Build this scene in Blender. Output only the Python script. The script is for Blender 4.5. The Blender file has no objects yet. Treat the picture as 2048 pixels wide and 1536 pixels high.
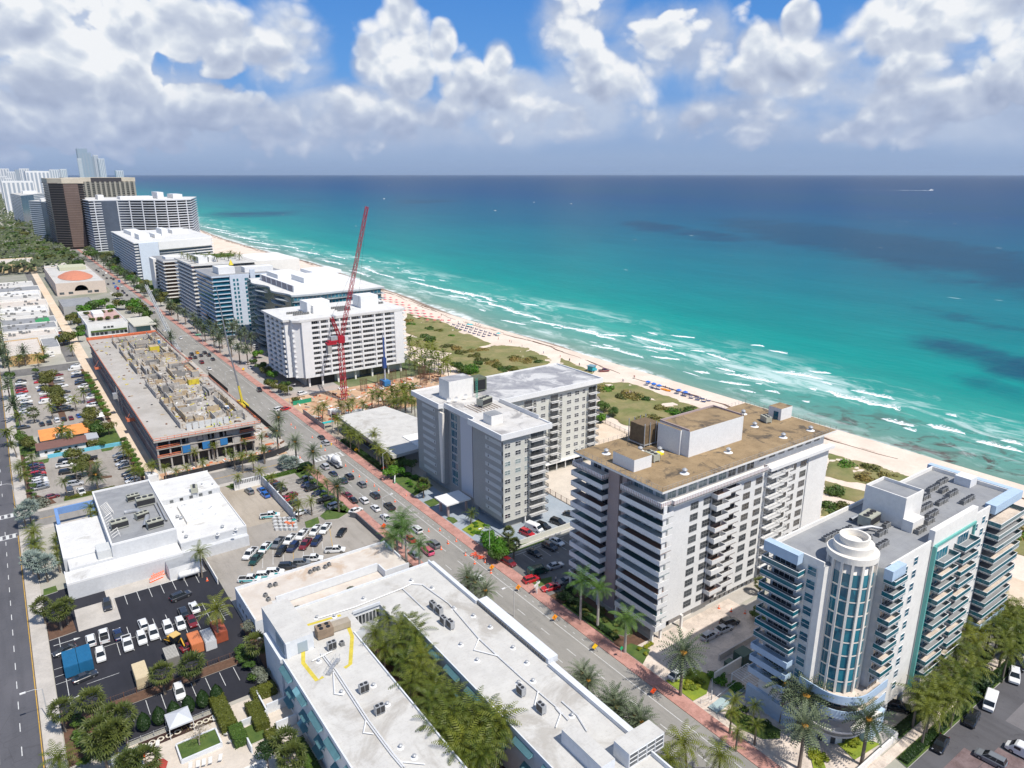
import bpy,bmesh,math,random
from mathutils import Vector,Matrix,noise
rnd=random.Random(7)
S=bpy.context.scene
COL=S.collection
R=math.radians
H=98.0
F,CX,CY,HZ=1430.,1024.,768.,348.
TILT=math.atan((CY-HZ)/F)
YAW=math.atan((1024+45)/math.hypot(F,CY-HZ))
cam=bpy.data.cameras.new('camera')
cam.sensor_width=36;cam.lens=F/2048*36;cam.clip_start=1;cam.clip_end=120000
co=bpy.data.objects.new('camera',cam);COL.objects.link(co)
co.location=(0,0,H);co.rotation_euler=(R(90)-TILT,0,-YAW)
S.camera=co
FW=Vector((math.sin(YAW)*math.cos(TILT),math.cos(YAW)*math.cos(TILT),-math.sin(TILT)))
RT=Vector((math.cos(YAW),-math.sin(YAW),0));UP=RT.cross(FW)
def P(x,y,z=0.):
 """map position (metres) of a surveyed point at height z"""
 d=FW*F+RT*(x-CX)-UP*(y-CY)
 t=(z-H)/d.z
 return(d.x*t,d.y*t)
S.view_settings.view_transform='Standard';S.view_settings.look='None'
S.view_settings.exposure=0.30;S.view_settings.gamma=1.0;S.view_settings.use_curve_mapping=False
SUNV=Vector((0.13,-0.62,1.0)).normalized()
sl=bpy.data.lights.new('sun','SUN');sl.energy=4.2;sl.angle=R(0.53);sl.color=(1.0,0.95,0.875)
so=bpy.data.objects.new('sun',sl);COL.objects.link(so)
so.rotation_euler=(-SUNV).to_track_quat('-Z','Y').to_euler();so.location=(0,-100,300)
W=bpy.data.worlds.new('World');S.world=W;W.use_nodes=True
class NT:
 def __init__(s,t):s.t=t;s.n=t.nodes;s.l=t.links
 def a(s,ty,**k):
  n=s.n.new(ty)
  for kk,v in k.items():setattr(n,kk,v)
  return n
 def i(s,n,idx,v):
  if hasattr(v,'is_output')or isinstance(v,bpy.types.NodeSocket):s.l.new(v,n.inputs[idx])
  else:n.inputs[idx].default_value=v
 def m(s,op,a,b=0.,c=None,clamp=False):
  n=s.a('ShaderNodeMath',operation=op,use_clamp=clamp)
  s.i(n,0,a);s.i(n,1,b)
  if c is not None:s.i(n,2,c)
  return n.outputs[0]
 def mix(s,f,a,b,mode='MIX'):
  n=s.a('ShaderNodeMix',data_type='RGBA',blend_type=mode)
  s.i(n,0,f);s.i(n,6,a);s.i(n,7,b)
  return n.outputs[2]
 def ramp(s,f,st):
  n=s.a('ShaderNodeValToRGB');e=n.color_ramp.elements
  while len(e)<len(st):e.new(0.5)
  for k,(p,c)in enumerate(st):
   e[k].position=p;e[k].color=c if len(c)==4 else(*c,1)
  s.i(n,0,f);return n.outputs[0]
 def noise(s,v,sc,det=4,rough=.5,dist=0.,w=None):
  n=s.a('ShaderNodeTexNoise');s.l.new(v,n.inputs['Vector'])
  n.inputs['Scale'].default_value=sc;n.inputs['Detail'].default_value=det
  n.inputs['Roughness'].default_value=rough;n.inputs['Distortion'].default_value=dist
  return n.outputs[0]
 def rng(s,v,a,b,c=0.,d=1.,smooth=False):
  n=s.a('ShaderNodeMapRange');
  if smooth:n.interpolation_type='SMOOTHSTEP'
  s.i(n,0,v);s.i(n,1,a);s.i(n,2,b);s.i(n,3,c);s.i(n,4,d);return n.outputs[0]
 def vmath(s,op,a,b=(0,0,0)):
  n=s.a('ShaderNodeVectorMath',operation=op);s.i(n,0,a);s.i(n,1,b)
  return n.outputs[0]if op not in('LENGTH','DOT_PRODUCT','DISTANCE')else n.outputs[1]
t=NT(W.node_tree)
for n in list(t.n):t.n.remove(n)
out=t.a('ShaderNodeOutputWorld');bg=t.a('ShaderNodeBackground');t.l.new(bg.outputs[0],out.inputs[0])
SKY=0.1;EXPK=2**-.30;bg.inputs[1].default_value=SKY
sky=t.a('ShaderNodeTexSky',sky_type='NISHITA');sky.sun_disc=False
sky.sun_elevation=math.asin(SUNV.z);sky.sun_rotation=math.atan2(SUNV.x,SUNV.y)
sky.altitude=100;sky.air_density=1.0;sky.dust_density=0.3;sky.ozone_density=2.0
tc=t.a('ShaderNodeTexCoord').outputs['Generated']
sep=t.a('ShaderNodeSeparateXYZ');t.l.new(tc,sep.inputs[0])
dx,dy,dz=sep.outputs
az=t.m('ARCTAN2',dx,dy)
el=t.m('ARCSINE',dz)
def px2ang(x,y):
 d=(FW*F+RT*(x-CX)-UP*(y-CY)).normalized()
 return math.atan2(d.x,d.y),math.asin(d.z)
def cloudfield(off=None):
 z_=t.m('MULTIPLY',dz,1.25);v=t.a('ShaderNodeCombineXYZ');t.i(v,0,dx);t.i(v,1,dy);t.i(v,2,z_)
 p=v.outputs[0]
 if off:p=t.vmath('ADD',p,off)
 w=t.a('ShaderNodeTexNoise');t.l.new(p,w.inputs['Vector']);w.inputs['Scale'].default_value=7.;w.inputs['Detail'].default_value=3
 p2=t.vmath('ADD',p,t.vmath('MULTIPLY',t.vmath('SUBTRACT',w.outputs['Color'],(.5,.5,.5)),(.09,.09,.06)))
 def cells(sc,det=2.):
  c=t.a('ShaderNodeTexVoronoi',feature='F1');t.l.new(p2,c.inputs['Vector']);c.inputs['Scale'].default_value=sc
  c.inputs['Detail'].default_value=det;c.inputs['Roughness'].default_value=.55
  return c.outputs['Distance']
 b_=t.m('SUBTRACT',.5,cells(15.));f=t.noise(p,11.,9,.6,.1)
 return t.m('ADD',t.m('MULTIPLY',b_,1.15),t.m('MULTIPLY',t.m('SUBTRACT',f,.5),1.35)),p
n1,cvo=cloudfield()
n1b,_=cloudfield((-.002,-.008,.017))
n2=t.noise(cvo,4.0,4,.5,.0)
PX=1/1490.
HEAPS=[(60,10,110,100,1.2),(140,60,45,70,1.),(255,100,42,72,1.1),(190,215,330,80,.9),(400,60,80,70,.62),(545,100,85,75,.85),(800,30,36,46,1.35),(808,120,60,75,1.2),(745,125,34,38,1.),
         (885,92,26,40,1.25),(925,160,50,50,1.1),(995,122,27,32,1.15),(1010,195,70,45,.8),(1150,45,70,60,.6),(1330,110,110,60,.62),(1220,150,90,60,.62),(1600,50,30,38,1.3),(1520,95,38,36,1.0),
         (1585,140,110,50,.85),(1880,60,120,85,.85),(2010,20,60,70,.9),(1800,175,160,50,.62),(2050,190,120,60,.62),(1150,225,120,38,.5),(1480,230,160,34,.5),(600,235,420,50,.75),(1780,240,200,30,.45),(2300,120,200,110,.8),(-250,130,260,150,.9)]
def heaps(az_,el_):
 acc=None
 for(x,y,rx,ry,amp)in HEAPS:
  a0,e0=px2ang(x,y)
  u=t.m('MULTIPLY',t.m('SUBTRACT',az_,a0),1/(rx*PX));v=t.m('MULTIPLY',t.m('SUBTRACT',el_,e0),1/(ry*PX))
  d2=t.m('ADD',t.m('MULTIPLY',u,u),t.m('MULTIPLY',v,v))
  g=t.m('MULTIPLY',t.m('SUBTRACT',1.35,d2),amp*.5)
  acc=g if acc is None else t.m('SMOOTH_MAX',acc,g,.12)
 return t.m('MAXIMUM',acc,-.75)
hp=heaps(az,el)
bank=t.rng(t.m('ABSOLUTE',t.m('SUBTRACT',el,.062)),.0,.055,-.12,-.6)
high=t.rng(el,.2,.35,-.9,-.08)
base=t.m('SMOOTH_MAX',t.m('SMOOTH_MAX',hp,bank,.25),high,.1)
dens=t.m('ADD',base,t.m('ADD',t.m('ADD',n1,.60),t.m('MULTIPLY',t.m('SUBTRACT',n2,.5),.9)))
soft=t.noise(cvo,2.3,2,.5,.0)
mask=t.rng(dens,.02,t.rng(soft,.42,.58,.20,.75),0,1,True)
relief=t.m('MULTIPLY',t.m('SUBTRACT',n1,n1b),.9)
topl=t.rng(el,.045,.15,.0,.40)
n3=t.noise(cvo,5.5,5,.55,.1)
lum=t.m('ADD',t.m('ADD',t.m('ADD',.36,topl),relief),t.m('MULTIPLY',t.m('SUBTRACT',n3,.5),1.1))
rim=t.m('MULTIPLY',t.rng(dens,.25,.8,.26,-.12),t.rng(el,.05,.12,.1,1.))
lum=t.m('ADD',lum,rim,clamp=True)
k=EXPK/SKY
ccol=t.ramp(lum,[(0.,(.37*k,.43*k,.58*k)),(.35,(.47*k,.535*k,.68*k)),(.65,(.60*k,.66*k,.775*k)),(.85,(.76*k,.81*k,.88*k)),(1.,(.90*k,.92*k,.95*k))])
grad=t.ramp(t.rng(el,0.,.25),[(0.,(.26*k,.38*k,.62*k)),(.2,(.24*k,.37*k,.66*k)),(.5,(.09*k,.31*k,.75*k)),(1.,(.045*k,.23*k,.68*k))])
clear=t.mix(t.rng(el,.25,.6,.12,.75),grad,sky.outputs[0])
ccol=t.mix(t.rng(el,.2,.4,0,.85),ccol,(.62*k,.62*k,.62*k,1))
hz_=t.rng(el,.0,.10,.85,0.)
cc2=t.mix(hz_,ccol,(.36*k,.45*k,.66*k,1))
sh=t.m('ADD',t.m('ADD',t.m('MULTIPLY',hp,.9),t.rng(el,.03,.15,.42,.02)),t.m('MULTIPLY',t.m('SUBTRACT',t.noise(cvo,6.,6,.55,.3),.5),2.2))
sheet=t.m('MULTIPLY',t.rng(sh,-.15,.55,0,1,True),t.m('MULTIPLY',t.rng(el,.01,.04),t.rng(el,.22,.3,.88,0.)))
shc=t.mix(hz_,t.ramp(t.noise(cvo,9.,6,.6,.2),[(.33,(.40*k,.47*k,.63*k)),(.55,(.55*k,.62*k,.76*k)),(.72,(.68*k,.74*k,.84*k))]),(.33*k,.44*k,.66*k,1))
skyc=t.mix(mask,t.mix(sheet,clear,shc),cc2)
skyc=t.mix(t.rng(el,.0,.022,.6,0.),skyc,(.26*k,.38*k,.62*k,1))
t.l.new(skyc,bg.inputs[0])
MC={}
def mat(name,col,rough=.8,var=0.,vs=.3,metal=0.,col2=None,bump=0.,bs=20.,spec=.5,alpha=None,det=5,lo=.35,hi=.65):
 """procedural surface: base colour broken up by world-space noise"""
 if name in MC:return MC[name]
 m=bpy.data.materials.new(name);m.use_nodes=True;q=NT(m.node_tree)
 b=q.n['Principled BSDF'];b.inputs['Roughness'].default_value=rough;b.inputs['Metallic'].default_value=metal
 b.inputs['Specular IOR Level'].default_value=spec
 g=q.a('ShaderNodeNewGeometry').outputs['Position']
 c=(*col,1)
 if var or col2:
  f=q.noise(g,vs,det,.6)
  f=q.rng(f,lo,hi)
  c2=(*col2,1)if col2 else tuple(x*(1-var)for x in col)+(1,)
  f2=q.noise(g,vs*9,3,.6)
  o=q.mix(f,c,c2)
  o=q.mix(.18,o,q.ramp(f2,[(.3,tuple(x*.55 for x in col)),(.7,tuple(min(1,x*1.2)for x in col))]))
  q.l.new(o,b.inputs['Base Color'])
 else:b.inputs['Base Color'].default_value=c
 if bump:
  bn=q.a('ShaderNodeBump');bn.inputs['Strength'].default_value=bump;bn.inputs['Distance'].default_value=.1
  q.l.new(q.noise(g,bs,3,.6),bn.inputs['Height']);q.l.new(bn.outputs[0],b.inputs['Normal'])
 m.diffuse_color=c;MC[name]=m;return m
def leafmat(name,col,col2,sc=.25,isl=.45):
 if name in MC:return MC[name]
 m=bpy.data.materials.new(name);m.use_nodes=True;q=NT(m.node_tree)
 b=q.n['Principled BSDF'];b.inputs['Roughness'].default_value=.5;b.inputs['Specular IOR Level'].default_value=.3
 g=q.a('ShaderNodeNewGeometry');oi=q.a('ShaderNodeObjectInfo')
 f=q.m('ADD',q.m('MULTIPLY',q.noise(g.outputs['Position'],sc,3,.6),.7),q.m('MULTIPLY',oi.outputs['Random'],.5))
 f=q.m('ADD',f,q.m('MULTIPLY',g.outputs['Random Per Island'],isl));f=q.m('ADD',f,(.45-isl)*.5)
 o=q.mix(q.rng(f,.35,1.15),(*col,1),(*col2,1));q.l.new(o,b.inputs['Base Color'])
 tr=q.a('ShaderNodeBsdfTranslucent');q.l.new(o,tr.inputs[0])
 mx=q.a('ShaderNodeMixShader');mx.inputs[0].default_value=.15
 q.l.new(b.outputs[0],mx.inputs[1]);q.l.new(tr.outputs[0],mx.inputs[2])
 q.l.new(mx.outputs[0],q.n['Material Output'].inputs[0])
 MC[name]=m;return m
def glassmat(name,col,col2,sc=.35,rough=.08):
 """window glass seen from outside: dark room behind, reflective"""
 if name in MC:return MC[name]
 m=bpy.data.materials.new(name);m.use_nodes=True;q=NT(m.node_tree)
 b=q.n['Principled BSDF'];b.inputs['Roughness'].default_value=rough;b.inputs['Specular IOR Level'].default_value=.6
 g=q.a('ShaderNodeNewGeometry').outputs['Position']
 v=q.a('ShaderNodeTexVoronoi');q.l.new(g,v.inputs['Vector']);v.inputs['Scale'].default_value=sc
 o=q.mix(q.rng(v.outputs['Color'],.2,.8),(*col,1),(*col2,1))
 q.l.new(o,b.inputs['Base Color']);MC[name]=m;return m
class MB:
 def __init__(s):s.v=[];s.f=[];s.mi=[];s.sm=[]
 def poly(s,pts,m=0,sm=False):
  b=len(s.v);s.v+=[tuple(p)for p in pts];s.f.append(tuple(range(b,b+len(pts))));s.mi.append(m);s.sm.append(sm)
 def box(s,x0,x1,y0,y1,z0,z1,m=0,top=None,skip=''):
  b=len(s.v)
  s.v+=[(x0,y0,z0),(x1,y0,z0),(x1,y1,z0),(x0,y1,z0),(x0,y0,z1),(x1,y0,z1),(x1,y1,z1),(x0,y1,z1)]
  for k,q in(('b',(0,3,2,1)),('t',(4,5,6,7)),('s',(0,1,5,4)),('e',(1,2,6,5)),('n',(2,3,7,6)),('w',(3,0,4,7))):
   if k in skip:continue
   s.f.append(tuple(b+i for i in q));s.mi.append(top if(k=='t' and top is not None)else m);s.sm.append(False)
  return s
 def prism(s,pl,z0,z1,m=0,top=None,bottom=False):
  a=sum(pl[i][0]*pl[(i+1)%len(pl)][1]-pl[(i+1)%len(pl)][0]*pl[i][1]for i in range(len(pl)))
  if a<0:pl=pl[::-1]
  n=len(pl);b=len(s.v)
  s.v+=[(p[0],p[1],z0)for p in pl]+[(p[0],p[1],z1)for p in pl]
  for i in range(n):
   j=(i+1)%n;s.f.append((b+i,b+j,b+n+j,b+n+i));s.mi.append(m);s.sm.append(False)
  s.f.append(tuple(range(b+n,b+2*n)));s.mi.append(m if top is None else top);s.sm.append(False)
  if bottom:s.f.append(tuple(range(b+n-1,b-1,-1)));s.mi.append(m);s.sm.append(False)
  return s
 def cyl(s,x,y,z0,z1,r0,r1=None,n=12,m=0,top=None,cap=True,sm=True):
  r1=r0 if r1 is None else r1;b=len(s.v)
  for z,r in((z0,r0),(z1,r1)):
   s.v+=[(x+r*math.cos(2*math.pi*i/n),y+r*math.sin(2*math.pi*i/n),z)for i in range(n)]
  for i in range(n):
   j=(i+1)%n;s.f.append((b+i,b+j,b+n+j,b+n+i));s.mi.append(m);s.sm.append(sm)
  if cap:s.f.append(tuple(range(b+n,b+2*n)));s.mi.append(m if top is None else top);s.sm.append(False)
  return s
 def tube(s,pts,r,n=5,m=0,sm=True,cap=False):
  """tube along a 3D path, r number or list"""
  rs=r if isinstance(r,(list,tuple))else[r]*len(pts)
  b=len(s.v);pts=[Vector(p)for p in pts]
  for k,p in enumerate(pts):
   d=(pts[min(k+1,len(pts)-1)]-pts[max(k-1,0)]).normalized()
   a=d.orthogonal().normalized()if abs(d.z)>.95 else d.cross(Vector((0,0,1))).normalized()
   c=d.cross(a)
   for i in range(n):
    w=2*math.pi*i/n;s.v.append(tuple(p+(a*math.cos(w)+c*math.sin(w))*rs[k]))
  for k in range(len(pts)-1):
   for i in range(n):
    j=(i+1)%n;s.f.append((b+k*n+i,b+k*n+j,b+(k+1)*n+j,b+(k+1)*n+i));s.mi.append(m);s.sm.append(sm)
  if cap:
   s.f.append(tuple(range(b+n-1,b-1,-1)));s.mi.append(m);s.sm.append(False)
   e=b+(len(pts)-1)*n;s.f.append(tuple(range(e,e+n)));s.mi.append(m);s.sm.append(False)
  return s
 def bar(s,a,b_,w,m=0):
  return s.tube([a,b_],w/2*1.2,4,m,False)
 def strip(s,pts,w,z,m=0):
  """flat ribbon of width w centred on a path"""
  b=len(s.v);n=len(pts)
  for k in range(n):
   p0=Vector(pts[max(k-1,0)][:2]);p1=Vector(pts[min(k+1,n-1)][:2]);d=(p1-p0).normalized();a=Vector((-d.y,d.x))*(w/2)
   p=Vector(pts[k][:2]);s.v+=[(p.x+a.x,p.y+a.y,z),(p.x-a.x,p.y-a.y,z)]
  for k in range(n-1):
   s.f.append((b+2*k,b+2*k+1,b+2*k+3,b+2*k+2));s.mi.append(m);s.sm.append(False)
  return s
 def rot(s,start,c,s_,ox=0,oy=0,oz=0):
  for i in range(start,len(s.v)):
   x,y,z=s.v[i];s.v[i]=(x*c-y*s_+ox,x*s_+y*c+oy,z+oz)
 def mesh(s,name,mats):
  me=bpy.data.meshes.new(name);me.from_pydata(s.v,[],s.f)
  for m in(mats if isinstance(mats,(list,tuple))else[mats]):me.materials.append(m)
  me.polygons.foreach_set('material_index',s.mi);me.polygons.foreach_set('use_smooth',s.sm)
  me.update();return me
def ob(name,me,parent=None,loc=(0,0,0),rz=0.,scale=None,label=None,cat=None,group=None,kind=None):
 o=bpy.data.objects.new(name,me);COL.objects.link(o)
 o.location=loc if len(loc)==3 else(*loc,0);o.rotation_euler=(0,0,rz)
 if scale:o.scale=scale if isinstance(scale,(tuple,list))else(scale,)*3
 if parent:o.parent=parent
 if label:o['label']=label
 if cat:o['category']=cat
 if group:o['group']=group
 if kind:o['kind']=kind
 return o
def T(name,label,cat,loc=(0,0,0),rz=0.,group=None,scale=None):
 o=ob(name,None,None,loc,rz,scale,label,cat,group);o.empty_display_size=.5;return o
def struct(name,mb,mats):return ob(name,mb.mesh(name,mats),kind='structure')
ORD=['first','second','third','fourth','fifth','sixth','seventh','eighth','ninth','tenth','eleventh','twelfth','thirteenth','fourteenth','fifteenth',
       'sixteenth','seventeenth','eighteenth','nineteenth','twentieth','twenty-first','twenty-second','twenty-third','twenty-fourth','twenty-fifth','twenty-sixth','twenty-seventh','twenty-eighth']
WHITE=mat('white_paint',(.76,.755,.74),.6,.07,.25)
# ================================================================ GROUND, BEACH, SEA
SH=[(2300,1062),(2048,983),(1955,953),(1875,929),(1767,900),(1674,873),(1580,840),(1478,807),(1393,785),(1305,758),(1217,729),(1129,694),(1040,670),(932,639),(868,615),
      (805,590),(730,565),(673,542),(623,525),(530,502),(448,478),(400,459)]
SH=[P(x,y,-1.)for x,y in SH]
SH=[(SH[0][0]+2,-400.),(SH[0][0],-60.)]+SH+[(345,2200.),(350,3000.),(330,4200.),(300,5200.)]
def shx(y):
 for(x0,y0),(x1,y1)in zip(SH,SH[1:]):
  if y0<=y<=y1:return x0+(x1-x0)*(y-y0)/(y1-y0)
 return SH[0][0]if y<SH[0][1]else SH[-1][0]
ys=[-400+i*8 for i in range(180)]+[1040+i*40 for i in range(105)]
prof=[(-46,.0),(-40,.25),(-30,.6),(-18,.5),(-9,.15),(-4,-.5),(0,-1.0),(10,-1.8),(30,-3)]
mb=MB();b=0
for y in ys:
 sx=shx(y)
 for k,(dx_,z)in enumerate(prof):
  mb.v.append((sx+dx_+(noise.noise(Vector((y*.03,k,0)))*1.6 if 0<k<8 else 0),y,z+noise.noise(Vector((y*.05,k*3.,1)))*.08*(0<k<8)))
n=len(prof)
for i in range(len(ys)-1):
 for k in range(n-1):
  mb.f.append((i*n+k,i*n+k+1,(i+1)*n+k+1,(i+1)*n+k));mb.mi.append(0);mb.sm.append(True)
def sandmat():
 m=bpy.data.materials.new('beach_sand');m.use_nodes=True;q=NT(m.node_tree);b=q.n['Principled BSDF'];b.inputs['Roughness'].default_value=.9
 g=q.a('ShaderNodeNewGeometry').outputs['Position'];sp=q.a('ShaderNodeSeparateXYZ');q.l.new(g,sp.inputs[0])
 dry=q.mix(q.rng(q.noise(g,.08,6,.65),.35,.65),(.66,.53,.43,1),(.78,.66,.55,1))
 dry=q.mix(q.rng(q.noise(g,1.3,4,.7),.35,.7,0,.35),dry,(.50,.40,.32,1))
 wet=(.33,.25,.18,1)
 o=q.mix(q.rng(q.m('ADD',sp.outputs[2],q.m('MULTIPLY',q.m('SUBTRACT',q.noise(g,.15,4),.5),.5)),-.55,-.25,1,0),dry,wet)
 q.l.new(o,b.inputs['Base Color']);q.l.new(q.rng(sp.outputs[2],-.9,-.5,.35,.9),b.inputs['Roughness'])
 return m
SAND=sandmat();struct('beach',mb,SAND)
mb=MB()
for i in range(len(ys)-1):
 mb.poly([(-6000,ys[i],-.01),(shx(ys[i])-45.6,ys[i],-.01),(shx(ys[i+1])-45.6,ys[i+1],-.01),(-6000,ys[i+1],-.01)])
struct('ground',mb,mat('ground_earth',(.42,.39,.34),.9,.3,.05,col2=(.30,.30,.24)))
def seamat():
 m=bpy.data.materials.new('sea_water');m.use_nodes=True;q=NT(m.node_tree);b=q.n['Principled BSDF']
 g=q.a('ShaderNodeNewGeometry').outputs['Position'];sp=q.a('ShaderNodeSeparateXYZ');q.l.new(g,sp.inputs[0])
 X,Y,_=sp.outputs
 fc=q.a('ShaderNodeFloatCurve');c=fc.mapping.curves[0]
 y0,y1=-400.,3000.
 pts=[(0,shx(y0))]+[((y-y0)/(y1-y0),shx(y))for y in(-60,60,120,200,280,380,500,620,760,950,1300,2000,3000)]
 while len(c.points)<len(pts):c.points.new(.5,.5)
 for k,(a,v)in enumerate(pts):c.points[k].location=(a,v/500.);c.points[k].handle_type='AUTO'
 fc.mapping.use_clip=True;fc.mapping.update()
 q.l.new(q.rng(Y,y0,y1),fc.inputs['Value'])
 d=q.m('SUBTRACT',X,q.m('MULTIPLY',fc.outputs[0],500.))
 w1=q.noise(g,.012,5,.6,.6);w2=q.noise(g,.0035,5,.6,.5)
 dd=q.m('ADD',d,q.m('MULTIPLY',q.m('SUBTRACT',w1,.5),34.))
 dd=q.m('ADD',dd,q.m('MULTIPLY',q.m('MULTIPLY',q.m('SUBTRACT',w2,.5),.55),q.m('MAXIMUM',d,0.)))
 l=q.m('DIVIDE',q.m('LOGARITHM',q.m('MAXIMUM',q.m('ADD',dd,6.),1.),10.),4.3)
 col=q.ramp(l,[(0.,(.30,.31,.24)),(.24,(.17,.26,.21)),(.36,(.10,.27,.225)),(.435,(.035,.28,.235)),(.49,(.0,.225,.20)),(.58,(.0,.15,.178)),(.66,(.0,.09,.15)),(.76,(.0,.045,.125)),(.9,(.003,.032,.092)),(1.,(.004,.026,.08))])
 mp=q.a('ShaderNodeMapping');q.l.new(g,mp.inputs[0]);mp.inputs['Rotation'].default_value=(0,0,YAW*.9);mp.inputs['Scale'].default_value=(.6,1.5,1)
 beds=None  # dark blue patches at set positions, cloud shadow or seagrass painted into water colour
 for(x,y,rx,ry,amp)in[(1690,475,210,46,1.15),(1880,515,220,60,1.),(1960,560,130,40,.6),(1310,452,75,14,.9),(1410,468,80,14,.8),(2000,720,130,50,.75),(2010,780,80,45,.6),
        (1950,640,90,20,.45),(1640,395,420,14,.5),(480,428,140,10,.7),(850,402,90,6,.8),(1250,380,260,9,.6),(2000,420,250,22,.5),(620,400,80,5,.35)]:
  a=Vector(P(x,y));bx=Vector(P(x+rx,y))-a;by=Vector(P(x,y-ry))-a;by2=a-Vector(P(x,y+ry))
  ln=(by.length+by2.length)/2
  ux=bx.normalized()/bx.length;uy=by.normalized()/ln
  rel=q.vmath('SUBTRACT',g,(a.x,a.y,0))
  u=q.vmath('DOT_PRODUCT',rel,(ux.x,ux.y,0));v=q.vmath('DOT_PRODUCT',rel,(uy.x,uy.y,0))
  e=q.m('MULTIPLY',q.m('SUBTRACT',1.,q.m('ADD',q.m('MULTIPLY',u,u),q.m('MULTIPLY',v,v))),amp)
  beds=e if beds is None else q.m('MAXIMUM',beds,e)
 beds=q.m('ADD',q.m('MAXIMUM',beds,-1.),q.m('MULTIPLY',q.m('SUBTRACT',q.noise(mp.outputs[0],.011,7,.68,.3),.5),2.1))  # beds masks the painted cloud shadow or seagrass patches, broken up by noise
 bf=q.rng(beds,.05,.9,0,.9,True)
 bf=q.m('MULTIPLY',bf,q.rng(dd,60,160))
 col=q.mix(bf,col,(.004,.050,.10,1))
 mp2=q.a('ShaderNodeMapping');q.l.new(g,mp2.inputs[0]);mp2.inputs['Rotation'].default_value=(0,0,R(14));mp2.inputs['Scale'].default_value=(.30,.06,1)
 st=q.noise(mp2.outputs[0],.35,8,.72)
 col=q.mix(q.rng(st,.42,.64,.0,.40),col,q.mix(1.,col,(1.5,1.32,1.25,1),'MULTIPLY'))
 st2=q.noise(mp2.outputs[0],.07,5,.6)
 col=q.mix(q.rng(st2,.4,.65,.0,.5),col,q.mix(1.,col,(.6,.78,.82,1),'MULTIPLY'))
 wd=q.noise(g,.07,6,.65,1.2)
 wm=q.m('MULTIPLY',q.m('MULTIPLY',q.rng(wd,.50,.60),q.rng(dd,60,20)),q.m('MULTIPLY',q.rng(Y,215,130),q.rng(dd,-2,6)))
 col=q.mix(q.m('MULTIPLY',wm,.85),col,(.075,.035,.03,1))
 mp3=q.a('ShaderNodeMapping');q.l.new(g,mp3.inputs[0]);mp3.inputs['Rotation'].default_value=(0,0,R(9));mp3.inputs['Scale'].default_value=(1.,.33,1)
 f1=q.noise(mp3.outputs[0],.10,9,.72,.9)
 f2=q.noise(mp3.outputs[0],.028,3,.5,.2)
 zone=q.m('MULTIPLY',q.rng(dd,4,20),q.rng(dd,105,70))
 fo=q.m('MULTIPLY',q.rng(q.m('ADD',f1,q.m('MULTIPLY',f2,.6)),.80,.98),zone)
 wash=q.m('MULTIPLY',q.rng(dd,6.5,2.),q.rng(q.noise(g,.12,5,.7,.5),.38,.56))
 fo=q.m('MAXIMUM',q.m('MULTIPLY',fo,.5),q.m('MULTIPLY',wash,.75),clamp=True)
 vc=q.a('ShaderNodeTexVoronoi');q.l.new(mp3.outputs[0],vc.inputs['Vector']);vc.inputs['Scale'].default_value=.035
 wh=q.m('MULTIPLY',q.rng(vc.outputs['Distance'],.075,.035),q.rng(q.noise(g,.01,2),.52,.6))
 fo=q.m('MAXIMUM',fo,q.m('MULTIPLY',q.m('MULTIPLY',wh,.8),q.rng(dd,90,200)))
 col=q.mix(fo,col,(.80,.84,.84,1))
 q.l.new(col,b.inputs['Base Color'])
 q.l.new(q.rng(fo,0,.5,.34,.8),b.inputs['Roughness'])
 b.inputs['Specular IOR Level'].default_value=.03
 bn=q.a('ShaderNodeBump');bn.inputs['Strength'].default_value=.55;bn.inputs['Distance'].default_value=.9
 mp4=q.a('ShaderNodeMapping');q.l.new(g,mp4.inputs[0]);mp4.inputs['Rotation'].default_value=(0,0,R(12));mp4.inputs['Scale'].default_value=(1.,.4,1)
 q.l.new(q.noise(mp4.outputs[0],.22,6,.68,.4),bn.inputs['Height']);q.l.new(bn.outputs[0],b.inputs['Normal'])
 return m
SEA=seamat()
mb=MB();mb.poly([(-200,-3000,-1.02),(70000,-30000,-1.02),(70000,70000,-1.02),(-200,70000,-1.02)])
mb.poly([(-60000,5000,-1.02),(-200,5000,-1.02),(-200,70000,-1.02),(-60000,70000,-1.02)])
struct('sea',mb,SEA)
mb=MB();mb.poly([(-2600,1300,.02),(-160,1750,.02),(-120,2600,.02),(-2600,2600,.02)]);struct('bay_water',mb,mat('bay',(.10,.16,.20),.3,.2,.01))
def breaker(mb,a,c,w,h=.45):
 a=Vector(a);c=Vector(c);L=(c-a).length;n_=max(7,int(L/1.0));d=(c-a).normalized();nn=Vector((-d.y,d.x))
 if nn.x>0:nn=-nn
 sd=rnd.random()*99;b_=len(mb.v)
 for i in range(n_+1):
  s_=i/n_;env=max(0.,math.sin(math.pi*s_))**.55
  q=a+(c-a)*s_+nn*(noise.noise(Vector((s_*L*.10,sd,0)))*w*.8+noise.noise(Vector((s_*L*.5,sd,4)))*w*.25)
  wl=w*env*(.45+.8*abs(noise.noise(Vector((s_*L*.35,sd,9)))))+.05
  for k,(o,z)in enumerate(((.35,-.02),(.12,h*.9),(-.10,h),(-.5,.10),(-1.3-1.5*abs(noise.noise(Vector((s_*L*.8,sd,3)))),.012))):
   p=q+nn*(o*wl);mb.v.append((p.x,p.y,-1.02+max(.006,z*env)))
 for i in range(n_):
  for k in range(4):
   mb.f.append((b_+i*5+k,b_+i*5+k+1,b_+(i+1)*5+k+1,b_+(i+1)*5+k));mb.mi.append(0 if k<3 else 1);mb.sm.append(True)
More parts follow.
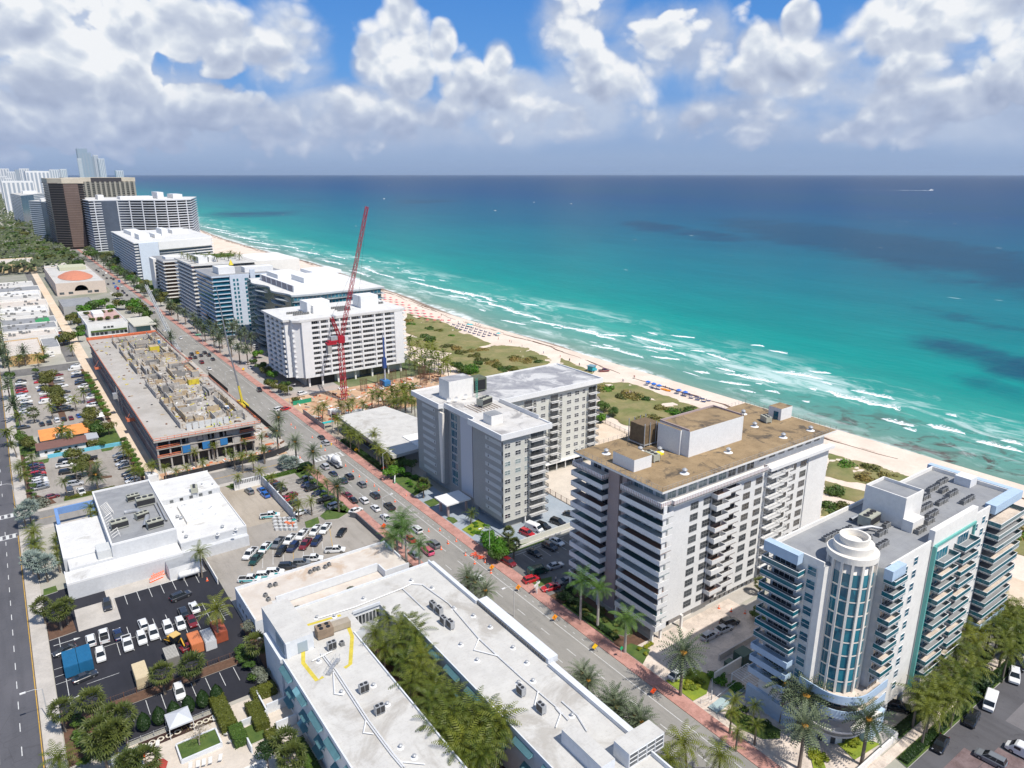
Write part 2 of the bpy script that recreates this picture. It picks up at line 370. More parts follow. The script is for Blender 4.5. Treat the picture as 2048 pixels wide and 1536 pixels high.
WV=[(1052,692,1103,697),(1140,704,1190,714),(1105,715,1200,735),(1262,670,1345,694),(1346,704,1372,712),(1200,669,1255,672),(1285,692,1350,702),
      (1410,706,1462,722),(1380,700,1412,704),(1293,664,1315,670),(1535,700,1575,708),(1447,747,1560,766),(1543,742,1650,758),(1430,735,1470,745),
      (1615,741,1662,748),(1640,763,1664,770),(1478,780,1512,786),(1528,781,1560,788),(1437,762,1500,772),(1648,782,1800,822),(1700,780,1790,800),(1615,777,1632,781),(1950,883,2048,905),(2000,880,2048,890),
      (1385,742,1420,748),(1340,670,1390,676),(890,578,950,594),(930,584,995,604),(955,600,1040,626),(900,590,940,600),(815,555,850,562),(722,533,762,550),(760,548,790,556),
      (640,520,690,530),(660,510,690,518),(590,500,640,510),(560,490,600,498),(490,482,560,492),(455,470,520,482),(430,462,480,472),(400,452,450,462),(425,458,460,463),(500,492,560,500),
      (1010,620,1060,632),(1062,640,1130,655),(1045,628,1085,640),(1000,640,1050,650),(1120,652,1200,668),(1150,660,1230,680),(1180,690,1240,700),(1225,700,1290,716),(1300,712,1360,720),
      (1500,690,1530,694),(820,562,880,578),(860,572,930,590),(700,540,740,552),(1040,606,1075,612),(1890,828,1915,834),(1760,838,1830,852),(1850,850,1930,870)]
mb=MB()
for w_ in WV:
 y_=w_[1];wid=1.1+.012*(math.hypot(w_[2]-w_[0],w_[3]-w_[1]));breaker(mb,P(w_[0],w_[1],-1),P(w_[2],w_[3],-1),min(6.2,1.9*wid*(1.0+(700-y_)*.002 if y_<700 else 1.)))
for k in range(40):
 y_=rnd.uniform(95,1150);x_=shx(y_)+rnd.uniform(14,72);L_=rnd.uniform(3,13);a_=rnd.uniform(-.22,.12)
 aa=Vector((x_,y_));breaker(mb,aa,aa+Vector((math.sin(a_),math.cos(a_)))*L_,rnd.uniform(1.,2.6),.3)
def foammat(name,thr):
 m=bpy.data.materials.new(name);m.use_nodes=True;q=NT(m.node_tree);b=q.n['Principled BSDF'];b.inputs['Roughness'].default_value=.85
 g=q.a('ShaderNodeNewGeometry').outputs['Position'];b.inputs['Base Color'].default_value=(.84,.87,.87,1)
 q.l.new(q.rng(q.noise(g,.9,6,.75,.6),thr,thr+.1),b.inputs['Alpha']);return m
ob('surf_foam',mb.mesh('surf_foam',[foammat('foam',.34),foammat('foam_trail',.47)]),kind='stuff')
mb=MB()
for off,w,z in((-7.2,1.5,.035),(-3.6,.8,.03),(-9.5,.9,.03)):
 pts=[]
 for i in range(560):
  y=-60+i*3.2;x=shx(y)+off+2.0*noise.noise(Vector((y*.035,off,3)))+.9*noise.noise(Vector((y*.22,off,5)))
  pts.append((x,y))
 for i in range(len(pts)-1):
  wa=w*max(0.,.25+1.3*noise.noise(Vector((i*.21,off*3,7))));wb=w*max(0.,.25+1.3*noise.noise(Vector(((i+1)*.21,off*3,7))))
  if wa<=0 and wb<=0:continue
  def bz(x,y):
   q=x-shx(y);
   for(a,za),(c,zc)in zip(prof,prof[1:]):
    if a<=q<=c:return za+(zc-za)*(q-a)/(c-a)
   return 0
  (x0,y0),(x1,y1)=pts[i],pts[i+1];h0=bz(x0,y0)+.10;h1=bz(x1,y1)+.10
  mb.poly([(x0-wa,y0,h0-.02),(x0,y0,h0+.1),(x1,y1,h1+.1),(x1-wb,y1,h1-.02)]);mb.poly([(x0,y0,h0+.1),(x0+wa,y0,h0-.1),(x1+wb,y1,h1-.1),(x1,y1,h1+.1)])
ob('seaweed_line',mb.mesh('seaweed_line',mat('seaweed',(.16,.085,.045),.9,.5,.6,bump=.5,bs=4)),kind='stuff')
# ================================================================ ROADS, PAVEMENTS, LOTS
def roadmat(name,c,c2,patch=None,crack=.22):
 m=bpy.data.materials.new(name);m.use_nodes=True;q=NT(m.node_tree);b=q.n['Principled BSDF'];b.inputs['Roughness'].default_value=.88;b.inputs['Specular IOR Level'].default_value=.25
 g=q.a('ShaderNodeNewGeometry').outputs['Position']
 mp=q.a('ShaderNodeMapping');q.l.new(g,mp.inputs[0]);mp.inputs['Scale'].default_value=(1.,.12,1)
 o=q.mix(q.rng(q.noise(g,.06,6,.65),.35,.65),(*c,1),(*c2,1))
 wear=q.rng(q.noise(mp.outputs[0],.55,5,.6),.45,.7,0,.35)
 o=q.mix(wear,o,tuple(x*.55 for x in c)+(1,))
 o=q.mix(q.rng(q.noise(g,2.5,3,.7),.4,.7,0,.22),o,tuple(min(1,x*1.5)for x in c)+(1,))
 v=q.a('ShaderNodeTexVoronoi',feature='DISTANCE_TO_EDGE');q.l.new(q.vmath('ADD',g,(0,0,0)),v.inputs['Vector']);v.inputs['Scale'].default_value=.19
 dn=q.noise(g,.25,3);
 ck=q.m('MULTIPLY',q.rng(v.outputs[0],.0,.012,crack,0),q.rng(q.noise(g,.05,2),.45,.6))
 o=q.mix(ck,o,(.03,.03,.03,1))
 st=q.rng(q.noise(g,.35,6,.75,.8),.60,.72,0,.5)
 o=q.mix(st,o,tuple(x*.35 for x in c)+(1,))
 q.l.new(o,b.inputs['Base Color']);MC[name]=m;return m
AVE=roadmat('avenue_asphalt',(.235,.225,.205),(.30,.285,.26))
HARD=roadmat('old_asphalt',(.088,.088,.098),(.115,.112,.122),crack=.25)
LOTM=roadmat('lot_asphalt',(.27,.245,.215),(.35,.32,.285))
DARK=roadmat('new_asphalt',(.022,.023,.030),(.034,.034,.042),crack=0)
MID=roadmat('mid_asphalt',(.13,.125,.12),(.20,.19,.18))
YARD=roadmat('yard_concrete',(.32,.275,.22),(.40,.35,.29))
CONC=mat('concrete_walk',(.50,.46,.41),.85,.22,.25)
KERB=mat('kerb_concrete',(.52,.50,.46),.85,.15,.8)
DECKG=mat('grey_deck_paint',(.26,.31,.36),.7,.25,.12,col2=(.38,.41,.44))
DECKB=mat('beige_deck',(.60,.53,.45),.8,.15,.2)
def pavermat(name,c,c2,mortar,s=1.6,bump=.0):
 m=bpy.data.materials.new(name);m.use_nodes=True;q=NT(m.node_tree);b=q.n['Principled BSDF'];b.inputs['Roughness'].default_value=.85
 g=q.a('ShaderNodeNewGeometry').outputs['Position']
 br=q.a('ShaderNodeTexBrick');q.l.new(g,br.inputs['Vector']);br.inputs['Scale'].default_value=s;br.inputs['Mortar Size'].default_value=.015
 br.inputs['Color1'].default_value=(*c,1);br.inputs['Color2'].default_value=(*c2,1);br.inputs['Mortar'].default_value=(*mortar,1)
 o=q.mix(q.rng(q.noise(g,.35,5,.65),.42,.62,0,.55),br.outputs[0],tuple(min(1,x*1.45+.06)for x in c)+(1,))
 o=q.mix(q.rng(q.noise(g,.9,5,.7),.55,.7,0,.5),o,tuple(x*.5 for x in c)+(1,))
 q.l.new(o,b.inputs['Base Color']);MC[name]=m;return m
REDP=pavermat('red_pavers',(.37,.18,.145),(.43,.225,.18),(.25,.14,.11))
TANP=pavermat('tan_pavers',(.50,.42,.35),(.58,.50,.43),(.32,.27,.23))
PINKP=pavermat('grey_pink_pavers',(.36,.27,.25),(.42,.33,.30),(.2,.16,.15))
LAWN=mat('lawn_grass',(.05,.095,.018),.95,.3,.5,col2=(.10,.145,.026),bump=.6,bs=6)
LAWNB=mat('bright_groundcover',(.24,.29,.02),.9,.3,.6,col2=(.14,.21,.02),bump=1.,bs=4)
MULCH=mat('mulch_bed',(.14,.075,.045),.95,.4,1.2)
PAINT=mat('road_paint_white',(.62,.62,.60),.7,.35,1.5,lo=.4,hi=.7)
YPAINT=mat('road_paint_yellow',(.62,.36,.04),.7,.35,1.5)
DIRT=mat('site_dirt',(.42,.23,.13),.95,.3,.15,col2=(.58,.42,.28),bump=.5,bs=1.2)
SANDY=mat('sandy_ground',(.60,.47,.34),.95,.2,.15,col2=(.70,.58,.45))
def rect(name,x0,x1,y0,y1,z,m,kind='structure'):
 mb=MB();mb.poly([(x0,y0,z),(x1,y0,z),(x1,y1,z),(x0,y1,z)]);return ob(name,mb.mesh(name,m),kind=kind)
def slab(name,x0,x1,y0,y1,z,m,h=.14):
 return ob(name,MB().box(x0,x1,y0,y1,z-h,z,0,skip='b').mesh(name,m),kind='structure')
def polyslab(name,pl,z,m,h=.14):
 return ob(name,MB().prism(pl,z-h,z).mesh(name,m),kind='structure')
rect('road',-20,-7.2,-100,2500,.004,HARD)
rect('road',78.5,92.3,-100,1290,.004,AVE)
rect('road',-7.2,78.5,231.5,243,.004,roadmat('side_asphalt',(.22,.21,.195),(.29,.27,.25)))
rect('road',-7.2,31,427,443,.004,MID)
rect('road',-7.2,78.5,600,612,.004,MID)
rect('road',92.3,260,10,41,.004,roadmat('plaza_asphalt',(.085,.082,.088),(.11,.108,.115)))
rect('alley',28.2,33.4,243,1050,.008,SANDY)
rect('alley',22.5,28.1,446,1050,.006,MID)
for x0,x1,y0,y1,m in[(-7.2,-4.2,-60,229.5,CONC),(-7.2,-4.2,245,425.5,CONC),(-7.2,-4.2,445,1200,CONC),(-4.2,75.4,229.3,231.5,CONC),(-4.2,78.4,243,245,CONC),
                          (75.4,78.4,-60,231.4,REDP),(75.4,78.4,245.1,700,CONC),(92.4,95.6,41.5,1280,REDP),(96,250,43.4,45,TANP),(92.4,95.6,-40,9.8,REDP),(-23,-20.1,-60,1200,CONC)]:
 slab('pavement',x0,x1,y0,y1,.13,m)
rect('parking_lot',-4.2,28,246.5,291,.010,LOTM);rect('parking_lot',-4.2,28,320,425.4,.010,LOTM)
rect('parking_lot',-4.1,32.5,139,190,.010,DARK);rect('apron',8.5,31,178.2,184,.016,CONC)
rect('apron',1.6,10.,168,178.2,.014,CONC)
rect('parking_lot',32.6,75.3,152,229.2,.010,LOTM);rect('yard',45,59,196,229,.014,YARD)
rect('parking_lot',1.5,31.6,125.5,136,.010,DARK)
rect('planting_bed',-4.1,31.6,136.1,138.9,.02,MULCH)
rect('pool_deck',-2,33,60,124.4,.012,DECKB)
rect('court',31.6,75.3,40,150,.011,MULCH)
rect('parking_lot',95.7,128,118,139.2,.010,MID)
rect('forecourt',95.7,104,150,190,.02,DECKG)
rect('parking_deck',103.4,131,142.2,176,.30,DECKG);rect('pool_deck',131.2,172,141,176,.32,DECKB)
rect('forecourt',95.7,130,55,92,.012,TANP);rect('terrace',104,172,89,119,.01,CONC)
rect('forecourt',95.7,103,92,118,.012,MULCH);rect('forecourt',95.7,112,45,72,.013,TANP)
rect('terrace',103,190,45.2,88,.009,CONC);rect('pool_deck',165,196,50,125,.2,SANDY)
rect('pool_deck',172.4,192,126,215,.18,SANDY);rect('construction_ground',96,190,268,312,.02,DIRT)
rect('lot',95.7,128,200,268,.012,YARD);rect('construction_ground',33.5,78.4,246,252.8,.018,DIRT);rect('construction_ground',66.5,78.4,246,445,.012,mat('site_gravel',(.45,.40,.34),.95,.3,.3))
rect('driveway',95.7,112,205,262,.02,YARD)
rect('driveway',95.7,125,300,600,.012,mat('far_paving',(.34,.33,.31),.9,.3,.1,col2=(.42,.33,.28)))
rect('ground_cover',110,225,300,1400,.006,mat('far_green',(.085,.12,.04),.95,.4,.05,col2=(.22,.22,.12)))
rect('ground_cover',-6,78,640,1700,.003,mat('far_town',(.20,.21,.15),.95,.3,.04,col2=(.34,.32,.28)))
rect('ground_cover',-900,-23.2,-60,1700,.002,mat('west_green',(.09,.12,.05),.95,.3,.03,col2=(.3,.29,.24)))
mb=MB();mb.box(107,131,21,34,.006,.012,0)
for a in range(40):
 w0,w1=a*math.pi/20,(a+1)*math.pi/20
 for r0,r1 in((4.2,4.6),(1.5,1.8)):
  mb.poly([(118.5+r0*math.cos(w0),27.5+r0*.8*math.sin(w0),.016),(118.5+r1*math.cos(w0),27.5+r1*.8*math.sin(w0),.016),(118.5+r1*math.cos(w1),27.5+r1*.8*math.sin(w1),.016),(118.5+r0*math.cos(w1),27.5+r0*.8*math.sin(w1),.016)],1)
for k,(x0,x1,y0,y1)in enumerate([(131.1,139,23,31),(98,106.9,24,31),(112,126,34.1,37.5),(139.2,152,19,36)]):mb.box(x0,x1,y0,y1,.006,.0115,0 if k!=3 else 2)
struct('plaza_paving',mb,[pavermat('plaza_pavers',(.13,.085,.085),(.16,.11,.105),(.08,.06,.06)),mat('plaza_ring',(.10,.065,.07),.8),mat('plaza_grey',(.17,.16,.165),.85,.2)])
mb=MB()
def dash(x,y0,y1,on,gap,w=.15,z=.009,m=0):
 y=y0
 while y<y1:mb.box(x-w/2,x+w/2,y,min(y+on,y1),z-.003,z,m,skip='b');y+=on+gap
dash(-10.4,0,236,2.6,4.4);dash(-13.7,0,236,2.6,4.4);dash(-17,0,236,2.6,4.4);dash(-10.4,262,900,3,9);dash(-13.6,248,262,14,1)
mb.box(-7.55,-7.40,-60,229,.006,.010,1,skip='b');mb.box(-7.55,-7.40,245,1100,.006,.010,1,skip='b');mb.box(-7.22,-7.2,-60,229,.0,.132,1);mb.box(-7.22,-7.2,245,900,.0,.132,1)
for x in(82.6,86.25):dash(x,-20,228,3,6);dash(x,240,1200,3,7)
mb.box(89.9,90.05,-40,228,.006,.010,0,skip='b');mb.box(90.6,90.7,250,1000,.006,.010,0,skip='b')
y=100
while y<226:mb.box(91.0,91.12,y,y+.7,.006,.010,0,skip='b');y+=3.
def crossing(x0,x1,y0,y1,along='x',n=7):
 if along=='x':
  mb.box(x0,x1,y0,y0+.3,.006,.010,0,skip='b');mb.box(x0,x1,y1-.3,y1,.006,.010,0,skip='b')
  for k in range(n):
   a=x0+(x1-x0)*(k+.25)/n;mb.box(a,a+(x1-x0)/n*.5,y0+.3,y1-.3,.006,.010,0,skip='b')
 else:
  mb.box(x0,x0+.3,y0,y1,.006,.010,0,skip='b');mb.box(x1-.3,x1,y0,y1,.006,.010,0,skip='b')
  for k in range(n):
   a=y0+(y1-y0)*(k+.25)/n;mb.box(x0+.3,x1-.3,a,a+(y1-y0)/n*.5,.006,.010,0,skip='b')
crossing(-20,-7.6,243.5,246.6,'x',8);crossing(-20,-7.6,228,231,'x',8);crossing(80.5,91.8,231.8,236.2,'x',8);crossing(74.5,77.5,232.5,242.8,'y',7)
crossing(80,92,224.5,225,'x',1)if 0 else None
mb.box(-7,74,237.2,237.32,.006,.010,1,skip='b');mb.box(-7,74,237.5,237.62,.006,.010,1,skip='b')
def stalls(x0,n,pitch,y0,y1,z=.0155,w=.11,skew=0.):
 for k in range(n):
  a=x0+k*pitch
  b=len(mb.v);mb.box(a-w/2,a+w/2,y0,y1,z-.003,z,0,skip='b')
  for i in range(b,len(mb.v)):
   v=mb.v[i];mb.v[i]=(v[0]+skew*(v[1]-y0),v[1],v[2])
stalls(5.2,10,2.68,153.6,158.6,skew=.0);stalls(5.2,10,2.68,158.9,163.8);mb.box(5.2,29.3,158.68,158.8,.0125,.0155,0,skip='b')
stalls(9.5,8,2.68,173.5,178.3);stalls(-2.2,1,1,143,172)
for y in(150.8,153.5,156.3):mb.box(-4.,1.8,y,y+.11,.0125,.0155,0,skip='b')
mb.box(1.,6.8,147.4,147.5,.0125,.0155,0,skip='b');mb.box(9.5,31.2,178.2,178.35,.017,.019,0,skip='b')
for k in range(7):mb.box(29.4+k*.001,31.,155.4+k*.95,155.5+k*.95,.0125,.0155,0,skip='b')
def arrow(x,y,d):
 mb.box(x-1.9,x+1.9,y-.09,y+.09,.0125,.0155,0,skip='b')
 mb.poly([(x+1.9*d,y+.5,.0156),(x+1.9*d,y-.5,.0156),(x+3.2*d,y,.0156)]if d<0 else[(x+1.9*d,y-.5,.0156),(x+3.2*d,y,.0156),(x+1.9*d,y+.5,.0156)])
arrow(1.6,144.4,-1);arrow(-1.5,165.5,1)
stalls(7.0,9,2.75,130.8,135.6)
for k in range(9):
 a=42.2+k*2.72
 for y0,y1,s in((176.6,181.6,.32),(171.2,176.2,.32)):
  b=len(mb.v);mb.box(a-.06,a+.06,y0,y1,.0125,.0155,0 if k%4 else 1,skip='b')
  for i in range(b,len(mb.v)):
   v=mb.v[i];mb.v[i]=(v[0]+s*(v[1]-176.4),v[1],v[2])
for k in range(14):mb.box(64.6,69.8,190+k*2.7,190.1+k*2.7,.0125,.0155,0,skip='b')
for k in range(10):mb.box(-2.6,2.4,258+k*2.6,258.1+k*2.6,.0125,.0155,0,skip='b');mb.box(22,27,256+k*2.7,256.1+k*2.7,.0125,.0155,0,skip='b')
for k in range(9):mb.box(102.4+k*2.7,102.5+k*2.7,132.5,137.8,.0125,.0155,0,skip='b')
for k in range(8):mb.box(104.8+k*2.9,104.9+k*2.9,142.6,148.2,.3015,.304,0,skip='b')
mb.box(100.2,117,138.2,138.35,.012,.02,0)
struct('lane_markings',mb,[PAINT,YPAINT])
def bed(pl,m=LAWN,z=.16,name='lawn'):
 pl=[p if len(p)==2 else P(*p)for p in pl]
 mb=MB().prism(pl,0,z,0,1)
 ob(name,mb.mesh(name,[KERB,m]),kind='structure')
Q=lambda*a:[P(x,y)for x,y in a]
bed(Q((1163,1258),(1250,1228),(1240,1222),(1150,1180),(1128,1190))if 0 else[(95.8,101.5),(95.8,113.5),(101,113.5),(101,95.8),(99.3,95.8)])
bed([(95.8,95.5),(95.8,101.2),(98.5,101.2)],LAWN)
bed([(95.8,86.8),(95.8,93.2),(98.6,93.2),(100.5,89.2)],LAWN);bed([(95.8,73.4),(95.8,80.5),(103.2,80.3),(104.6,76.2),(99.5,73.2)],LAWNB)
bed([(95.8,122.4),(95.8,125.6),(97.2,125.2),(101.5,124.2),(99.6,121.9)],LAWN)
bed([(95.8,139.6),(95.8,147.4),(103.2,148.8),(103.2,142.4),(116,139.6)],LAWN);bed([(96.5,153.6),(96.2,158.8),(103.6,161.4),(103.9,156.6)],LAWNB)
bed([(96.0,163.2),(96.0,167.2),(97.2,168),(98.2,166.4),(98.0,163.8)],LAWN);bed([(96,176.5),(96,181),(103.5,182),(103.6,178)],LAWN)
bed([(95.8,186.5),(95.8,203),(101,205.5),(104.6,199),(104.4,190)],LAWN);bed([(95.7,209),(95.7,247),(98.2,247),(98.4,209)],LAWN)
bed([(97.2,63.8),(97.4,67.2),(99.6,68),(102.5,62.5),(103,59),(101,57.8),(98.4,59.5)],LAWN)
bed([(107.3,47.3),(109.2,54.5),(112.8,51.4),(114.5,46.6)],LAWNB);bed([(99.6,50.2),(104.0,54.2),(104.6,52.2),(101.0,48.6)],LAWNB)
bed([(113,41.05),(113.6,43.3),(160,43.3),(160,41.05)],LAWN);bed([(118.6,45.1),(118.6,47.2),(158,47.2),(158,45.1)],LAWN)
bed([(-4.1,246.6),(-4.1,300),(-2.9,300),(-2.9,262),(-2.2,258),(2,252),(3.2,246.6)],MULCH);bed([(5.2,246.6),(5.2,249),(20,249.5),(20,246.6)],LAWN)
bed([(-2.8,284),(-2.6,290.8),(4.2,290.8),(3.6,286.5)],LAWN);bed([(20.4,286.6),(20.4,290),(25,290),(23.4,286.4)],LAWN)
bed([(13.6,259.2),(13.6,284),(16.4,284),(17.6,262),(20.2,260.4),(20,258.6)],MULCH);bed([(27.4,246.6),(27.4,290),(28.6,290),(28.6,246.6)],MULCH)
bed([(6,291),(6,312),(28,320),(28,291)],LAWN,.05);bed([(-4.1,300),(-4.1,322),(0.8,322),(.8,300)],LAWN,.06)
bed([(11.2,335),(11.2,420),(13.6,420),(13.6,335)],MULCH);bed([(26.8,322),(26.8,425),(28.2,425),(28.2,322)],MULCH);bed([(-4.1,322),(-4.1,425),(-2.9,425),(-2.9,322)],LAWN)
bed([(71.2,200),(71.2,229),(75.2,229),(75.2,186.5),(72.5,188.5),(70.2,192),(69.6,196)],LAWN);bed([(60.2,185.5),(61.2,189.6),(65.5,190.4),(64.6,186.6),(62.5,185)],LAWN)
bed([(66.6,187.2),(66.2,190.6),(69.5,193.4),(73.6,190.8),(73.9,187.8),(70,185.8)],LAWN);bed([(59.8,193.5),(59.8,229),(62,229),(62,193.5)],MULCH)
bed([(50,225.6),(49,229),(76,229.2),(75,226.2)],LAWN);bed([(-4,168),(-4,175.6),(.8,176),(1.2,168.4)],MULCH);bed([(-3.8,189),(-3.6,192.4),(-1,192.6),(-.8,189.4)],LAWN)
bed([(-4,125),(-4,139),(1,139),(1,125)],MULCH);bed([(12.2,114.9),(12.2,118.9),(18.5,118.9),(18.5,114.9)],LAWN,.8)
bed([(23,112),(22.8,116.6),(25.4,116.9),(26.2,112)],LAWN,.3)
def dune(pl,name='dune'):
 pl=[P(x,y,.3)for x,y in pl]
 cx=sum(p[0]for p in pl)/len(pl);cy=sum(p[1]for p in pl)/len(pl)
 bmx=bmesh.new();vs=[bmx.verts.new((p[0],p[1],.2))for p in pl];bmx.faces.new(vs)
 bmesh.ops.triangulate(bmx,faces=bmx.faces[:]);
 for _ in range(4):bmesh.ops.subdivide_edges(bmx,edges=[e for e in bmx.edges if e.calc_length()>2.],cuts=1,use_grid_fill=True)
 bmesh.ops.triangulate(bmx,faces=bmx.faces[:])
 for v in bmx.verts:
  if not v.is_boundary:v.co.z=.75+.5*noise.noise(v.co*.15)+.35*noise.noise(v.co*.5)
  else:v.co.x+=noise.noise(v.co*.3)*1.3;v.co.y+=noise.noise(v.co*.3+Vector((9,9,9)))*1.3
 me=bpy.data.meshes.new(name);bmx.to_mesh(me);bmx.free();me.materials.append(DUNE)
 for p in me.polygons:p.use_smooth=True
 ob(name,me,kind='structure')
DUNE=mat('dune_grass',(.27,.225,.10),.95,.3,.10,col2=(.12,.15,.035),bump=1.,bs=2.5,det=7)
rect('beach_path',176,262,40,1250,.10,SAND)
DP=[[(811,625),(880,640),(987,688),(955,694),(880,690),(812,665)],[(812,672),(870,680),(945,698),(1000,693),(990,690),(940,712),(870,700),(815,690)],
      [(978,697),(1000,690),(1060,697),(1115,722),(1060,745),(980,735),(900,700),(915,690)],[(905,705),(970,725),(1040,760),(1010,775),(930,745),(880,720)],
      [(1190,765),(1260,765),(1410,818),(1480,850),(1400,862),(1290,835),(1190,790)],[(1200,792),(1290,822),(1300,860),(1250,850),(1200,820)],
      [(1652,905),(1760,932),(1850,965),(1900,985),(1800,985),(1650,952)],[(1650,962),(1740,985),(1790,1010),(1720,1008),(1648,985)],
      [(1990,1010),(2080,1050),(2080,1120),(2010,1100),(1985,1050)],[(1645,1000),(1700,1018),(1690,1035),(1640,1030)],[(1120,715),(1190,745),(1180,760),(1110,745)]]
for pl in DP:dune(pl)
# ================================================================ BUILDING KIT
TEALG=glassmat('teal_glass',(.012,.10,.155),(.02,.19,.25));BLUEG=glassmat('blue_glass',(.01,.075,.13),(.015,.13,.19))
DARKG=glassmat('dark_glass',(.018,.022,.028),(.11,.12,.125));GREYG=glassmat('grey_glass',(.05,.06,.07),(.13,.14,.15));PALEG=glassmat('pale_glass',(.16,.22,.22),(.35,.40,.38))
FRAMEG=mat('grey_frame',(.22,.22,.22),.5);FRAMEW=mat('white_frame',(.72,.72,.71),.5);DKMET=mat('dark_metal',(.03,.03,.032),.5)
GALV=mat('galvanised',(.46,.47,.48),.45,.25,2.,metal=.3);CONDM=mat('condenser_grey',(.22,.22,.215),.6,.3,2.);BLK=mat('black_plastic',(.015,.015,.016),.5)
RAILG=bpy.data.materials.new('rail_glass');RAILG.use_nodes=True
_b=RAILG.node_tree.nodes['Principled BSDF'];_b.inputs['Base Color'].default_value=(.008,.13,.17,1);_b.inputs['Roughness'].default_value=.08;_b.inputs['Alpha'].default_value=.86
RAILC=bpy.data.materials.new('rail_glass_clear');RAILC.use_nodes=True
_b=RAILC.node_tree.nodes['Principled BSDF'];_b.inputs['Base Color'].default_value=(.10,.16,.17,1);_b.inputs['Roughness'].default_value=.1;_b.inputs['Alpha'].default_value=.6
class B:
 def __init__(s,name,label,cat,loc,group=None):
  s.o=T(name,label,cat,loc,group=group);s.L=Vector(loc if len(loc)==3 else(*loc,0))
 def part(s,name,mb,mats,parent=None,label=None):
  me=mb.mesh(name,mats)if isinstance(mb,MB)else mb
  o=ob(name,me,parent or s.o,tuple(-s.L)if parent is None else(0,0,0),label=label);return o
 def put(s,name,me,x,y,z,rz=0.,parent=None,scale=None,label=None):
  return ob(name,me,parent or s.o,(x-s.L.x,y-s.L.y,z-s.L.z)if parent is None else(x,y,z),rz,scale,label)
 def win(s,x,y,z,w,h,face='S',style='slide',glass=None,frame=None,sub=True):
  f,p=wmesh(w,h,style,glass or DARKG,frame or FRAMEG)
  o=s.put('window',f,x,y,z,ROT[face]);
  if sub:ob('pane',p,o)
  else:o.data=wmesh(w,h,style,glass or DARKG,frame or FRAMEG,True)
  return o
ROT={'S':0.,'W':-math.pi/2,'N':math.pi,'E':math.pi/2}
WM={}
def wmesh(w,h,style,glass,frame,one=False):
 k=(round(w,2),round(h,2),style,glass.name,frame.name,one)
 if k in WM:return WM[k]
 a=MB();t=.05;d=.07;X=w/2
 a.box(-X-t,X+t,-d,.0,-t,0,skip='n');a.box(-X-t,X+t,-d,0,h,h+t,skip='n');a.box(-X-t,-X,-d,0,0,h,skip='n');a.box(X,X+t,-d,0,0,h,skip='n')
 nv,nh={'slide':(2,1),'grid':(3,2),'two':(2,2),'bay':(4,1),'plain':(1,1),'door':(3,1),'hung':(1,2)}[style]
 for i in range(1,nv):a.box(-X+w*i/nv-.028,-X+w*i/nv+.028,-.055,0,0,h,skip='n')
 for i in range(1,nh):a.box(-X,X,-.05,0,h*i/nh-.035,h*i/nh+.035,skip='n')
 g=a if one else MB()
 for i in range(nv):
  for j in range(nh):
   x0=-X+w*i/nv+.02;x1=-X+w*(i+1)/nv-.02;z0=h*j/nh+.02;z1=h*(j+1)/nh-.02
   g.poly([(x0,-.015,z0),(x1,-.015,z0),(x1,-.015,z1),(x0,-.015,z1)],1 if one else 0)
 if one:WM[k]=a.mesh('window',[frame,glass]);return WM[k]
 WM[k]=(a.mesh('window',frame),g.mesh('pane',glass));return WM[k]
GFL=mat('balcony_floor_grey',(.27,.28,.29),.7,.15,.5)
BM={}
def balcony(b,x,y,z,w,d,face='S',style='solid',col=None,sides='lr',floor=None,rh=1.02,item=True):
 """slab reaching d out from the wall at (x, y); railing as its own piece"""
 col=col or WHITE;k=(round(w,2),round(d,2),style,col.name,sides,rh)
 if k not in BM:
  a=MB().box(-w/2,w/2,-d,0,-.2,0);r=MB()
  segs=[(-w/2,w/2,-d,-d+.1)]+([(-w/2,-w/2+.1,-d+.1,0)]if 'l' in sides else[])+([(w/2-.1,w/2,-d+.1,0)]if 'r' in sides else[])
  for x0,x1,y0,y1 in segs:
   if style=='solid':r.box(x0,x1,y0,y1,-.22,rh,0)
   elif style=='striped':
    r.box(x0,x1,y0,y1,-.3,.0,0)
    r.box(x0+.02,x1-.02,y0+.02,y1-.02,0,rh,1);r.box(x0-.02,x1+.02,y0-.02,y1+.02,rh,rh+.1,0)
    n=int(max(x1-x0,y1-y0)/.5)
    for i in range(n):
     if x1-x0>y1-y0:q=x0+(i+.25)*(x1-x0)/n;r.box(q,q+.24,y0-.03,y1+.03,0,rh,0)
     else:q=y0+(i+.25)*(y1-y0)/n;r.box(x0-.03,x1+.03,q,q+.24,0,rh,0)
   elif style=='glass':
    r.box(x0,x1,y0,y1,-.24,.12,0);r.box(x0+.03,x1-.03,y0+.03,y1-.03,.12,rh-.06,1);r.box(x0,x1,y0,y1,rh-.06,rh+.02,0)
   else:
    r.box(x0,x1,y0,y1,rh-.06,rh,0);r.box(x0,x1,y0,y1,.06,.1,0)
    n=max(2,int(max(x1-x0,y1-y0)/.4))
    for i in range(n+1):
     if x1-x0>y1-y0:q=x0+i*(x1-x0)/n;r.box(q-.02,q+.02,y0+.02,y1-.02,.1,rh,0)
     else:q=y0+i*(y1-y0)/n;r.box(x0+.02,x1-.02,q-.02,q+.02,.1,rh,0)
  BM[k]=(a,r,{})
 a,r,c=BM[k];fl=floor or(GFL if style=='glass' else col);kk=fl.name
 if kk not in c:
  m2={'glass':RAILG,'clear':RAILC,'striped':mat('pink_stripe',(.50,.36,.34),.7)}.get(style,col)
  mc=col if style!='bars' else(DKMET if col is WHITE else col)
  c[kk]=(a.mesh('balcony',fl),r.mesh('railing',[mc,m2]))
 o=b.put('balcony',c[kk][0],x,y,z,ROT[face]);ob('railing',c[kk][1],o);return o
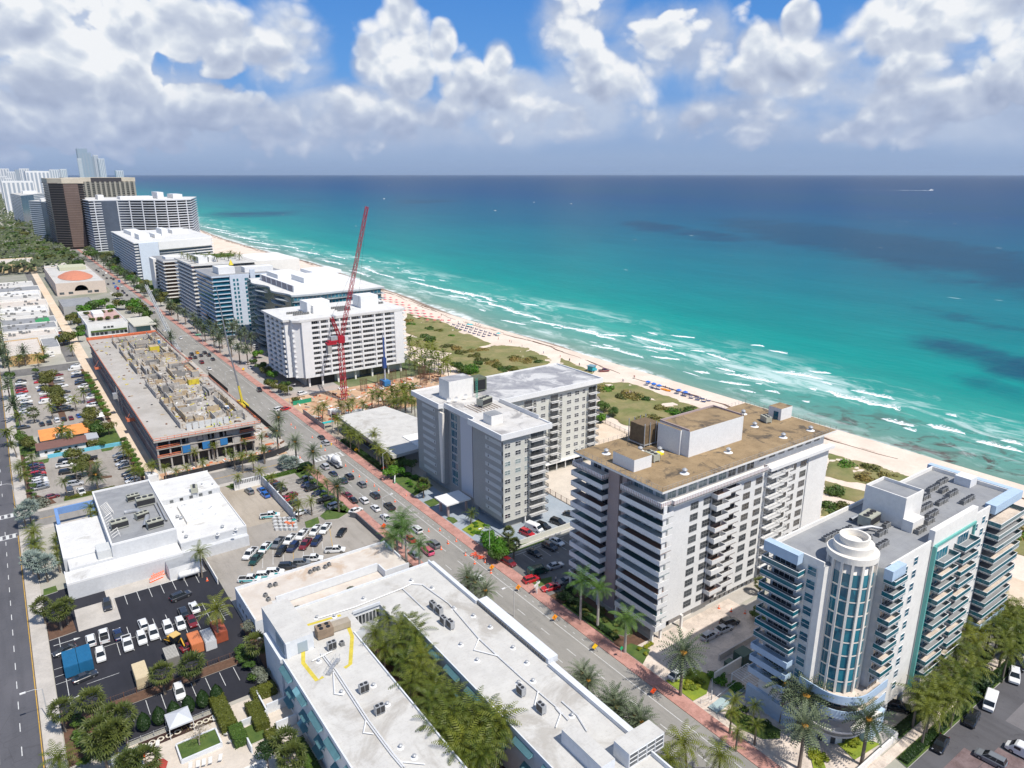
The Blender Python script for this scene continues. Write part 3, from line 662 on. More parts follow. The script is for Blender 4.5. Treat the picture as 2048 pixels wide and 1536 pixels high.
def roofmat(name,c,c2,st,amt=.6,sc=.12,stain=.45):
 if name in MC:return MC[name]
 m=bpy.data.materials.new(name);m.use_nodes=True;q=NT(m.node_tree);b=q.n['Principled BSDF'];b.inputs['Roughness'].default_value=.8;b.inputs['Specular IOR Level'].default_value=.3
 g=q.a('ShaderNodeNewGeometry').outputs['Position']
 o=q.mix(q.rng(q.noise(g,.3,5,.6),.35,.65),(*c,1),(*c2,1))
 o=q.mix(q.rng(q.noise(g,sc,7,.7,.8),stain+.07,stain+.17,0,amt),o,(*st,1))
 o=q.mix(q.rng(q.noise(g,2.4,4,.75),.55,.7,0,.3),o,(*st,1))
 br=q.a('ShaderNodeTexBrick');q.l.new(g,br.inputs['Vector']);br.inputs['Scale'].default_value=1.;br.inputs['Mortar Size'].default_value=.022;br.inputs['Brick Width'].default_value=6.;br.inputs['Row Height'].default_value=1.5
 o=q.mix(q.m('MULTIPLY',br.outputs['Fac'],q.rng(q.noise(g,.5,3),.4,.6,.08,.42)),o,(*st,1))
 q.l.new(o,b.inputs['Base Color']);MC[name]=m;return m
RW=roofmat('white_membrane',(.56,.545,.51),(.49,.475,.445),(.30,.27,.23),.55,.07,.46)
RWB=roofmat('bright_membrane',(.66,.655,.63),(.58,.57,.55),(.30,.28,.25),.55,.13,.5)
RPATCH=roofmat('patchy_roof',(.24,.24,.26),(.33,.33,.34),(.60,.59,.57),.8,.10,.42)
RPATCHW=roofmat('patchy_white_roof',(.50,.48,.45),(.60,.58,.55),(.22,.21,.21),.7,.12,.44)
RBROWN=roofmat('brown_gravel_roof',(.33,.235,.13),(.25,.175,.095),(.065,.055,.045),.85,.16,.46)
RGREY=roofmat('grey_roof',(.235,.24,.25),(.30,.305,.31),(.15,.15,.15),.4,.2,.5);RTAN=roofmat('tan_roof',(.52,.46,.40),(.60,.55,.49),(.42,.27,.15),.5,.1,.5)
OFFW=mat('off_white_stucco',(.78,.755,.71),.75,.08,.12);CREAM=mat('cream_stucco',(.78,.735,.66),.75,.08,.2);BLUEW=mat('pale_blue_stucco',(.42,.54,.67),.7,.06,.2)
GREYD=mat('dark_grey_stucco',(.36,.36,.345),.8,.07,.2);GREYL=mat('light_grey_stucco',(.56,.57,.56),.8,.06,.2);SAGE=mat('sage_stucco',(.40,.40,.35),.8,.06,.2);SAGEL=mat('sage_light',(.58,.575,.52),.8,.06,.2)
PINKW=mat('pinkish_panel',(.40,.315,.30),.8,.12,.3);TEALP=mat('teal_paint',(.13,.42,.38),.5,.1,.4);CONCR=mat('raw_concrete',(.42,.40,.37),.85,.3,.3)
def acunit(kind):
 if kind=='fan':
  a=MB().box(-.42,.42,-.42,.42,.12,.9,0,top=1);a.box(-.5,-.4,-.5,.5,0,.12,0);a.box(.4,.5,-.5,.5,0,.12,0)
  f=MB().cyl(0,0,.9,.98,.36,.36,10,0,1);return a,f,[CONDM,GALV],[BLK,DKMET]
 if kind=='twin':
  a=MB().box(-.5,.5,-.9,.9,.35,1.9,0);
  for y in(-.9,-.05):a.box(-.54,-.5,y+.1,y+.85,.5,1.8,1);a.box(.5,.54,y+.1,y+.85,.5,1.8,1)
  for x,y in((-.4,-.8),(.4,-.8),(-.4,.8),(.4,.8)):a.box(x-.05,x+.05,y-.05,y+.05,0,.35,2)
  f=MB().cyl(0,-.42,1.9,2.0,.34,.34,10,0,1);f.cyl(0,.42,1.9,2.0,.34,.34,10,0,1);return a,f,[GALV,DKMET,WHITE],[BLK,DKMET]
 if kind=='big':
  a=MB().box(-2,2,-1.2,1.2,.4,2.3,0);a.box(-2.05,2.05,-1.25,-1.2,.7,2.0,1);a.box(-2.1,2.1,-1.0,-.8,0,.4,2);a.box(-2.1,2.1,.8,1.0,0,.4,2)
  f=MB();[f.cyl(-1.35+1.35*i,0,2.3,2.45,.55,.55,12,0,1)for i in range(3)];return a,f,[mat('unit_beige',(.42,.42,.34),.6,.15,1.),DKMET,CONCR],[BLK,DKMET]
ACM={}
def ac(kind,x,y,z,rz,label,group,scale=1.):
 if kind not in ACM:
  a,f,m1,m2=acunit(kind);ACM[kind]=(a.mesh('cabinet',m1),f.mesh('fan',m2))
 t=T('air_conditioner',label,'air conditioner',(x,y,z),rz,group,scale);ob('cabinet',ACM[kind][0],t);ob('fan',ACM[kind][1],t);return t
VM={}
def vent(x,y,z,label,group,s=1.):
 if 'v' not in VM:
  a=MB().cyl(0,0,0,.5,.28,.28,10);c=MB().cyl(0,0,.5,.68,.42,.42,10);c.cyl(0,0,.68,.9,.42,.12,10);VM['v']=(a.mesh('pipe',GALV),c.mesh('cowl',GALV),MB().cyl(0,0,0,.1,.75,.6,14).mesh('flashing',WHITE))
 t=T('roof_vent',label,'roof vent',(x,y,z),0,group,s);ob('pipe',VM['v'][0],t);ob('cowl',VM['v'][1],t);ob('flashing',VM['v'][2],t);return t
def par(mb,x0,x1,y0,y1,z0,z1,t=.25,m=0,sides='nsew'):
 """parapet ring"""
 if 's' in sides:mb.box(x0,x1,y0,y0+t,z0,z1,m)
 if 'n' in sides:mb.box(x0,x1,y1-t,y1,z0,z1,m)
 if 'w' in sides:mb.box(x0,x0+t,y0+t+.003,y1-t-.003,z0,z1-.003,m)
 if 'e' in sides:mb.box(x1-t,x1,y0+t+.003,y1-t-.003,z0,z1-.003,m)
# ================================================================ TOWER 1: blue-trimmed tower with the glazed drum (south east)
b=B('apartment_tower','off-white tower with teal glass balconies and a glazed round drum at its corner','apartment tower',(105.3,49.5,0))
mb=MB();mb.prism([(105.3,66),(105.3,56.2),(108.6,55.4),(112.6,52.),(113.2,49.5),(152,49.5),(152,66)],3.4,34.3,0,1,True);mb.box(152.003,163.3,50.7,66,3.4,34.3,0,top=1,skip='b');mb.box(109,160,51.5,64,0,3.4,2)
for x in(116.5,121.5,127.5,134,141,148,155):mb.box(x,x+.7,49.7,50.4,0,3.4,0)
b.part('wall',mb,[OFFW,RGREY,GREYD])
mb=MB();par(mb,105.3,163.4,49.5,66,34.3,35.1,.3,0,'ne');mb.box(105.3,105.6,56.4,65.69,34.3,35.09);mb.box(114,127.9,49.5,49.8,34.3,35.1);mb.box(145.2,152,49.5,49.8,34.3,35.1);mb.box(128,145.1,49.2,50.2,33.9,37.0);b.part('parapet',mb,OFFW)
for q in((103.6,105.25,60.2,67,33.3,35.2),(111.6,116,48.,49.45,33.3,35.2),(152.2,165,48.6,50.6,33.4,35.2),(163.45,165,50.65,67,33.4,35.2)):b.part('fascia',MB().box(*q),BLUEW)
CXd,CYd,RD=110.6,54.6,3.9
mb=MB();mb.cyl(CXd,CYd,3.2,36.2,RD-.25,None,40,0);b.part('drum',mb,[CREAM])
mb=MB()
for r0,r1,z0,z1 in((3.5,4.12,35.8,36.9),(2.9,3.2,36.9,38.2)):
 mb.cyl(CXd,CYd,z0,z1,r1,None,56,0,sm=False)
mb.cyl(CXd,CYd,38.2,39.4,2.35,2.45,36,0,cap=False);mb.cyl(CXd,CYd,38.2,39.4,2.1,2.1,36,0,cap=False)
for i in range(36):
 w0,w1=i*math.pi/18,(i+1)*math.pi/18
 mb.poly([(CXd+r*math.cos(w),CYd+r*math.sin(w),39.4)for r,w in((2.45,w0),(2.45,w1),(2.1,w1),(2.1,w0))])
b.part('drum_crown',mb,[CREAM])
for i in range(9):
 w=R(140)+i*R(24)
 cx,cy=CXd+(RD+.0)*math.cos(w),CYd+(RD+.0)*math.sin(w)
 f=MB().box(-.22,.22,-.2,.2,0,28.4);
 if i==0:fm=f.mesh('pilaster',CREAM)
 b.put('pilaster',fm,cx,cy,7.6,w)
def curved(r,w0,w1,z0,z1,n=4):
 m=MB()
 for k in range(n):
  a0=w0+(w1-w0)*k/n;a1=w0+(w1-w0)*(k+1)/n
  m.poly([(r*math.cos(a0),r*math.sin(a0),z0),(r*math.cos(a1),r*math.sin(a1),z0),(r*math.cos(a1),r*math.sin(a1),z1),(r*math.cos(a0),r*math.sin(a0),z1)],0)
 return m
gm=curved(RD-.12,R(2.5),R(21.5),.25,2.62).mesh('window',[TEALG]);sm=curved(RD-.03,R(0),R(24),0,.25).mesh('spandrel',[CREAM])
for i in range(8):
 for k in range(10):
  w=R(140)+i*R(24)
  o=b.put('window',gm,CXd,CYd,7.6+k*2.63,w);ob('spandrel',sm,o)
mb=MB();mb.box(105.22,105.28,57.4,59.2,5,31.8);b.part('recess',mb,GREYL)
for k in range(10):
 z=8.0+2.6*k
 b.win(105.22,58.3,z+.4,1.6,1.6,'W','hung',BLUEG,FRAMEW)
 if z>15:balcony(b,105.3,63.2,z,7.4,2.2,'W','glass',FRAMEW)
 else:balcony(b,105.3,63.2,z,7.6,2.4,'W','solid',BLUEW)
 b.win(105.3,63.4,z+.05,4.2,2.1,'W','bay',DARKG,FRAMEW)
for k in range(10):
 z=9.4+2.55*k
 if z>12:balcony(b,114.0,49.5,z+.1,4.2,2.0,'S','glass',FRAMEW,floor=TANP if k in(1,2,3,6)else None)
 b.win(114.0,49.5,z+.15,3.0,2.0,'S','door',DARKG,FRAMEW)
for k in range(11):
 z=5.2+2.6*k
 for x in(119.4,122.8):b.win(x,49.5,z+(.0 if x<121 else .8),1.35,1.5,'S','hung',BLUEG,FRAMEW)
 for x in(146.6,149.6):b.win(x,49.5,z+(.0 if x<148 else .8),1.3,1.45,'S','hung',BLUEG,FRAMEW)
 b.win(151.2,49.5,z+.4,.5,.6,'S','plain',BLUEG,FRAMEW)
mb=MB();mb.box(128.2,144.9,49.3,49.45,4,33.8,0);mb.box(128.2,128.6,48.6,49.3,4,34,1);mb.box(128.6,144.9,48.9,49.3,33.6,34.1,1);mb.box(144.5,144.9,48.9,49.3,24,33.6,1);mb.box(136.4,136.6,48.2,49.3,6,28,2);b.part('balcony_bay',mb,[OFFW,TEALP,CREAM])
for k in range(10):
 z=7.2+2.6*k
 for x,dz in((132.4,-.5),(140.6,0.)):
  balcony(b,x,49.3,z+dz,6.4,2.0,'S','glass',FRAMEW,floor=TANP if(k*3+int(x))%5<2 else None);b.win(x,49.28,z+dz+.1,4.4,2.0,'S','bay',TEALG,FRAMEW)
for k in range(11):
 z=5.4+2.55*k
 balcony(b,158.3,50.7,z,12.4,3.6,'S','glass' if k>1 else 'solid',FRAMEW if k>1 else BLUEW,floor=TANP if k%3==1 else None);b.win(157,50.7,z+.1,8,2.0,'S','bay',DARKG,FRAMEW)
 balcony(b,163.3,58,z,14.,2.2,'E','glass',FRAMEW)
def band(z0,z1,r=5.6,zf=None):
 pl=[(104.2,66),(104.2,57.5)]
 for i in range(13):w=R(180+i*7.5);pl.append((CXd-.4+(r+.4)*math.cos(w),CYd-1.2+r*math.sin(w)))
 pl+=[(116.2,47.85),(116.2,49.45)]
 out=pl;inn=[(105.25,66),(105.25,57.5)]+[(CXd-.4+(r-.1)*math.cos(R(180+i*7.5)),CYd-1.2+(r-.5)*math.sin(R(180+i*7.5)))for i in range(13)]+[(116.1,48.3)]
 m=MB();n=len(out)-1
 for k in range(1,n-1):
  (x0,y0),(x1,y1)=out[k],out[k+1]
  m.poly([(x0,y0,z0),(x1,y1,z0),(x1,y1,z1),(x0,y0,z1)]);dx_,dy_=CXd-x0,CYd-y0
  q=lambda x,y,s=.18:(x+(CXd-x)/max(.1,math.hypot(CXd-x,CYd-y))*s,y+(CYd-y)/max(.1,math.hypot(CXd-x,CYd-y))*s)
  a,c=q(x0,y0),q(x1,y1);m.poly([(x0,y0,z1),(x1,y1,z1),(*c,z1),(*a,z1)]);m.poly([(*c,z0),(*a,z0),(*a,z1),(*c,z1)])
 m.prism(out[1:],z0+.02,z0+.12,1,1,True)
 return m
b.part('terrace',band(10.6,12.3),[BLUEW,TANP]);b.part('terrace',band(7.6,9.3),[BLUEW,TANP]);b.part('canopy',band(4.9,5.3,5.9),[OFFW,OFFW]);b.part('canopy',band(3.4,3.7,5.2),[GREYL,GREYL])
mb=MB();mb.cyl(CXd,CYd,0,7.6,4.1,None,32,0)
b.part('lobby',mb,[OFFW])
for i in range(8):
 w=R(165+i*15);gmm=WM.get('lob')or WM.setdefault('lob',MB().box(-.06,.06,-.4,.4,0,2.3).mesh('door',DARKG));b.put('door',gmm,CXd+4.12*math.cos(w),CYd+4.12*math.sin(w),.1 if i%2==0 else 5.3,w)
b.part('podium_wall',MB().box(104.5,105.3,57.5,68,0,3.6),BLUEW);b.part('podium_wall',MB().box(112.5,118,48.2,49.4,0,4.8),BLUEW)
mb=MB();mb.box(129.6,136.2,55.6,63.4,34.3,39.9,0,top=1);par(mb,129.6,136.2,55.6,63.4,39.9,40.5,.25);mb.box(129.2,133.4,53.6,55.55,34.3,36.5,0);b.part('penthouse',mb,[OFFW,RGREY]);mb=MB();mb.box(159.4,162.6,56.4,59.6,34.3,36.2);b.part('stair_head',mb,WHITE)
mb=MB();mb.tube([(117,60.5,35),(120,60,35.2),(124,58.6,35.2),(125,57,35.1)],.35,8);mb.tube([(124,62.5,35),(128,62.3,35),(129,60.6,35)],.4,8);b.part('duct',mb,GALV)
ROWS=[(113.6,61.4,5,1.0,0),(118.2,61.0,4,1.,0),(118.4,54.3,4,1.0,0),(119.6,57.0,2,1.1,0),(123.2,56.7,3,1.1,0),(130.0,53.,3,1.1,0),(127.3,57.6,2,1,0),(135.2,53.8,3,1.0,0),(138.0,54.9,4,1.1,0),(139.6,57.2,5,1.05,0),
  (145.4,56.4,4,1.05,0),(151.2,57.,4,1.05,0),(150,53.8,5,1.05,0),(150.6,60.6,4,1.05,0),(155.8,61.,4,1.05,0),(145.4,59.4,3,1.1,0),(152,58.8,3,1.05,0)]
for r,(x,y,n_,st,_)in enumerate(ROWS):
 for k in range(n_):ac('fan',x+k*st,y+(k%2)*.05,34.3,0,'%s small fan condenser in the %s row from the drum on the blue-trimmed tower'%(ORD[k],ORD[r]),'fan condensers on the blue-trimmed tower')
ac('big',126.2,60.2,34.3,R(4),'white packaged cooling unit beside the roof block of the blue-trimmed tower',None);ac('big',141.6,60.2,34.3,R(0),'white packaged cooling unit seaward of the roof block on the blue-trimmed tower',None)
# ================================================================ TOWER 2: white tower with the brown roof
b=B('apartment_tower','white tower with a brown gravel roof and stacks of solid white balconies','apartment tower',(104.6,91,0))
mb=MB();mb.box(105.8,164.3,91.2,117,3.2,31.8,0,skip='b');mb.box(118,163,93,116,0,3.2,1,skip='t');mb.box(155.8,164.4,90.95,91.2,3.2,31.8,0);b.part('wall',mb,[WHITE,GREYL])
mb=MB();mb.box(104.4,105.8,102.4,103.7,0,35.4,0);mb.box(104.4,105.8,104.7,108.2,0,35.4,0);mb.box(105.2,105.8,103.7,104.7,0,35,1);mb.box(105.6,105.79,91.3,102.4,3.2,31.8,2);mb.box(105.6,105.79,108.2,117,3.2,31.8,2);b.part('core_panel',mb,[PINKW,GREYD,GREYL])
mb=MB();mb.box(106,164,92.4,116,31.8,35.5,0);b.part('penthouse_wall',mb,[OFFW])
for k in range(9):b.win(107.6+k*3.3,92.4,32.5,2.6,2.2,'S','slide',PALEG if k<6 else DARKG,FRAMEW)
for k in range(7):b.win(138.5+k*3.7,92.4,33.6,2.2,1.,'S','slide',DARKG,FRAMEG)
for y in(94,97.4,100.4,110,113.6):b.win(106,y,32.4,2.6,2.3,'W','slide',PALEG if y<105 else DARKG,FRAMEW)
mb=MB();mb.box(102.4,165.6,90.3,117.8,35.5,36.,0,top=1);b.part('roof',mb,[OFFW,RBROWN])
mb=MB()
for x0,y0,x1,y1 in((102.5,90.4,165.5,90.4),(102.5,90.4,102.5,117.7),(102.5,117.7,165.5,117.7),(165.5,90.4,165.5,117.7)):
 n=int(math.hypot(x1-x0,y1-y0)/1.5)
 for i in range(n+1):x=x0+(x1-x0)*i/n;y=y0+(y1-y0)*i/n;mb.box(x-.025,x+.025,y-.025,y+.025,36,37.0)
 mb.tube([(x0,y0,37.),(x1,y1,37.)],.025,4);mb.tube([(x0,y0,36.5),(x1,y1,36.5)],.02,4)
b.part('roof_railing',mb,GALV)
mb=MB();mb.box(121,140.2,99.8,109,36,42.2,0,top=1);mb.box(120.4,121,102,108.9,36,42.0,0,top=1);par(mb,121,140.2,99.8,109,42.2,42.6,.3,2,'nwe');b.part('penthouse',mb,[WHITE,RBROWN,PINKW])
mb=MB();mb.box(104.9,110.3,101,107.6,36,38.8,0,top=1);mb.box(110.35,111.2,105,109,36,37.6,0);b.part('stair_head',mb,[WHITE,RBROWN]);mb=MB();mb.box(160.2,165.,102.8,106.6,36,39.2,0,top=1);b.part('stair_head',mb,[WHITE,RBROWN])
mb=MB().box(160.15,160.2,103.6,105,36.1,38.2);b.part('door',mb,BLUEG)
mb=MB().box(101.4,101.41,0,.1,0,.1)
balcony(b,121.6,91.2,32.4,32.,1.4,'S','striped',WHITE,rh=.85);balcony(b,105.8,96.5,32.4,12.,3.3,'W','striped',WHITE,rh=.85);balcony(b,105.8,113.4,32.4,10.4,3.3,'W','striped',WHITE,rh=.85)
mb=MB().box(138.3,164.6,89.6,91.15,31.6,32.4);b.part('cornice',mb,WHITE)
FLO=[None,mat('balcony_tile_brown',(.22,.13,.10),.7),mat('balcony_tile_grey',(.25,.25,.25),.7),mat('balcony_tile_teal',(.08,.17,.17),.7)]
for k in range(11):
 z=3.4+2.66*k
 balcony(b,105.7,96.2,z,12.6,3.3,'W','solid',WHITE,floor=FLO[(k*7)%4]);balcony(b,105.7,113.4,z,10.8,3.3,'W','solid',WHITE,floor=FLO[(k*5+1)%4])
 mb_=None
 for y in(93.2,96.6,100):b.win(105.6,y,z+.05,2.4,2.1,'W','slide',DARKG,FRAMEG)
 for y in(110.5,114.3):b.win(105.6,y,z+.05,2.6,2.1,'W','slide',DARKG,FRAMEG)
 b.put('wing_wall',WM.get('ww')or WM.setdefault('ww',MB().box(-.5,.5,-.9,-.75,.0,2.5).mesh('wing_wall',WHITE)),103.6,91.15,z)
 if k:
  balcony(b,121.4,91.2,z,4.5,1.8,'S','solid',WHITE,floor=FLO[k%3]);balcony(b,125.9,91.2,z+.02,4.3,1.2,'S','solid',WHITE,floor=FLO[1]);
  balcony(b,141.2,91.2,z,5.2,1.8,'S','clear',WHITE);balcony(b,146.,91.2,z+.01,4.0,1.2,'S','clear',WHITE)
 for x in(121.4,125.9,141.2,146.):b.win(x,91.19,z+.05,3.4,2.1,'S','door',DARKG if x<130 else GREYG,FRAMEG)
 if k<10:
  for x in(113.8,118.0,131.9,136.3,149.7,154.):b.win(x,91.2,4.55+2.68*k,2.4,1.55,'S','grid',DARKG,FRAMEG)
  balcony(b,164.3,98,z+2.6,8,2.4,'E','bars',WHITE)
for y in(91.0,102.2,108.4,118.4):b.part('column',MB().box(102.5,103.0,y-.25,y+.25,0,3.2),OFFW)
for x in(105,111.8):b.part('column',MB().box(x,x+.5,90.7,91.2,0,3.2),OFFW)
b.part('lobby_wall',MB().box(110.5,117.8,93,93.3,0,3.2),OFFW)
for k in range(16):b.win(124.5+k*1.7,93,.4,.7,2.2,'S','plain',DARKG,FRAMEW)
for k,(x,y)in enumerate([(107.5,112.5),(115,109),(118.5,106.2),(113.4,94.2),(131,96.5),(146,113),(143.5,106),(151,104),(160,94),(150,95),(157,112)]):
 vent(x,y,36,'%s mushroom vent on the brown gravel roof, counting from the street end'%ORD[k],'vents on the brown roof',1.4)
ac('big',113.2,103.6,36,1.5,'white rooftop unit between the small stair head and the big roof block',None,.8);ac('big',152.5,110,36,.2,'white rooftop unit far out on the brown roof',None,.6);ac('big',156.5,104.6,36,1.2,'white rooftop unit beside the seaward stair head',None,.7)
t=T('cooling_tower','brown timber-slatted cooling tower behind the white roof block','cooling tower',(120,112.6,36));ob('louvre',MB().box(-2.6,2.6,-2.4,2.4,.6,5.2).mesh('louvre',mat('timber_slats',(.19,.13,.07),.8,.4,1.5)),t)
mb=MB()
for x in(-2.8,-1,1,2.8):
 for y in(-2.6,2.6):mb.box(x-.08,x+.08,y-.08,y+.08,0,5.9)
mb.box(-2.9,2.9,-2.7,2.7,.4,.6);ob('frame',mb.mesh('frame',GALV),t)
t=T('tarp','yellow tarp lying on the brown roof','tarp',(116.9,105.2,36));ob('sheet',MB().box(-1,1,-.9,.9,0,.3).mesh('sheet',mat('yellow_tarp',(.75,.62,.02),.6)),t)
# ================================================================ TOWER 3: grey tower
b=B('apartment_tower','grey T-shaped tower with white roof fascia and pale horizontal wall bands','apartment tower',(104.5,150.6,0))
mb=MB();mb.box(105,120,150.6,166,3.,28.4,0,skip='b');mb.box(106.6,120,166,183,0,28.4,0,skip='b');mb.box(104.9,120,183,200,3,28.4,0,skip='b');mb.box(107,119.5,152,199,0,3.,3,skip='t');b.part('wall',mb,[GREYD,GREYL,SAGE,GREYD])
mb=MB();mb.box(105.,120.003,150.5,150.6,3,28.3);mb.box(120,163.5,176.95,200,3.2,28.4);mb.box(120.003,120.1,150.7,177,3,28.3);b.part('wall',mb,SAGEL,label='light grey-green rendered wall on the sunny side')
mb=MB();mb.box(121,163,180,199,0,3.2,0)
for k in range(6):mb.box(141.3+k*3.9,141.6+k*3.9,176.2,176.5,0,3.2,1)
mb.box(138,164,175.4,177,3.2,3.45,1);b.part('podium',mb,[DARKG,WHITE])
pl=[(103.6,149.4),(121.3,149.4),(121.3,175.6),(165,175.6),(165,201.2),(103.6,201.2),(103.6,183.4),(105.6,183.4),(105.6,166.6),(103.6,166.6)]
mb=MB().prism(pl,28.4,29.6,0,0,True);n=len(pl)
b.part('fascia',mb,WHITE)
mb=MB();mb.poly([(103.9,149.7,29.61),(121,149.7,29.61),(121,175.9,29.61),(121,200.9,29.61),(103.9,200.9,29.61),(103.9,183.7,29.61),(105.9,183.7,29.61),(105.9,166.3,29.61),(103.9,166.3,29.61)],0);mb.poly([(121.01,175.9,29.61),(164.7,175.9,29.61),(164.7,200.9,29.61),(121.01,200.9,29.61)],1);b.part('roof',mb,[RPATCHW,RPATCH])
mb=MB()
for x0,x1,y0,y1 in((103.6,121.3,149.4,149.8),(120.9,121.3,149.8,175.6),(121.3,165,175.6,176.),(164.6,165,176,201.2),(103.6,164.6,200.8,201.2),(103.6,104,183.4,200.8),(103.6,104,149.8,166.6),(105.6,106,166.6,183.4)):mb.box(x0,x1,y0,y1,29.6,30.05)
mb.box(120.7,120.9,155,175,29.6,30.9);b.part('parapet',mb,WHITE)
for k in range(9):
 z=3.8+2.66*k
 for x,w in((106.4,1.8),(110.,1.8),(113.,1.3)):b.win(x,150.5,z+.3,w,1.3,'S','two',PALEG if(k in(5,6)and x>0)else DARKG,FRAMEW)
 for x,w in((139.6,1.8),(150.8,1.8),(154.3,1.8),(157.4,1.2),(147.3,1.),(136.2,1.)):b.win(x,176.95,z+.5,w,1.3,'S','two',DARKG,FRAMEW)
 for xc in(133.4,144.3):balcony(b,xc,176.95,z+.1,4.2,1.6,'S','bars',WHITE);b.win(xc,176.94,z+.15,3.,2.0,'S','slide',DARKG,FRAMEG)
 balcony(b,161.2,176.95,z+.1,4.4,1.7,'S','bars',WHITE);b.win(161.2,176.94,z+.15,3.2,2.0,'S','slide',DARKG,FRAMEG);balcony(b,120.,150.6+3,z,0.01,.01,'E')if 0 else None
 bd=WM.get('band')or WM.setdefault('band',MB().box(-4.1,4.1,-.06,0,0,1.15).mesh('wall_band',GREYL))
 o=b.put('wall_band',bd,105,155.4,z+.7,-math.pi/2);b.win(104.94,157.9,z+.9,.5,.8,'W','plain',DARKG,FRAMEW);o=b.put('wall_band',bd,104.9,192.1,z+.7,-math.pi/2);b.win(104.84,188.6,z+.9,.5,.8,'W','plain',DARKG,FRAMEW);b.win(105.0,151.0,z+.9,.5,1.1,'W','plain',DARKG,FRAMEG)
 b.win(106.6,179.2,z+.1,3.4,2.2,'W','bay',BLUEG,FRAMEW);b.win(106.6,166.9,z+.1,1.2,2.2,'W','plain',DARKG,FRAMEG)
for k in range(10):balcony(b,116.7,150.5,3.2+2.55*k,6.2,1.7,'S','bars',WHITE);b.win(116.7,150.49,3.3+2.55*k,4.4,1.9,'S','door',DARKG,FRAMEG)
mb=MB();b_=[(105.,182.1,27.),(105.,184.7,27.)];mb.v+=[(104.2,182.1,27.2),(104.2,184.7,27.2),(104.2,183.9,3.6),(104.2,183.1,3.6),(104.9,182.1,27.2),(104.9,184.7,27.2),(104.9,183.9,3.6),(104.9,183.1,3.6)]
for f in((0,1,2,3),(0,4,5,1),(1,5,6,2),(3,2,6,7),(0,3,7,4)):mb.f.append(f);mb.mi.append(0);mb.sm.append(False)
b.part('fin',mb,CREAM);b.part('stair_panel',MB().box(106.,106.58,168,174.6,3.6,28.3),mat('pale_panel',(.52,.53,.56),.7));b.part('column',MB().box(112.7,113.1,150.7,151.1,.3,3),WHITE);b.part('column',MB().box(118.8,119.2,150.7,151.1,.3,3),WHITE)
b.part('penthouse',MB().box(108.4,117.4,184.8,191.,29.6,36,0,top=1),[OFFW,RPATCH]);b.part('stair_head',MB().box(106.6,110.6,158.6,162.8,29.6,32.4,0,top=1),[OFFW,RGREY])
b.part('canopy',MB().box(96,104.5,166.8,174.1,4.1,4.5),WHITE);[b.part('column',MB().box(x,x+.6,y,y+.6,0,4.1),PINKW)for x,y in((97,168),(97,172.4),(103.4,168))]
t=T('cooling_tower','green-brown slatted cooling tower on the grey tower roof','cooling tower',(121.5,189.6,29.6));ob('louvre',MB().box(-2.7,2.7,-2.2,2.2,.5,4.8).mesh('louvre',mat('green_slats',(.13,.15,.10),.8,.5,1.5)),t);ob('intake',MB().box(-2.2,2.2,-2.3,-2.2,1.,4.2).mesh('intake',BLK),t)
t=T('lattice_mast','thin green lattice mast beside the white roof block of the grey tower','mast',(117.6,183.2,29.6));mb=MB()
for k in range(8):mb.bar((-.3,0,k*.8),(.3,0,k*.8+.8),.07);mb.bar((.3,0,k*.8),(-.3,0,k*.8+.8),.07)
for x in(-.3,.3):mb.bar((x,0,0),(x,0,6.6),.1)
ob('truss',mb.mesh('truss',mat('green_steel',(.05,.30,.22),.5)),t)
ac('big',114.8,174.6,29.9,.3,'galvanised packaged chiller on the roof rails of the grey tower',None,1.1)
mb=MB();[mb.box(109.5+k*1.2,109.6+k*1.2,170,178,29.75,29.9)for k in range(8)];b.part('roof_rails',mb,mat('rusty_rail',(.25,.15,.09),.8));
for k,(x,y)in enumerate([(107.3,183.4),(109.6,182.9),(113.5,183.6)]):
 t=T('satellite_dish','%s satellite dish at the foot of the roof block on the grey tower'%ORD[k],'satellite dish',(x,y,29.6));mb=MB().cyl(0,0,0,1,.05);ob('post',mb.mesh('post',GALV),t);mb=MB();[mb.poly([(0,.1,1.2)]+[(.8*math.cos(a),-.25,1.2+.8*math.sin(a))for a in(i*.5236,(i+1)*.5236)])for i in range(12)];ob('dish',mb.mesh('dish',WHITE),t)
# ================================================================ HOTEL (foreground, white roofs, three wings round a palm court)
HW=mat('hotel_white',(.66,.68,.70),.75,.08,.15);AWN=mat('teal_awning',(.17,.36,.40),.6,.15,1.)
b=B('hotel','low white hotel with three roof wings around a palm courtyard','hotel',(32,118,0))
mb=MB();mb.box(31.8,46.4,40,118.9,0,9.7,0,top=1,skip='b');mb.box(38.1,73,125,133.8,0,9.7,0,top=1,skip='b');mb.box(57,71.8,40,124.997,0,9.7,0,top=1,skip='b');mb.box(38.2,48.6,118.9,125,0,9.7,0,top=1,skip='b');mb.box(54.8,56.997,119,124.997,0,9.7,0,top=1,skip='b')
b.part('wing',mb,[HW,RW])
mb=MB();mb.box(31.8,32.05,40,118.8,9.7,10.05);mb.box(46.15,46.4,40,118.9,9.7,10.05);mb.box(57,57.2,40,119,9.7,10.05);mb.box(71.5,71.8,40,88,9.7,10.5);mb.box(71.5,71.8,113,133.8,9.7,10.5);mb.box(38.1,71.5,133.5,133.8,9.7,10.1);mb.box(71.85,73.2,66,88.5,9.3,9.9);mb.box(71.85,73.0,114,133.8,9.2,9.8);mb.box(48.6,54.8,124.7,124.98,9.7,10.4);b.part('parapet',mb,HW)
mb=MB();mb.box(71.9,74.2,88.6,112.8,9.5,10.8);mb.box(72.3,73.8,88.7,112.6,0,9.5,1);b.part('street_canopy',mb,[HW,HW])
for k in range(28):b.win(71.9-.1,89.6+k*.85,9.9,.55,.6,'W','plain',DARKG,FRAMEG,sub=False)
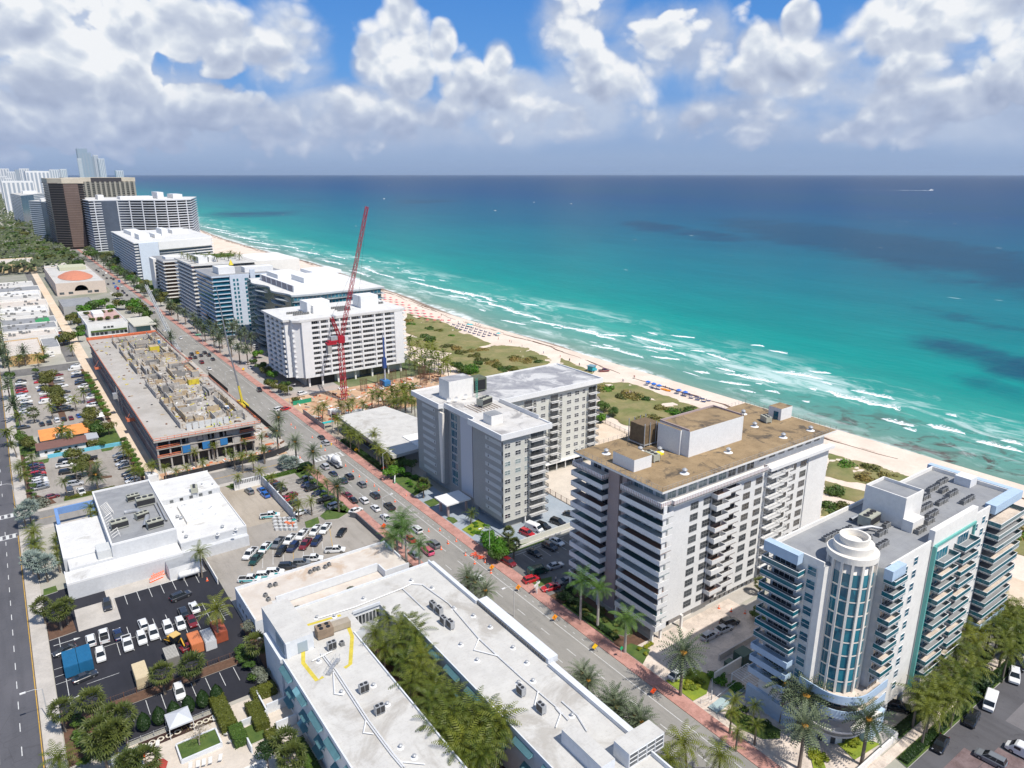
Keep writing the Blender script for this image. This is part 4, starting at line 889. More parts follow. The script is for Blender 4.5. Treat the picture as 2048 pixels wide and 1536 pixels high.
mb=MB();mb.box(32.6,38.1,119,133.4,0,13,0,top=1);mb.box(31.6,32.55,119.8,130,0,9.2,0);mb.box(32.597,33.4,118.5,119,0,13.,0);b.part('stair_tower',mb,[HW,RW]);b.part('door',MB().box(34.9,36.8,118.9,118.99,9.8,12.0),mat('grey_door',(.32,.38,.42),.5));b.part('louvre',MB().box(32.5,32.59,120,124.5,9.8,12.4),mat('blue_louvre',(.16,.24,.31),.5))
mb=MB();mb.box(66.6,74.4,62,65.4,9.7,12.6,0,top=1);mb.box(61.6,64.4,62.8,72.2,9.7,12.4,0,top=1);b.part('stair_head',mb,[HW,RW])
for k in range(3):
 for j in range(4):b.win(67.6+j*1.9,62,10.0+k*.82,1.7,.7,'S','plain',GREYG,FRAMEW,sub=False)
awm=MB();awm.v+=[(-1.6,0,1.0),(1.6,0,1.0),(1.6,-.95,.35),(-1.6,-.95,.35),(1.6,-.95,.2),(-1.6,-.95,.2)];awm.f+=[(3,2,1,0),(0,1,2,3),(5,4,2,3)];awm.mi+=[0,0,0];awm.sm+=[False]*3;awm.poly([(-1.6,0,1),(-1.6,-.95,.35),(-1.6,0,.35)]);awm.poly([(1.6,0,1),(1.6,0,.35),(1.6,-.95,.35)]);AW=awm.mesh('awning',AWN)
for k in range(9):
 for f,z in((0,.9),(1,3.9),(2,7.2)):
  y=116-k*7.4-(1.4 if f==1 else 0)
  o=b.win(31.8,y,z,2.2,1.4,'W','slide',TEALG,FRAMEW);b.put('awning',AW,31.78,y,z+.9,-math.pi/2,scale=(1. if f<2 else 1.6,1,1))
  o=b.win(57,y-3,z,2.0,1.3,'W','slide',TEALG,FRAMEW);b.put('awning',AW,56.98,y-3,z+.9,-math.pi/2,scale=(.9 if f<2 else 1.5,1,1))
for k in range(7):b.win(49.4+k*.8,124.98,6.6,.6,2.2,'S','plain',DARKG,FRAMEW,sub=False)
def roofpt(x,y,z=9.7):return(*P(x,y,z),z)
mb=MB()
zb=lambda x,y:(448+x*.2513,1150+y*.2513);za=lambda x,y:(860+x*.2513,1150+y*.2513)
def run(pts,w=.22,z=9.95):
 mb.tube([(*P(*p,9.8),z)for p in pts],w*.6,4,0,False)
for off in(0,22):
 run([zb(640,560)if 0 else zb(770+off,630),zb(870+off,760),zb(1130+off,1160),zb(1330+off,1430),zb(1420+off,1536)])
run([zb(700,690),zb(860,610)]);run([zb(870,780),zb(880,950),zb(950,960)]);run([zb(1130,1160),zb(1110,1260),zb(1190,1270)]);run([zb(750,350),zb(1040,260),zb(1420,110),zb(1490,75),zb(1580,80),za(150,230),za(390,510),za(530,640),za(740,830),za(860,930),za(1000,1050),za(1100,1160)]);run([zb(1420,110),zb(1600,280)])
run([za(390,510),za(350,600),za(550,650)]);run([za(860,930),za(830,1050)]);run([za(1050,1010),za(1170,1120),za(1250,1250)]);run([za(1000,1060),za(1040,1110),za(1000,1220)]);run([zb(1400,1490),zb(1600,1510)])
b.part('roof_pipework',mb,WHITE)
mb=MB();Z_=9.715
def ystrip(pts):mb.strip([P(*p,9.7)for p in pts],.75,Z_)
ystrip([zb(630,590),zb(630,700),zb(740,840),zb(790,810)]);ystrip([zb(960,740),zb(1005,710),zb(1020,490),zb(985,400)]);ystrip([zb(660,400),zb(930,320)]);b.part('walkway_marking',mb,mat('yellow_walkway',(.62,.50,.06),.7,.25,1.2))
t=T('chiller','brown four-fan chiller with tan duct hood inside the yellow roof marking','chiller',(*P(*zb(800,480),9.7),9.7),R(-4));ob('cabinet',MB().box(-1.6,1.6,-1.2,1.2,.2,2.1).mesh('cabinet',mat('rusty_cabinet',(.30,.22,.15),.7,.3,1.)),t);mb=MB();[mb.cyl(x,y,2.1,2.25,.42,None,10)for x in(-.7,.7)for y in(-.55,.55)];ob('fan',mb.mesh('fan',BLK),t);mb=MB().box(1.7,5.4,-.3,1.6,.2,1.5);ob('duct_hood',mb.mesh('duct_hood',mat('tan_duct',(.40,.34,.26),.6,.2,.6)),t)
mb=MB();g=P(*zb(870,740),9.7);mb.box(-2.2,-1,-.4,.4,0,.5);mb.box(-1,1,-.4,.4,.5,.62);mb.box(1,2.2,-.4,.4,0,.5);[mb.bar((x,y,.5),(x,y,1.5),.05)for x in(-2.1,-1,0,1,2.1)for y in(-.4,.4)];[mb.bar((-2.2,y,1.5),(2.2,y,1.5),.05)for y in(-.4,.4)];t=T('roof_stile','grey metal stile bridging the pipes on the near roof wing','stile',(*g,9.7),.75);ob('steps',mb.mesh('steps',GALV),t)
acl=[('twin',zb(860,590)),('fan',zb(940,555)),('twin',zb(1115,930)),('twin',zb(1240,1100)),('twin',zb(1665,270)),('twin',zb(1715,310)),('twin',zb(1750,390)),('twin',za(165,420)),('twin',za(725,950)),('twin',za(885,1090))]
for k,(kd,p)in enumerate(acl):
 x,y=P(*p,9.8);ac(kd,x,y,9.7,1.57 if k<4 else .0,'twin-fan grey condenser %s'%['just north of the roof stile','beside the chiller inside the yellow marking','halfway down the near roof wing','second down the near roof wing past the stile','first of the cluster on the street wing','second of the cluster on the street wing','third of the cluster on the street wing','last of the cluster on the street wing','alone in the middle of the street wing','nearest the stair heads on the street wing'][k],'hotel roof condensers',.95)
for k,p in enumerate([zb(740,340),zb(880,330),zb(1110,190),zb(1490,45),zb(1655,105),zb(690,575),zb(935,935),zb(1190,880),zb(1300,1030),zb(1405,1370),zb(1515,1450),zb(755,685),za(190,265),za(345,325),za(480,415),za(245,555),za(375,680),za(660,580),za(770,700),za(820,845),za(1130,1120),za(705,860)]):
 x,y=P(*p,9.8);vent(x,y,9.7,'%s round roof vent along the white hotel roofs, counted from the stair tower'%ORD[k],'hotel roof vents',.8)
b=B('low_building','low white building with tan-stained flat roof between the parked pickups and the hotel','building',(33,146,0))
mb=MB();mb.box(33,71.3,147.6,157.3,0,4.6,0,top=1,skip='b');mb.box(64.8,71.3,143.4,147.597,0,4.6,0,top=1);mb.box(38.5,64.7,138,147.4,0,3.2,2,top=1);mb.box(33,38.4,141.8,147.597,0,4.6,0,top=1);b.part('wall',mb,[HW,RTAN,HW])
mb=MB();par(mb,33,71.3,147.6,157.3,4.6,5.2,.3,0,'nwe');mb.box(39.5,64.8,147.5,147.9,3.2,5.3);mb.box(64.8,65.1,143.4,147.4,4.6,5.2);mb.box(65.1,71.3,143.4,143.7,4.6,5.2);mb.box(33,33.3,141.8,147.59,4.6,5.2);b.part('parapet',mb,HW)
for k in range(5):b.win(33,154-k*2.6,1.4,1.3,1.2,'W','slide',DARKG,FRAMEW,sub=False)
c1=lambda x,y:(380+x*.166,960+y*.166)
for k,p in enumerate([(965,1275),(1030,1260),(910,1390),(945,1440),(1450,1110),(1500,1080),(1545,1070),(1630,1050),(1675,1020)]):x,y=P(*c1(*p),4.9);ac('fan',x,y,4.6,.3,'%s small condenser on the tan-stained low roof, counted from the corner'%ORD[k],'condensers on the low roof',.9)
# ================================================================ WHITE COMPLEX on the near west block
b=B('commercial_building','sprawling low building with bright white and grey roofs behind the dark car park','building',(2,180,0))
mb=MB();mb.box(1.6,12,195.6,218.2,0,5,0,top=1,skip='b');mb.box(1.2,27,183.2,190.4,0,4,0,top=1,skip='b');mb.box(12.003,27.3,190.4,229,0,7.8,0,top=2,skip='b');mb.box(27.303,44.2,187,214,0,5,0,top=1,skip='b');mb.box(27.303,44.2,214.003,228.8,0,6.6,0,top=1,skip='b')
mb.box(2.4,12,190.41,195.59,0,4.6,0,top=1,skip='b');mb.box(27.003,44.1,185.2,186.99,0,3.,0);mb.box(8.8,12.,191,195.6,4.6,6.8,3)
b.part('wall',mb,[mat('complex_wall',(.56,.57,.58),.8,.1,.2),RWB,RGREY,GREYL])
mb=MB();par(mb,1.6,12,195.6,218.2,5,5.4,.25,0,'sw');par(mb,1.2,27,183.2,190.4,4,4.5,.25,0,'sw');par(mb,12,27.3,190.4,229,7.8,8.3,.3,0,'nse');mb.box(12,12.4,190.8,228.6,7.8,8.0);par(mb,27.3,44.2,187,214,5,5.35,.2,0,'se');par(mb,27.3,44.2,214,228.8,6.6,7.1,.25,0,'ns');b.part('parapet',mb,WHITE)
b.part('raised_roof',MB().box(31.2,41.6,197.4,210.2,5,5.8,0,top=1),[CREAM,roofmat('worn_white_roof',(.70,.70,.69),(.62,.62,.61),(.14,.14,.14),.8,.35,.50)])
mb=MB();mb.box(2,12,228.6,229.2,3.6,5.6);mb.box(2,2.8,218.4,228.6,3.8,5.4);mb.box(10.6,11.9,219,228.6,3.8,5.2);mb.box(2.0,2.6,218.4,219,0,3.8);mb.box(2.0,2.6,228,228.6,0,3.8)
b.part('blue_frame',mb,mat('sky_blue_paint',(.17,.30,.56),.7,.08,.3))
mb=MB();z3=lambda x,y:(x*.25,960+y*.25)
for(x0,y0,x1,y1)in[(830,210,880,280),(860,300,930,460)]:
 (a,c),(e,f)=P(*z3(x0,y0),7.8),P(*z3(x1,y1),7.8)
 for i in range(9):t_=i/8;x=a+(e-a)*t_;y=c+(f-c)*t_;mb.bar((x-.9,y,7.85),(x+.9,y,8.9),.14);mb.bar((x+.9,y,7.85),(x+.9,y,8.9),.14)
b.part('screen_braces',mb,OFFW)
mb=MB();mb.tube([(*P(*z3(1000,265),8),8.2),(*P(*z3(1100,250),8),8.3),(*P(*z3(1180,300),8),8.4),(*P(*z3(1160,380),8),8.2)],.7,6);mb.tube([(*P(*z3(1230,180),8),8.2),(*P(*z3(1310,330),8),8.2)],.25,5);mb.tube([(*P(*z3(1260,180),8),8.2),(*P(*z3(1335,330),8),8.2)],.25,5);b.part('duct',mb,GALV)
for k,(p,a,s_)in enumerate([((955,370),.1,1.),((1240,365),.1,.95),((1135,295),.3,.8),((1165,190),0.,1.15),((1065,150),.1,.8),((1555,85),1.4,.8)]):
 x,y=P(*z3(*p),8.3 if k<5 else 7);ac('big',x,y,7.8 if k<5 else 6.6,a,'beige rooftop unit %s of the white complex'%['west of the ducts on the grey roof','east of the ducts on the grey roof','with bright duct elbows in the middle','large three-fan one at the north side','long pale one near the northern parapet','on the small north-east roof'][k],'rooftop units of the white complex',s_)
for k,p in enumerate([(1420,300),(1450,310),(1780,380),(1490,460),(1465,415),(1740,430),(1885,390),(1870,425),(1620,70),(1705,70)]):
 x,y=P(*z3(*p),5.3);vent(x,y,5. if p[1]>100 else 6.6,'%s vent on the bright white roofs of the complex'%ORD[k],'vents on the white complex',1.2 if k<4 else .7)
for k in range(5):b.win(30.5+k*2.7,214,5.35,.9,.8,'S','plain',DARKG,FRAMEG,sub=False)
b.part('annex',MB().box(22.6,30.4,178.4,184.6,0,3.4,0,top=1),[WHITE,mat('annex_roof',(.33,.34,.35),.8,.2,.5)])
b.part('door',MB().box(5,6.2,183.1,183.19,.1,2.2).box(10,11,183.1,183.19,.1,2.2),mat('grey_door',(.32,.38,.42),.5))if 0 else None
t=T('gas_tank','white horizontal gas tank on legs beside the small annex','tank',(27.2,177.2,0),.02);a=MB()
for i in range(12):
 pass
a.tube([(-2.9,0,1.5),(-2.6,0,1.5),(2.6,0,1.5),(2.9,0,1.5)],[.3,.8,.8,.3],14,cap=True);ob('vessel',a.mesh('vessel',WHITE),t);ob('cradle',MB().box(-1.9,-1.6,-.6,.6,0,.9).mesh('cradle',CONCR),t);ob('cradle',MB().box(1.6,1.9,-.6,.6,0,.9).mesh('cradle',CONCR),t)
# ================================================================ CONSTRUCTION BUILDING
ORNG=mat('orange_safety_net',(.72,.20,.09),.8,.3,.8);PLY=mat('plywood_form',(.36,.26,.15),.8,.35,.5,col2=(.50,.42,.30));SLABM=mat('fresh_slab',(.36,.33,.29),.85,.2,.12,col2=(.46,.43,.39));RUST=mat('rebar',(.20,.10,.06),.9,.3,3.);YFORM=mat('yellow_form',(.62,.50,.04),.7,.2,.6);MESHD=mat('dark_mesh_sheet',(.12,.085,.095),.9,.25,.1,col2=(.20,.17,.18));DRUMB=mat('drum_blue',(.03,.17,.40),.5)
b=B('building_under_construction','half-built concrete block with bare slabs, formwork walls and orange edge netting','building site',(33.4,254,0))
top=[(33.3,253.6),(33.4,441),(67.6,441.9),(67.8,361),(64,358),(64,334),(68.3,326.5),(68.6,251.8)]
low=[(34,254.6),(34,440),(67.,440.9),(67.2,254)]
for z in(11.2,8.0,4.8):b.part('floor_slab',MB().prism(top if z>11 else low,z-.3,z+.25 if z>11 else z,0,0,True),[SLABM])
mb=MB()
for k in range(14):
 y=256+k*13.6
 for x in(34.6,44,52,60,66.2):mb.box(x-.3,x+.3,y,y+.6,0,10.9)
for x in(34.4,38.3,42.0,44.6,47.0,50.5,53.2,56.2,59.2,61.5,66.3):mb.box(x-.25,x+.25,254.8,255.3,0,10.9)
ob('column',mb.mesh('column',CONCR),b.o,tuple(-b.L),kind='stuff')
mb=MB();mb.box(34.3,34.5,256,439,0,10.8)
b.part('mesh_sheeting',mb,MESHD);b.part('inner_wall',MB().box(35,66.5,258,258.3,0,10.8),mat('site_dark',(.10,.09,.085),.9,.3,.5))
for x0,x1,z0,z1 in[(42.3,44.4,5.2,7.7),(44.8,46.9,4.9,10.8),(47.3,49.0,8.5,10.8),(49.2,50.2,4.9,10.8),(53.4,54.6,4.9,10.8),(57.0,59.,8.3,10.8),(59.4,61.2,4.9,10.8)]:
 b.part('facade_panel',MB().box(x0,x1,254.6,254.8,z0 if z0>8 else 4.9,z1 if z1>8 else 7.0),CONCR)
for x0 in(41.7,48.2,54.2):b.part('blue_sheet',MB().box(x0+.4,x0+2.9,254.3,254.5,5.1,7.7),DRUMB)
for z in(8.0,4.8):
 for x0,x1 in((34,41.4),(61.5,67.2)):
  for dz in(.35,.95):b.part('guard_rail',MB().box(x0,x1,254.4,254.5,z+dz,z+dz+.22),ORNG)
mb=MB();n=len(top)
for i in range(n):
 (x0,y0),(x1,y1)=top[i],top[(i+1)%n];L=math.hypot(x1-x0,y1-y0);k=int(L/2.2)
 for j in range(k+1):x=x0+(x1-x0)*j/max(1,k);y=y0+(y1-y0)*j/max(1,k);mb.box(x-.06,x+.06,y-.06,y+.06,11.4,12.5)
 for z in(11.75,12.4):mb.tube([(x0,y0,z),(x1,y1,z)],.09,4,0,False)
ob('edge_guard',mb.mesh('edge_guard',ORNG),b.o,tuple(-b.L),kind='stuff')
b.part('debris_net',MB().box(33.2,67.8,441.9,442.1,11.,12.9),ORNG)
FM={}
def fwall(x0,y0,x1,y1,h,m,w=.28,z=11.45,name='formwork_wall'):
 key=(round(abs(x1-x0)),round(abs(y1-y0)),round(h,1),m.name)
 b.part(name,MB().box(min(x0,x1),max(x0,x1)+(w if abs(x1-x0)<.5 else 0),min(y0,y1),max(y0,y1)+(w if abs(y1-y0)<.5 else 0),z,z+h,0,top=None),m)
rr=random.Random(3)
fms=[CONCR,PLY,SLABM,mat('form_grey',(.25,.24,.23),.8,.3,.5),CONCR]
for x,ys_ in((43.6,[(262,300),(306,330),(350,372),(378,402),(410,428)]),(46.6,[(268,290),(296,322),(344,360),(366,396)]),(50,[(305,318),(330,352),(398,424)]),(61.6,[(264,290),(296,312),(380,405),(408,436)]),(64.6,[(270,300),(368,392)]),(55.5,[(262,270),(330,350),(362,378)])):
 for y0,y1 in ys_:
  y=y0
  while y<y1:
   e=min(y1,y+rr.uniform(5,11));fwall(x,y,x,e-.6,rr.uniform(1.7,2.6),rr.choice(fms));y=e
for k in range(150):
 x=rr.uniform(44.5,65);y=rr.uniform(258,436)
 if x>60 and 325<y<360:continue
 L=rr.uniform(1.8,6.5)
 if rr.random()<.62:fwall(x,y,min(x+L,66),y,rr.uniform(.7,2.4),rr.choice(fms))
 else:fwall(x,y,x,y+L,rr.uniform(.7,2.4),rr.choice(fms))
for k in range(7):x0=45+k*2.1;b.part('formwork_panel',MB().box(x0,x0+1.7,258.6,258.9,11.45,13.9),GREYL)
for(x,y,w,d,h)in[(58.6,318,4.2,3,2.4),(49.5,392,4,3.2,2.),(56,390,4.4,5,3.2),(62.6,330,3,3,2.6),(57.5,352,4,3.5,2.3)]:b.part('core_box',MB().box(x,x+w,y,y+d,11.45,11.45+h,0,top=1),[YFORM if x in(58.6,56)else CONCR,PLY])
for(x,y,w,d)in[(47.5,282,3.2,5),(48.2,296,4,4.5),(46.5,310,3.4,3),(50,372,8,4),(52,405,9,6),(53.5,322,6,5),(60.2,340,6.4,16)]:
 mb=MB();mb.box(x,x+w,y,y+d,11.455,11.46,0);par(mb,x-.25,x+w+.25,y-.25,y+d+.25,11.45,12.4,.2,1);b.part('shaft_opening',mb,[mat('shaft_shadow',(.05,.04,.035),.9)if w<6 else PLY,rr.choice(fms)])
mb=MB()
for k in range(1100):
 x=rr.uniform(44.5,66.5);y=rr.uniform(257,438);a=rr.uniform(0,3.14);L=rr.uniform(.5,2.6);w=rr.uniform(.08,.5);h=rr.uniform(.06,.35)
 s0=len(mb.v);mb.box(-L/2,L/2,-w/2,w/2,0,h,rr.choice((0,0,1,2,3,4,5)));mb.rot(s0,math.cos(a),math.sin(a),x,y,11.46)
for k in range(40):
 x=rr.uniform(34.5,43);y=rr.uniform(257,438);L=rr.uniform(.4,1.4);s0=len(mb.v);mb.box(-L/2,L/2,-.3,.3,0,.2,rr.choice((0,2,3,5)));mb.rot(s0,math.cos(k),math.sin(k),x,y,11.46)
for k in range(700):
 x=rr.choice((43.8,46.8,50.2,61.8,64.8,rr.uniform(45,66)));y=rr.uniform(258,436);mb.tube([(x,y,12.4),(x+rr.uniform(-.1,.1),y,12.4+rr.uniform(1.2,2.4))],.03,3,2)
ob('site_materials',mb.mesh('site_materials',[PLY,CONCR,RUST,YFORM,WHITE,BLK]),b.o,tuple(-b.L),kind='stuff')
for(x,y,l_)in((62.2,272,'blue portable toilet among the formwork near the street corner of the site'),(63.6,410,'blue portable toilet at the far end of the half-built deck')):
 t=T('portable_toilet',l_,'portable toilet',(x,y,11.45));ob('cabin',MB().box(-.6,.6,-.6,.6,0,2.1).mesh('cabin',DRUMB),t);ob('roof',MB().box(-.65,.65,-.65,.65,2.1,2.35).mesh('roof',WHITE),t)
for k,(x,y,z,w,lb)in enumerate([(31.4,300,5.6,4,'orange cantilevered loading platform on the alley side, nearer one'),(30.9,392,6.4,3,'orange cantilevered loading platform on the alley side, farther one')]):
 t=T('loading_platform',lb,'loading platform',(x,y,z));ob('deck',MB().box(0,2.8,0,w,0,.25).mesh('deck',ORNG),t);mb=MB();[mb.box(0,2.8,0,.1,q,q+.2)for q in(.5,1.)];[mb.box(0,.1,0,w,q,q+.2)for q in(.5,1.)];mb.bar((0,0,1.2),(3.2,w/2,5.5),.1);ob('rail',mb.mesh('rail',ORNG),t)
t=T('material_hoist','grey mast hoist standing against the alley side of the half-built block','hoist',(33.,330,0));mb=MB();[mb.box(x,x+.15,y,y+.15,0,12.4)for x in(-.6,.5)for y in(-.6,.5)];[mb.bar((-.6,-.5,k*1.2),(.6,-.5,k*1.2+1.2),.1)for k in range(10)];ob('mast',mb.mesh('mast',GALV),t);ob('cage',MB().box(-2.2,-.7,-1.2,1.2,7.5,9.8).mesh('cage',GALV),t)
# ================================================================ RESTAURANT / low white roof east of the avenue
b=B('restaurant','low pavilion with a broad white roof beside the grey tower','building',(100,208,0))
pl=[P(675,832,6),P(770,812,6),P(843,838,6),(127,210),P(785,912,6)]
b.part('roof',MB().prism(pl,4.9,6.0,0,0,True),RW);b.part('wall',MB().prism([(101.5,211),(101.5,256),(120,256),(124,236),(124,211)],0,4.9),GREYD)
b.part('glazing',MB().prism([(101.4,214),(101.4,254),(101.5,254),(101.5,214)],.6,3.8),DARKG);b.part('roof_upstand',MB().box(110,124,209.6,222,6.0,6.35),OFFW)
t=T('dome_tent','white ribbed dome tent behind the low pavilion','tent',(127.5,226,0));mb=MB()
for i in range(12):
 for j in range(4):
  q=lambda a,e:(4.6*math.cos(a)*math.cos(e),4.6*math.sin(a)*math.cos(e),4.2*math.sin(e));a0,a1,e0,e1=i*.5236,(i+1)*.5236,j*.3927,(j+1)*.3927;mb.poly([q(a0,e0),q(a1,e0),q(a1,e1),q(a0,e1)],0,True)
ob('shell',mb.mesh('shell',WHITE),t);mb=MB();[mb.tube([(3.2*math.cos(a)+.7*math.cos(w)*math.sin(a),3.2*math.sin(a)-.7*math.cos(w)*math.cos(a),2.9+.7*math.sin(w))for w in[j*.785 for j in range(9)]],.06,4)for a in(3.4,4.2,5.)];ob('rib',mb.mesh('rib',DKMET),t,kind='stuff')
# ================================================================ TOWER 4: white eleven-storey tower behind the red crane
b=B('apartment_tower','white eleven-storey slab tower with gridded balconies behind the red crane','apartment tower',(104,321,0))
mb=MB().prism([(110.5,323),(162,323),(164,326),(164,358),(104.6,358),(104.6,327.5),(107,327.5),(107,325)],5.0,32,0,0,True);mb.box(112,163,327,357,0,5.0,1);b.part('wall',mb,[WHITE,GREYL])
mb=MB().prism([(109.6,321.3),(163.2,321.3),(165,323),(165,359),(103.6,359),(103.6,326.5),(106.6,326.5),(106.6,323.6)],32,33,0,0,True);b.part('roof',mb,[RWB]);par_=MB();par_.box(109.6,163.2,321.3,321.7,33,33.4);b.part('parapet',par_,WHITE)
b.part('penthouse',MB().box(119,130.5,336,346,33,38.4),WHITE);b.part('penthouse',MB().box(146,155.5,334,344,33,39),WHITE);b.part('lift_overrun',MB().box(121,126,333.5,336,33,37),OFFW)
b.part('end_wall',MB().box(110.5,115.2,321.4,323,5,32),WHITE);b.part('end_wall',MB().box(158,162.6,321.4,323,5,32),WHITE)
for x in(119.4,123.8,129.2,134.8,140.4,147.4,152.4):b.part('pier',MB().box(x-.35,x+.35,321.5,323,5,32),WHITE)
for k in range(11):
 z=5.1+2.45*k
 b.part('balcony',MB().box(115.2,158,321.6,323,z-.15,z+.75),WHITE)
 for x,w in((117.3,2.8),(121.6,2.8),(126.5,3.4),(132,3.6),(137.6,3.8),(143.9,5.4),(149.9,3.2),(155.1,3.2)):b.win(x,323,z+.75,w,1.35,'S','bay' if w>3.6 else 'door',DARKG,FRAMEW,sub=False)
 for x in(108.2,164.6):b.put('corner_balcony',WM.get('cb')or WM.setdefault('cb',MB().box(-1.3,1.3,-1.2,1.6,0,.8).mesh('corner_balcony',WHITE)),x,325.6 if x<110 else 326,z)
 b.win(109.6,324.4,z+.8,2.2,1.3,'S','bay',DARKG,FRAMEW,sub=False)
 for y in(331,338,345,352):b.win(104.6,y,z+.6,3.6,1.5,'W','slide',DARKG,FRAMEW,sub=False);b.put('balcony',WM.get('wb4')or WM.setdefault('wb4',MB().box(-2.6,2.6,-.9,0,-.15,.8).mesh('balcony',WHITE)),104.6,y,z,-math.pi/2)
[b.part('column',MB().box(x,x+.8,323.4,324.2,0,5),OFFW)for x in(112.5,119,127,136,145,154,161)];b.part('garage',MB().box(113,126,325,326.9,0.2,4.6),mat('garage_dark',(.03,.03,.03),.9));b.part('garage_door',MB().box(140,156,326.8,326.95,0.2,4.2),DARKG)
for k,(x,y,n_)in enumerate([(110.5,340,7),(112,335,7),(133.5,341,7),(134,337,7),(133.8,333.5,6),(157.2,346,4),(157.5,341,4)]):
 for j in range(n_):ac('fan',x+j*1.15,y,33,0,'%s small condenser of the %s cluster row on the white tower behind the red crane'%(ORD[j],ORD[k]),'condensers behind the red crane',1.05)
# ================================================================ far towers: storeys as slabs with glass between, piers, roof plant
def tower(label,pl,z,floors,wall,glass,slab=None,roof=None,sl=.5,over=1.2,piers=None,loc=None,wave=None,z0=0,plant=(),band=.45):
 cx=sum(p[0]for p in pl)/len(pl);cy=sum(p[1]for p in pl)/len(pl);b=B('tower_block',label,'tower',(cx,cy,0))
 b.part('glazing',MB().prism(pl,z0,z-.3),glass);h=(z-z0)/floors
 def grow(pl,d):return[(p[0]+(d if p[0]>cx else-d),p[1]+(d if p[1]>cy else-d))for p in pl]
 for k in range(floors+1):
  pk=grow(pl,over if not callable(wave)else 0)
  if wave:pk=wave(pl,k,over)
  zz_=z0+k*h
  b.part('balcony_slab' if k<floors else 'roof',MB().prism(pk,zz_-sl/2,zz_+(band if k<floors else .8),0,0 if k<floors else 1,True),[slab or wall,roof or RW])
 for q in(piers or[]):b.part('wall_panel',MB().box(*q[:4],z0,z+.3 if len(q)<5 else q[4]),wall)
 for q in plant:b.part('plant_room',MB().box(*q),WHITE)
 return b
def wavy(pl,k,over):
 x0,y0,x1,y1=pl[0][0],pl[0][1],pl[2][0],pl[2][1];out=[(x0-1+1.8*math.sin(i*.62+(k%2)*1.1),y1-(y1-y0)*i/22)for i in range(23)]
 out+=[(x0-1+(x1+3-x0)*i/16,y0-1.2+.5*math.sin(i*.9+k))for i in range(1,17)]+[(x1+3,y1)]
 return out
b5=tower('glassy hotel with wavy balcony edges behind the white slab tower',[(121,365),(172,365),(172,442),(121,442)],37,13,OFFW,mat('smoked',(.03,.07,.075),.15),mat('wave_edge',(.40,.43,.44),.5),RWB,.3,1,wave=wavy,plant=[(126,164,374,432,37.8,41.2),(134,150,380,400,41.2,44),(128,142,405,425,41.2,43.6),(150,168,410,430,41.2,43)],band=.12)
for k in range(6):b5.part('louvre',MB().box(125.8,125.95,376+k*9,383+k*9,38,41),mat('purple_grey_louvre',(.22,.21,.24),.7))
for k in range(24):b5.win(123.5+k*2.05,364.95,34.6,1.7,1.8,'S','plain',TEALG,FRAMEW,sub=False);b5.win(123.5+k*2.05,364.95,31.6,1.7,1.8,'S','plain',TEALG,FRAMEW,sub=False)
b6=tower('pale blue-white tower with ribbed balconies and paired windows',[(106.5,463),(150,463),(150,505),(106.5,505)],37,14,mat('blue_white',(.58,.64,.72),.7,.05,.1),BLUEG,mat('blue_white_slab',(.55,.62,.70),.6),RGREY,.25,.8,plant=[(112,122,470,484,37.5,42),(128,146,470,478,37.5,41)],band=.35)
b6.part('wall',MB().box(116.2,128,461.7,462.6,0,38),mat('blue_white',(.58,.64,.72)));b6.part('fin',MB().box(128.6,131.6,461,462,0,40.6),mat('blue_white',(.58,.64,.72)))
for k in range(13):
 for x in(118.6,120.7,125.8,127):b6.win(x,461.7,2.2+k*2.64,1.2 if x<125 else 1.5,1.7,'S','plain',TEALG,FRAMEW,sub=False)
t=T('beach_umbrella','closed yellow parasol on the roof terrace of the blue-white tower','umbrella',(121.5,476,42));ob('canopy',MB().cyl(0,0,0.5,4,1.6,.05,8).mesh('canopy',YFORM),t);ob('pole',MB().cyl(0,0,0,.6,.08).mesh('pole',WHITE),t)
b7=tower('white terraced tower with planted roof north of the blue-white one',[(109,524),(150,524),(150,575),(109,575)],38,14,OFFW,GREYG,OFFW,RW,.3,1.6,plant=[(114,120,530,548,38.8,43),(122,127,535,550,38.8,42)],band=.7)
b7.part('tower_wing',MB().box(151,190,545,600,0,36),OFFW);b7.part('roof_hedge',MB().box(124,146,560,572,38.8,40.5),LAWN)
b8=tower('slim dark-glass tower with thin white balcony lines',[(109,624),(138,624),(138,668),(109,668)],31,11,OFFW,mat('brown_glass',(.07,.05,.04),.2),OFFW,RGREY,.3,1.5,piers=[(105,109.5,650,668)],plant=[(112,130,636,650,31.8,33.6)],band=.5)
for k in range(10):b8.win(107.2,649.9,2.4+k*2.75,2.4,1.6,'S','slide',DARKG,FRAMEW,sub=False)
b9=tower('long white twelve-storey slab with a windowless white end panel',[(109,758),(185,790),(190,925),(112,925)],35.5,13,WHITE,mat('white_bldg_glass',(.13,.16,.2),.2,.3,.1),WHITE,RWB,.4,1.2,piers=[],plant=[(118,128,790,815,36,41),(134,140,800,830,36,40),(146,152,830,860,36,43),(160,176,850,880,36,40),(120,132,850,900,36,40)],band=.7)
mb=MB().prism([(112,757),(130,764),(130,766),(112,759)],0,35.5);b9.part('end_wall',mb,mat('blue_white',(.58,.64,.72)))
mb=MB().prism([(130,763.5),(184,786),(184,788),(130,765.5)],28,35.6);b9.part('wall',mb,WHITE)
for k in range(13):
 for j in range(3):x=133+k*4;y=765+(x-131)*.421;o=b9.win(x,y-.3,29+j*2.3 if j<3 else 0,2.2,1.2,'S','slide',DARKG,FRAMEW,sub=False);o.rotation_euler.z=.4
def curve(pl,k,over):
 out=[]
 for i in range(21):s_=i/20;out.append((110+118*s_,1084-22*s_+14*math.sin(s_*6.0+.4)-over))
 return out+[(262,1180),(250,1190),(118,1230),(106,1220)]
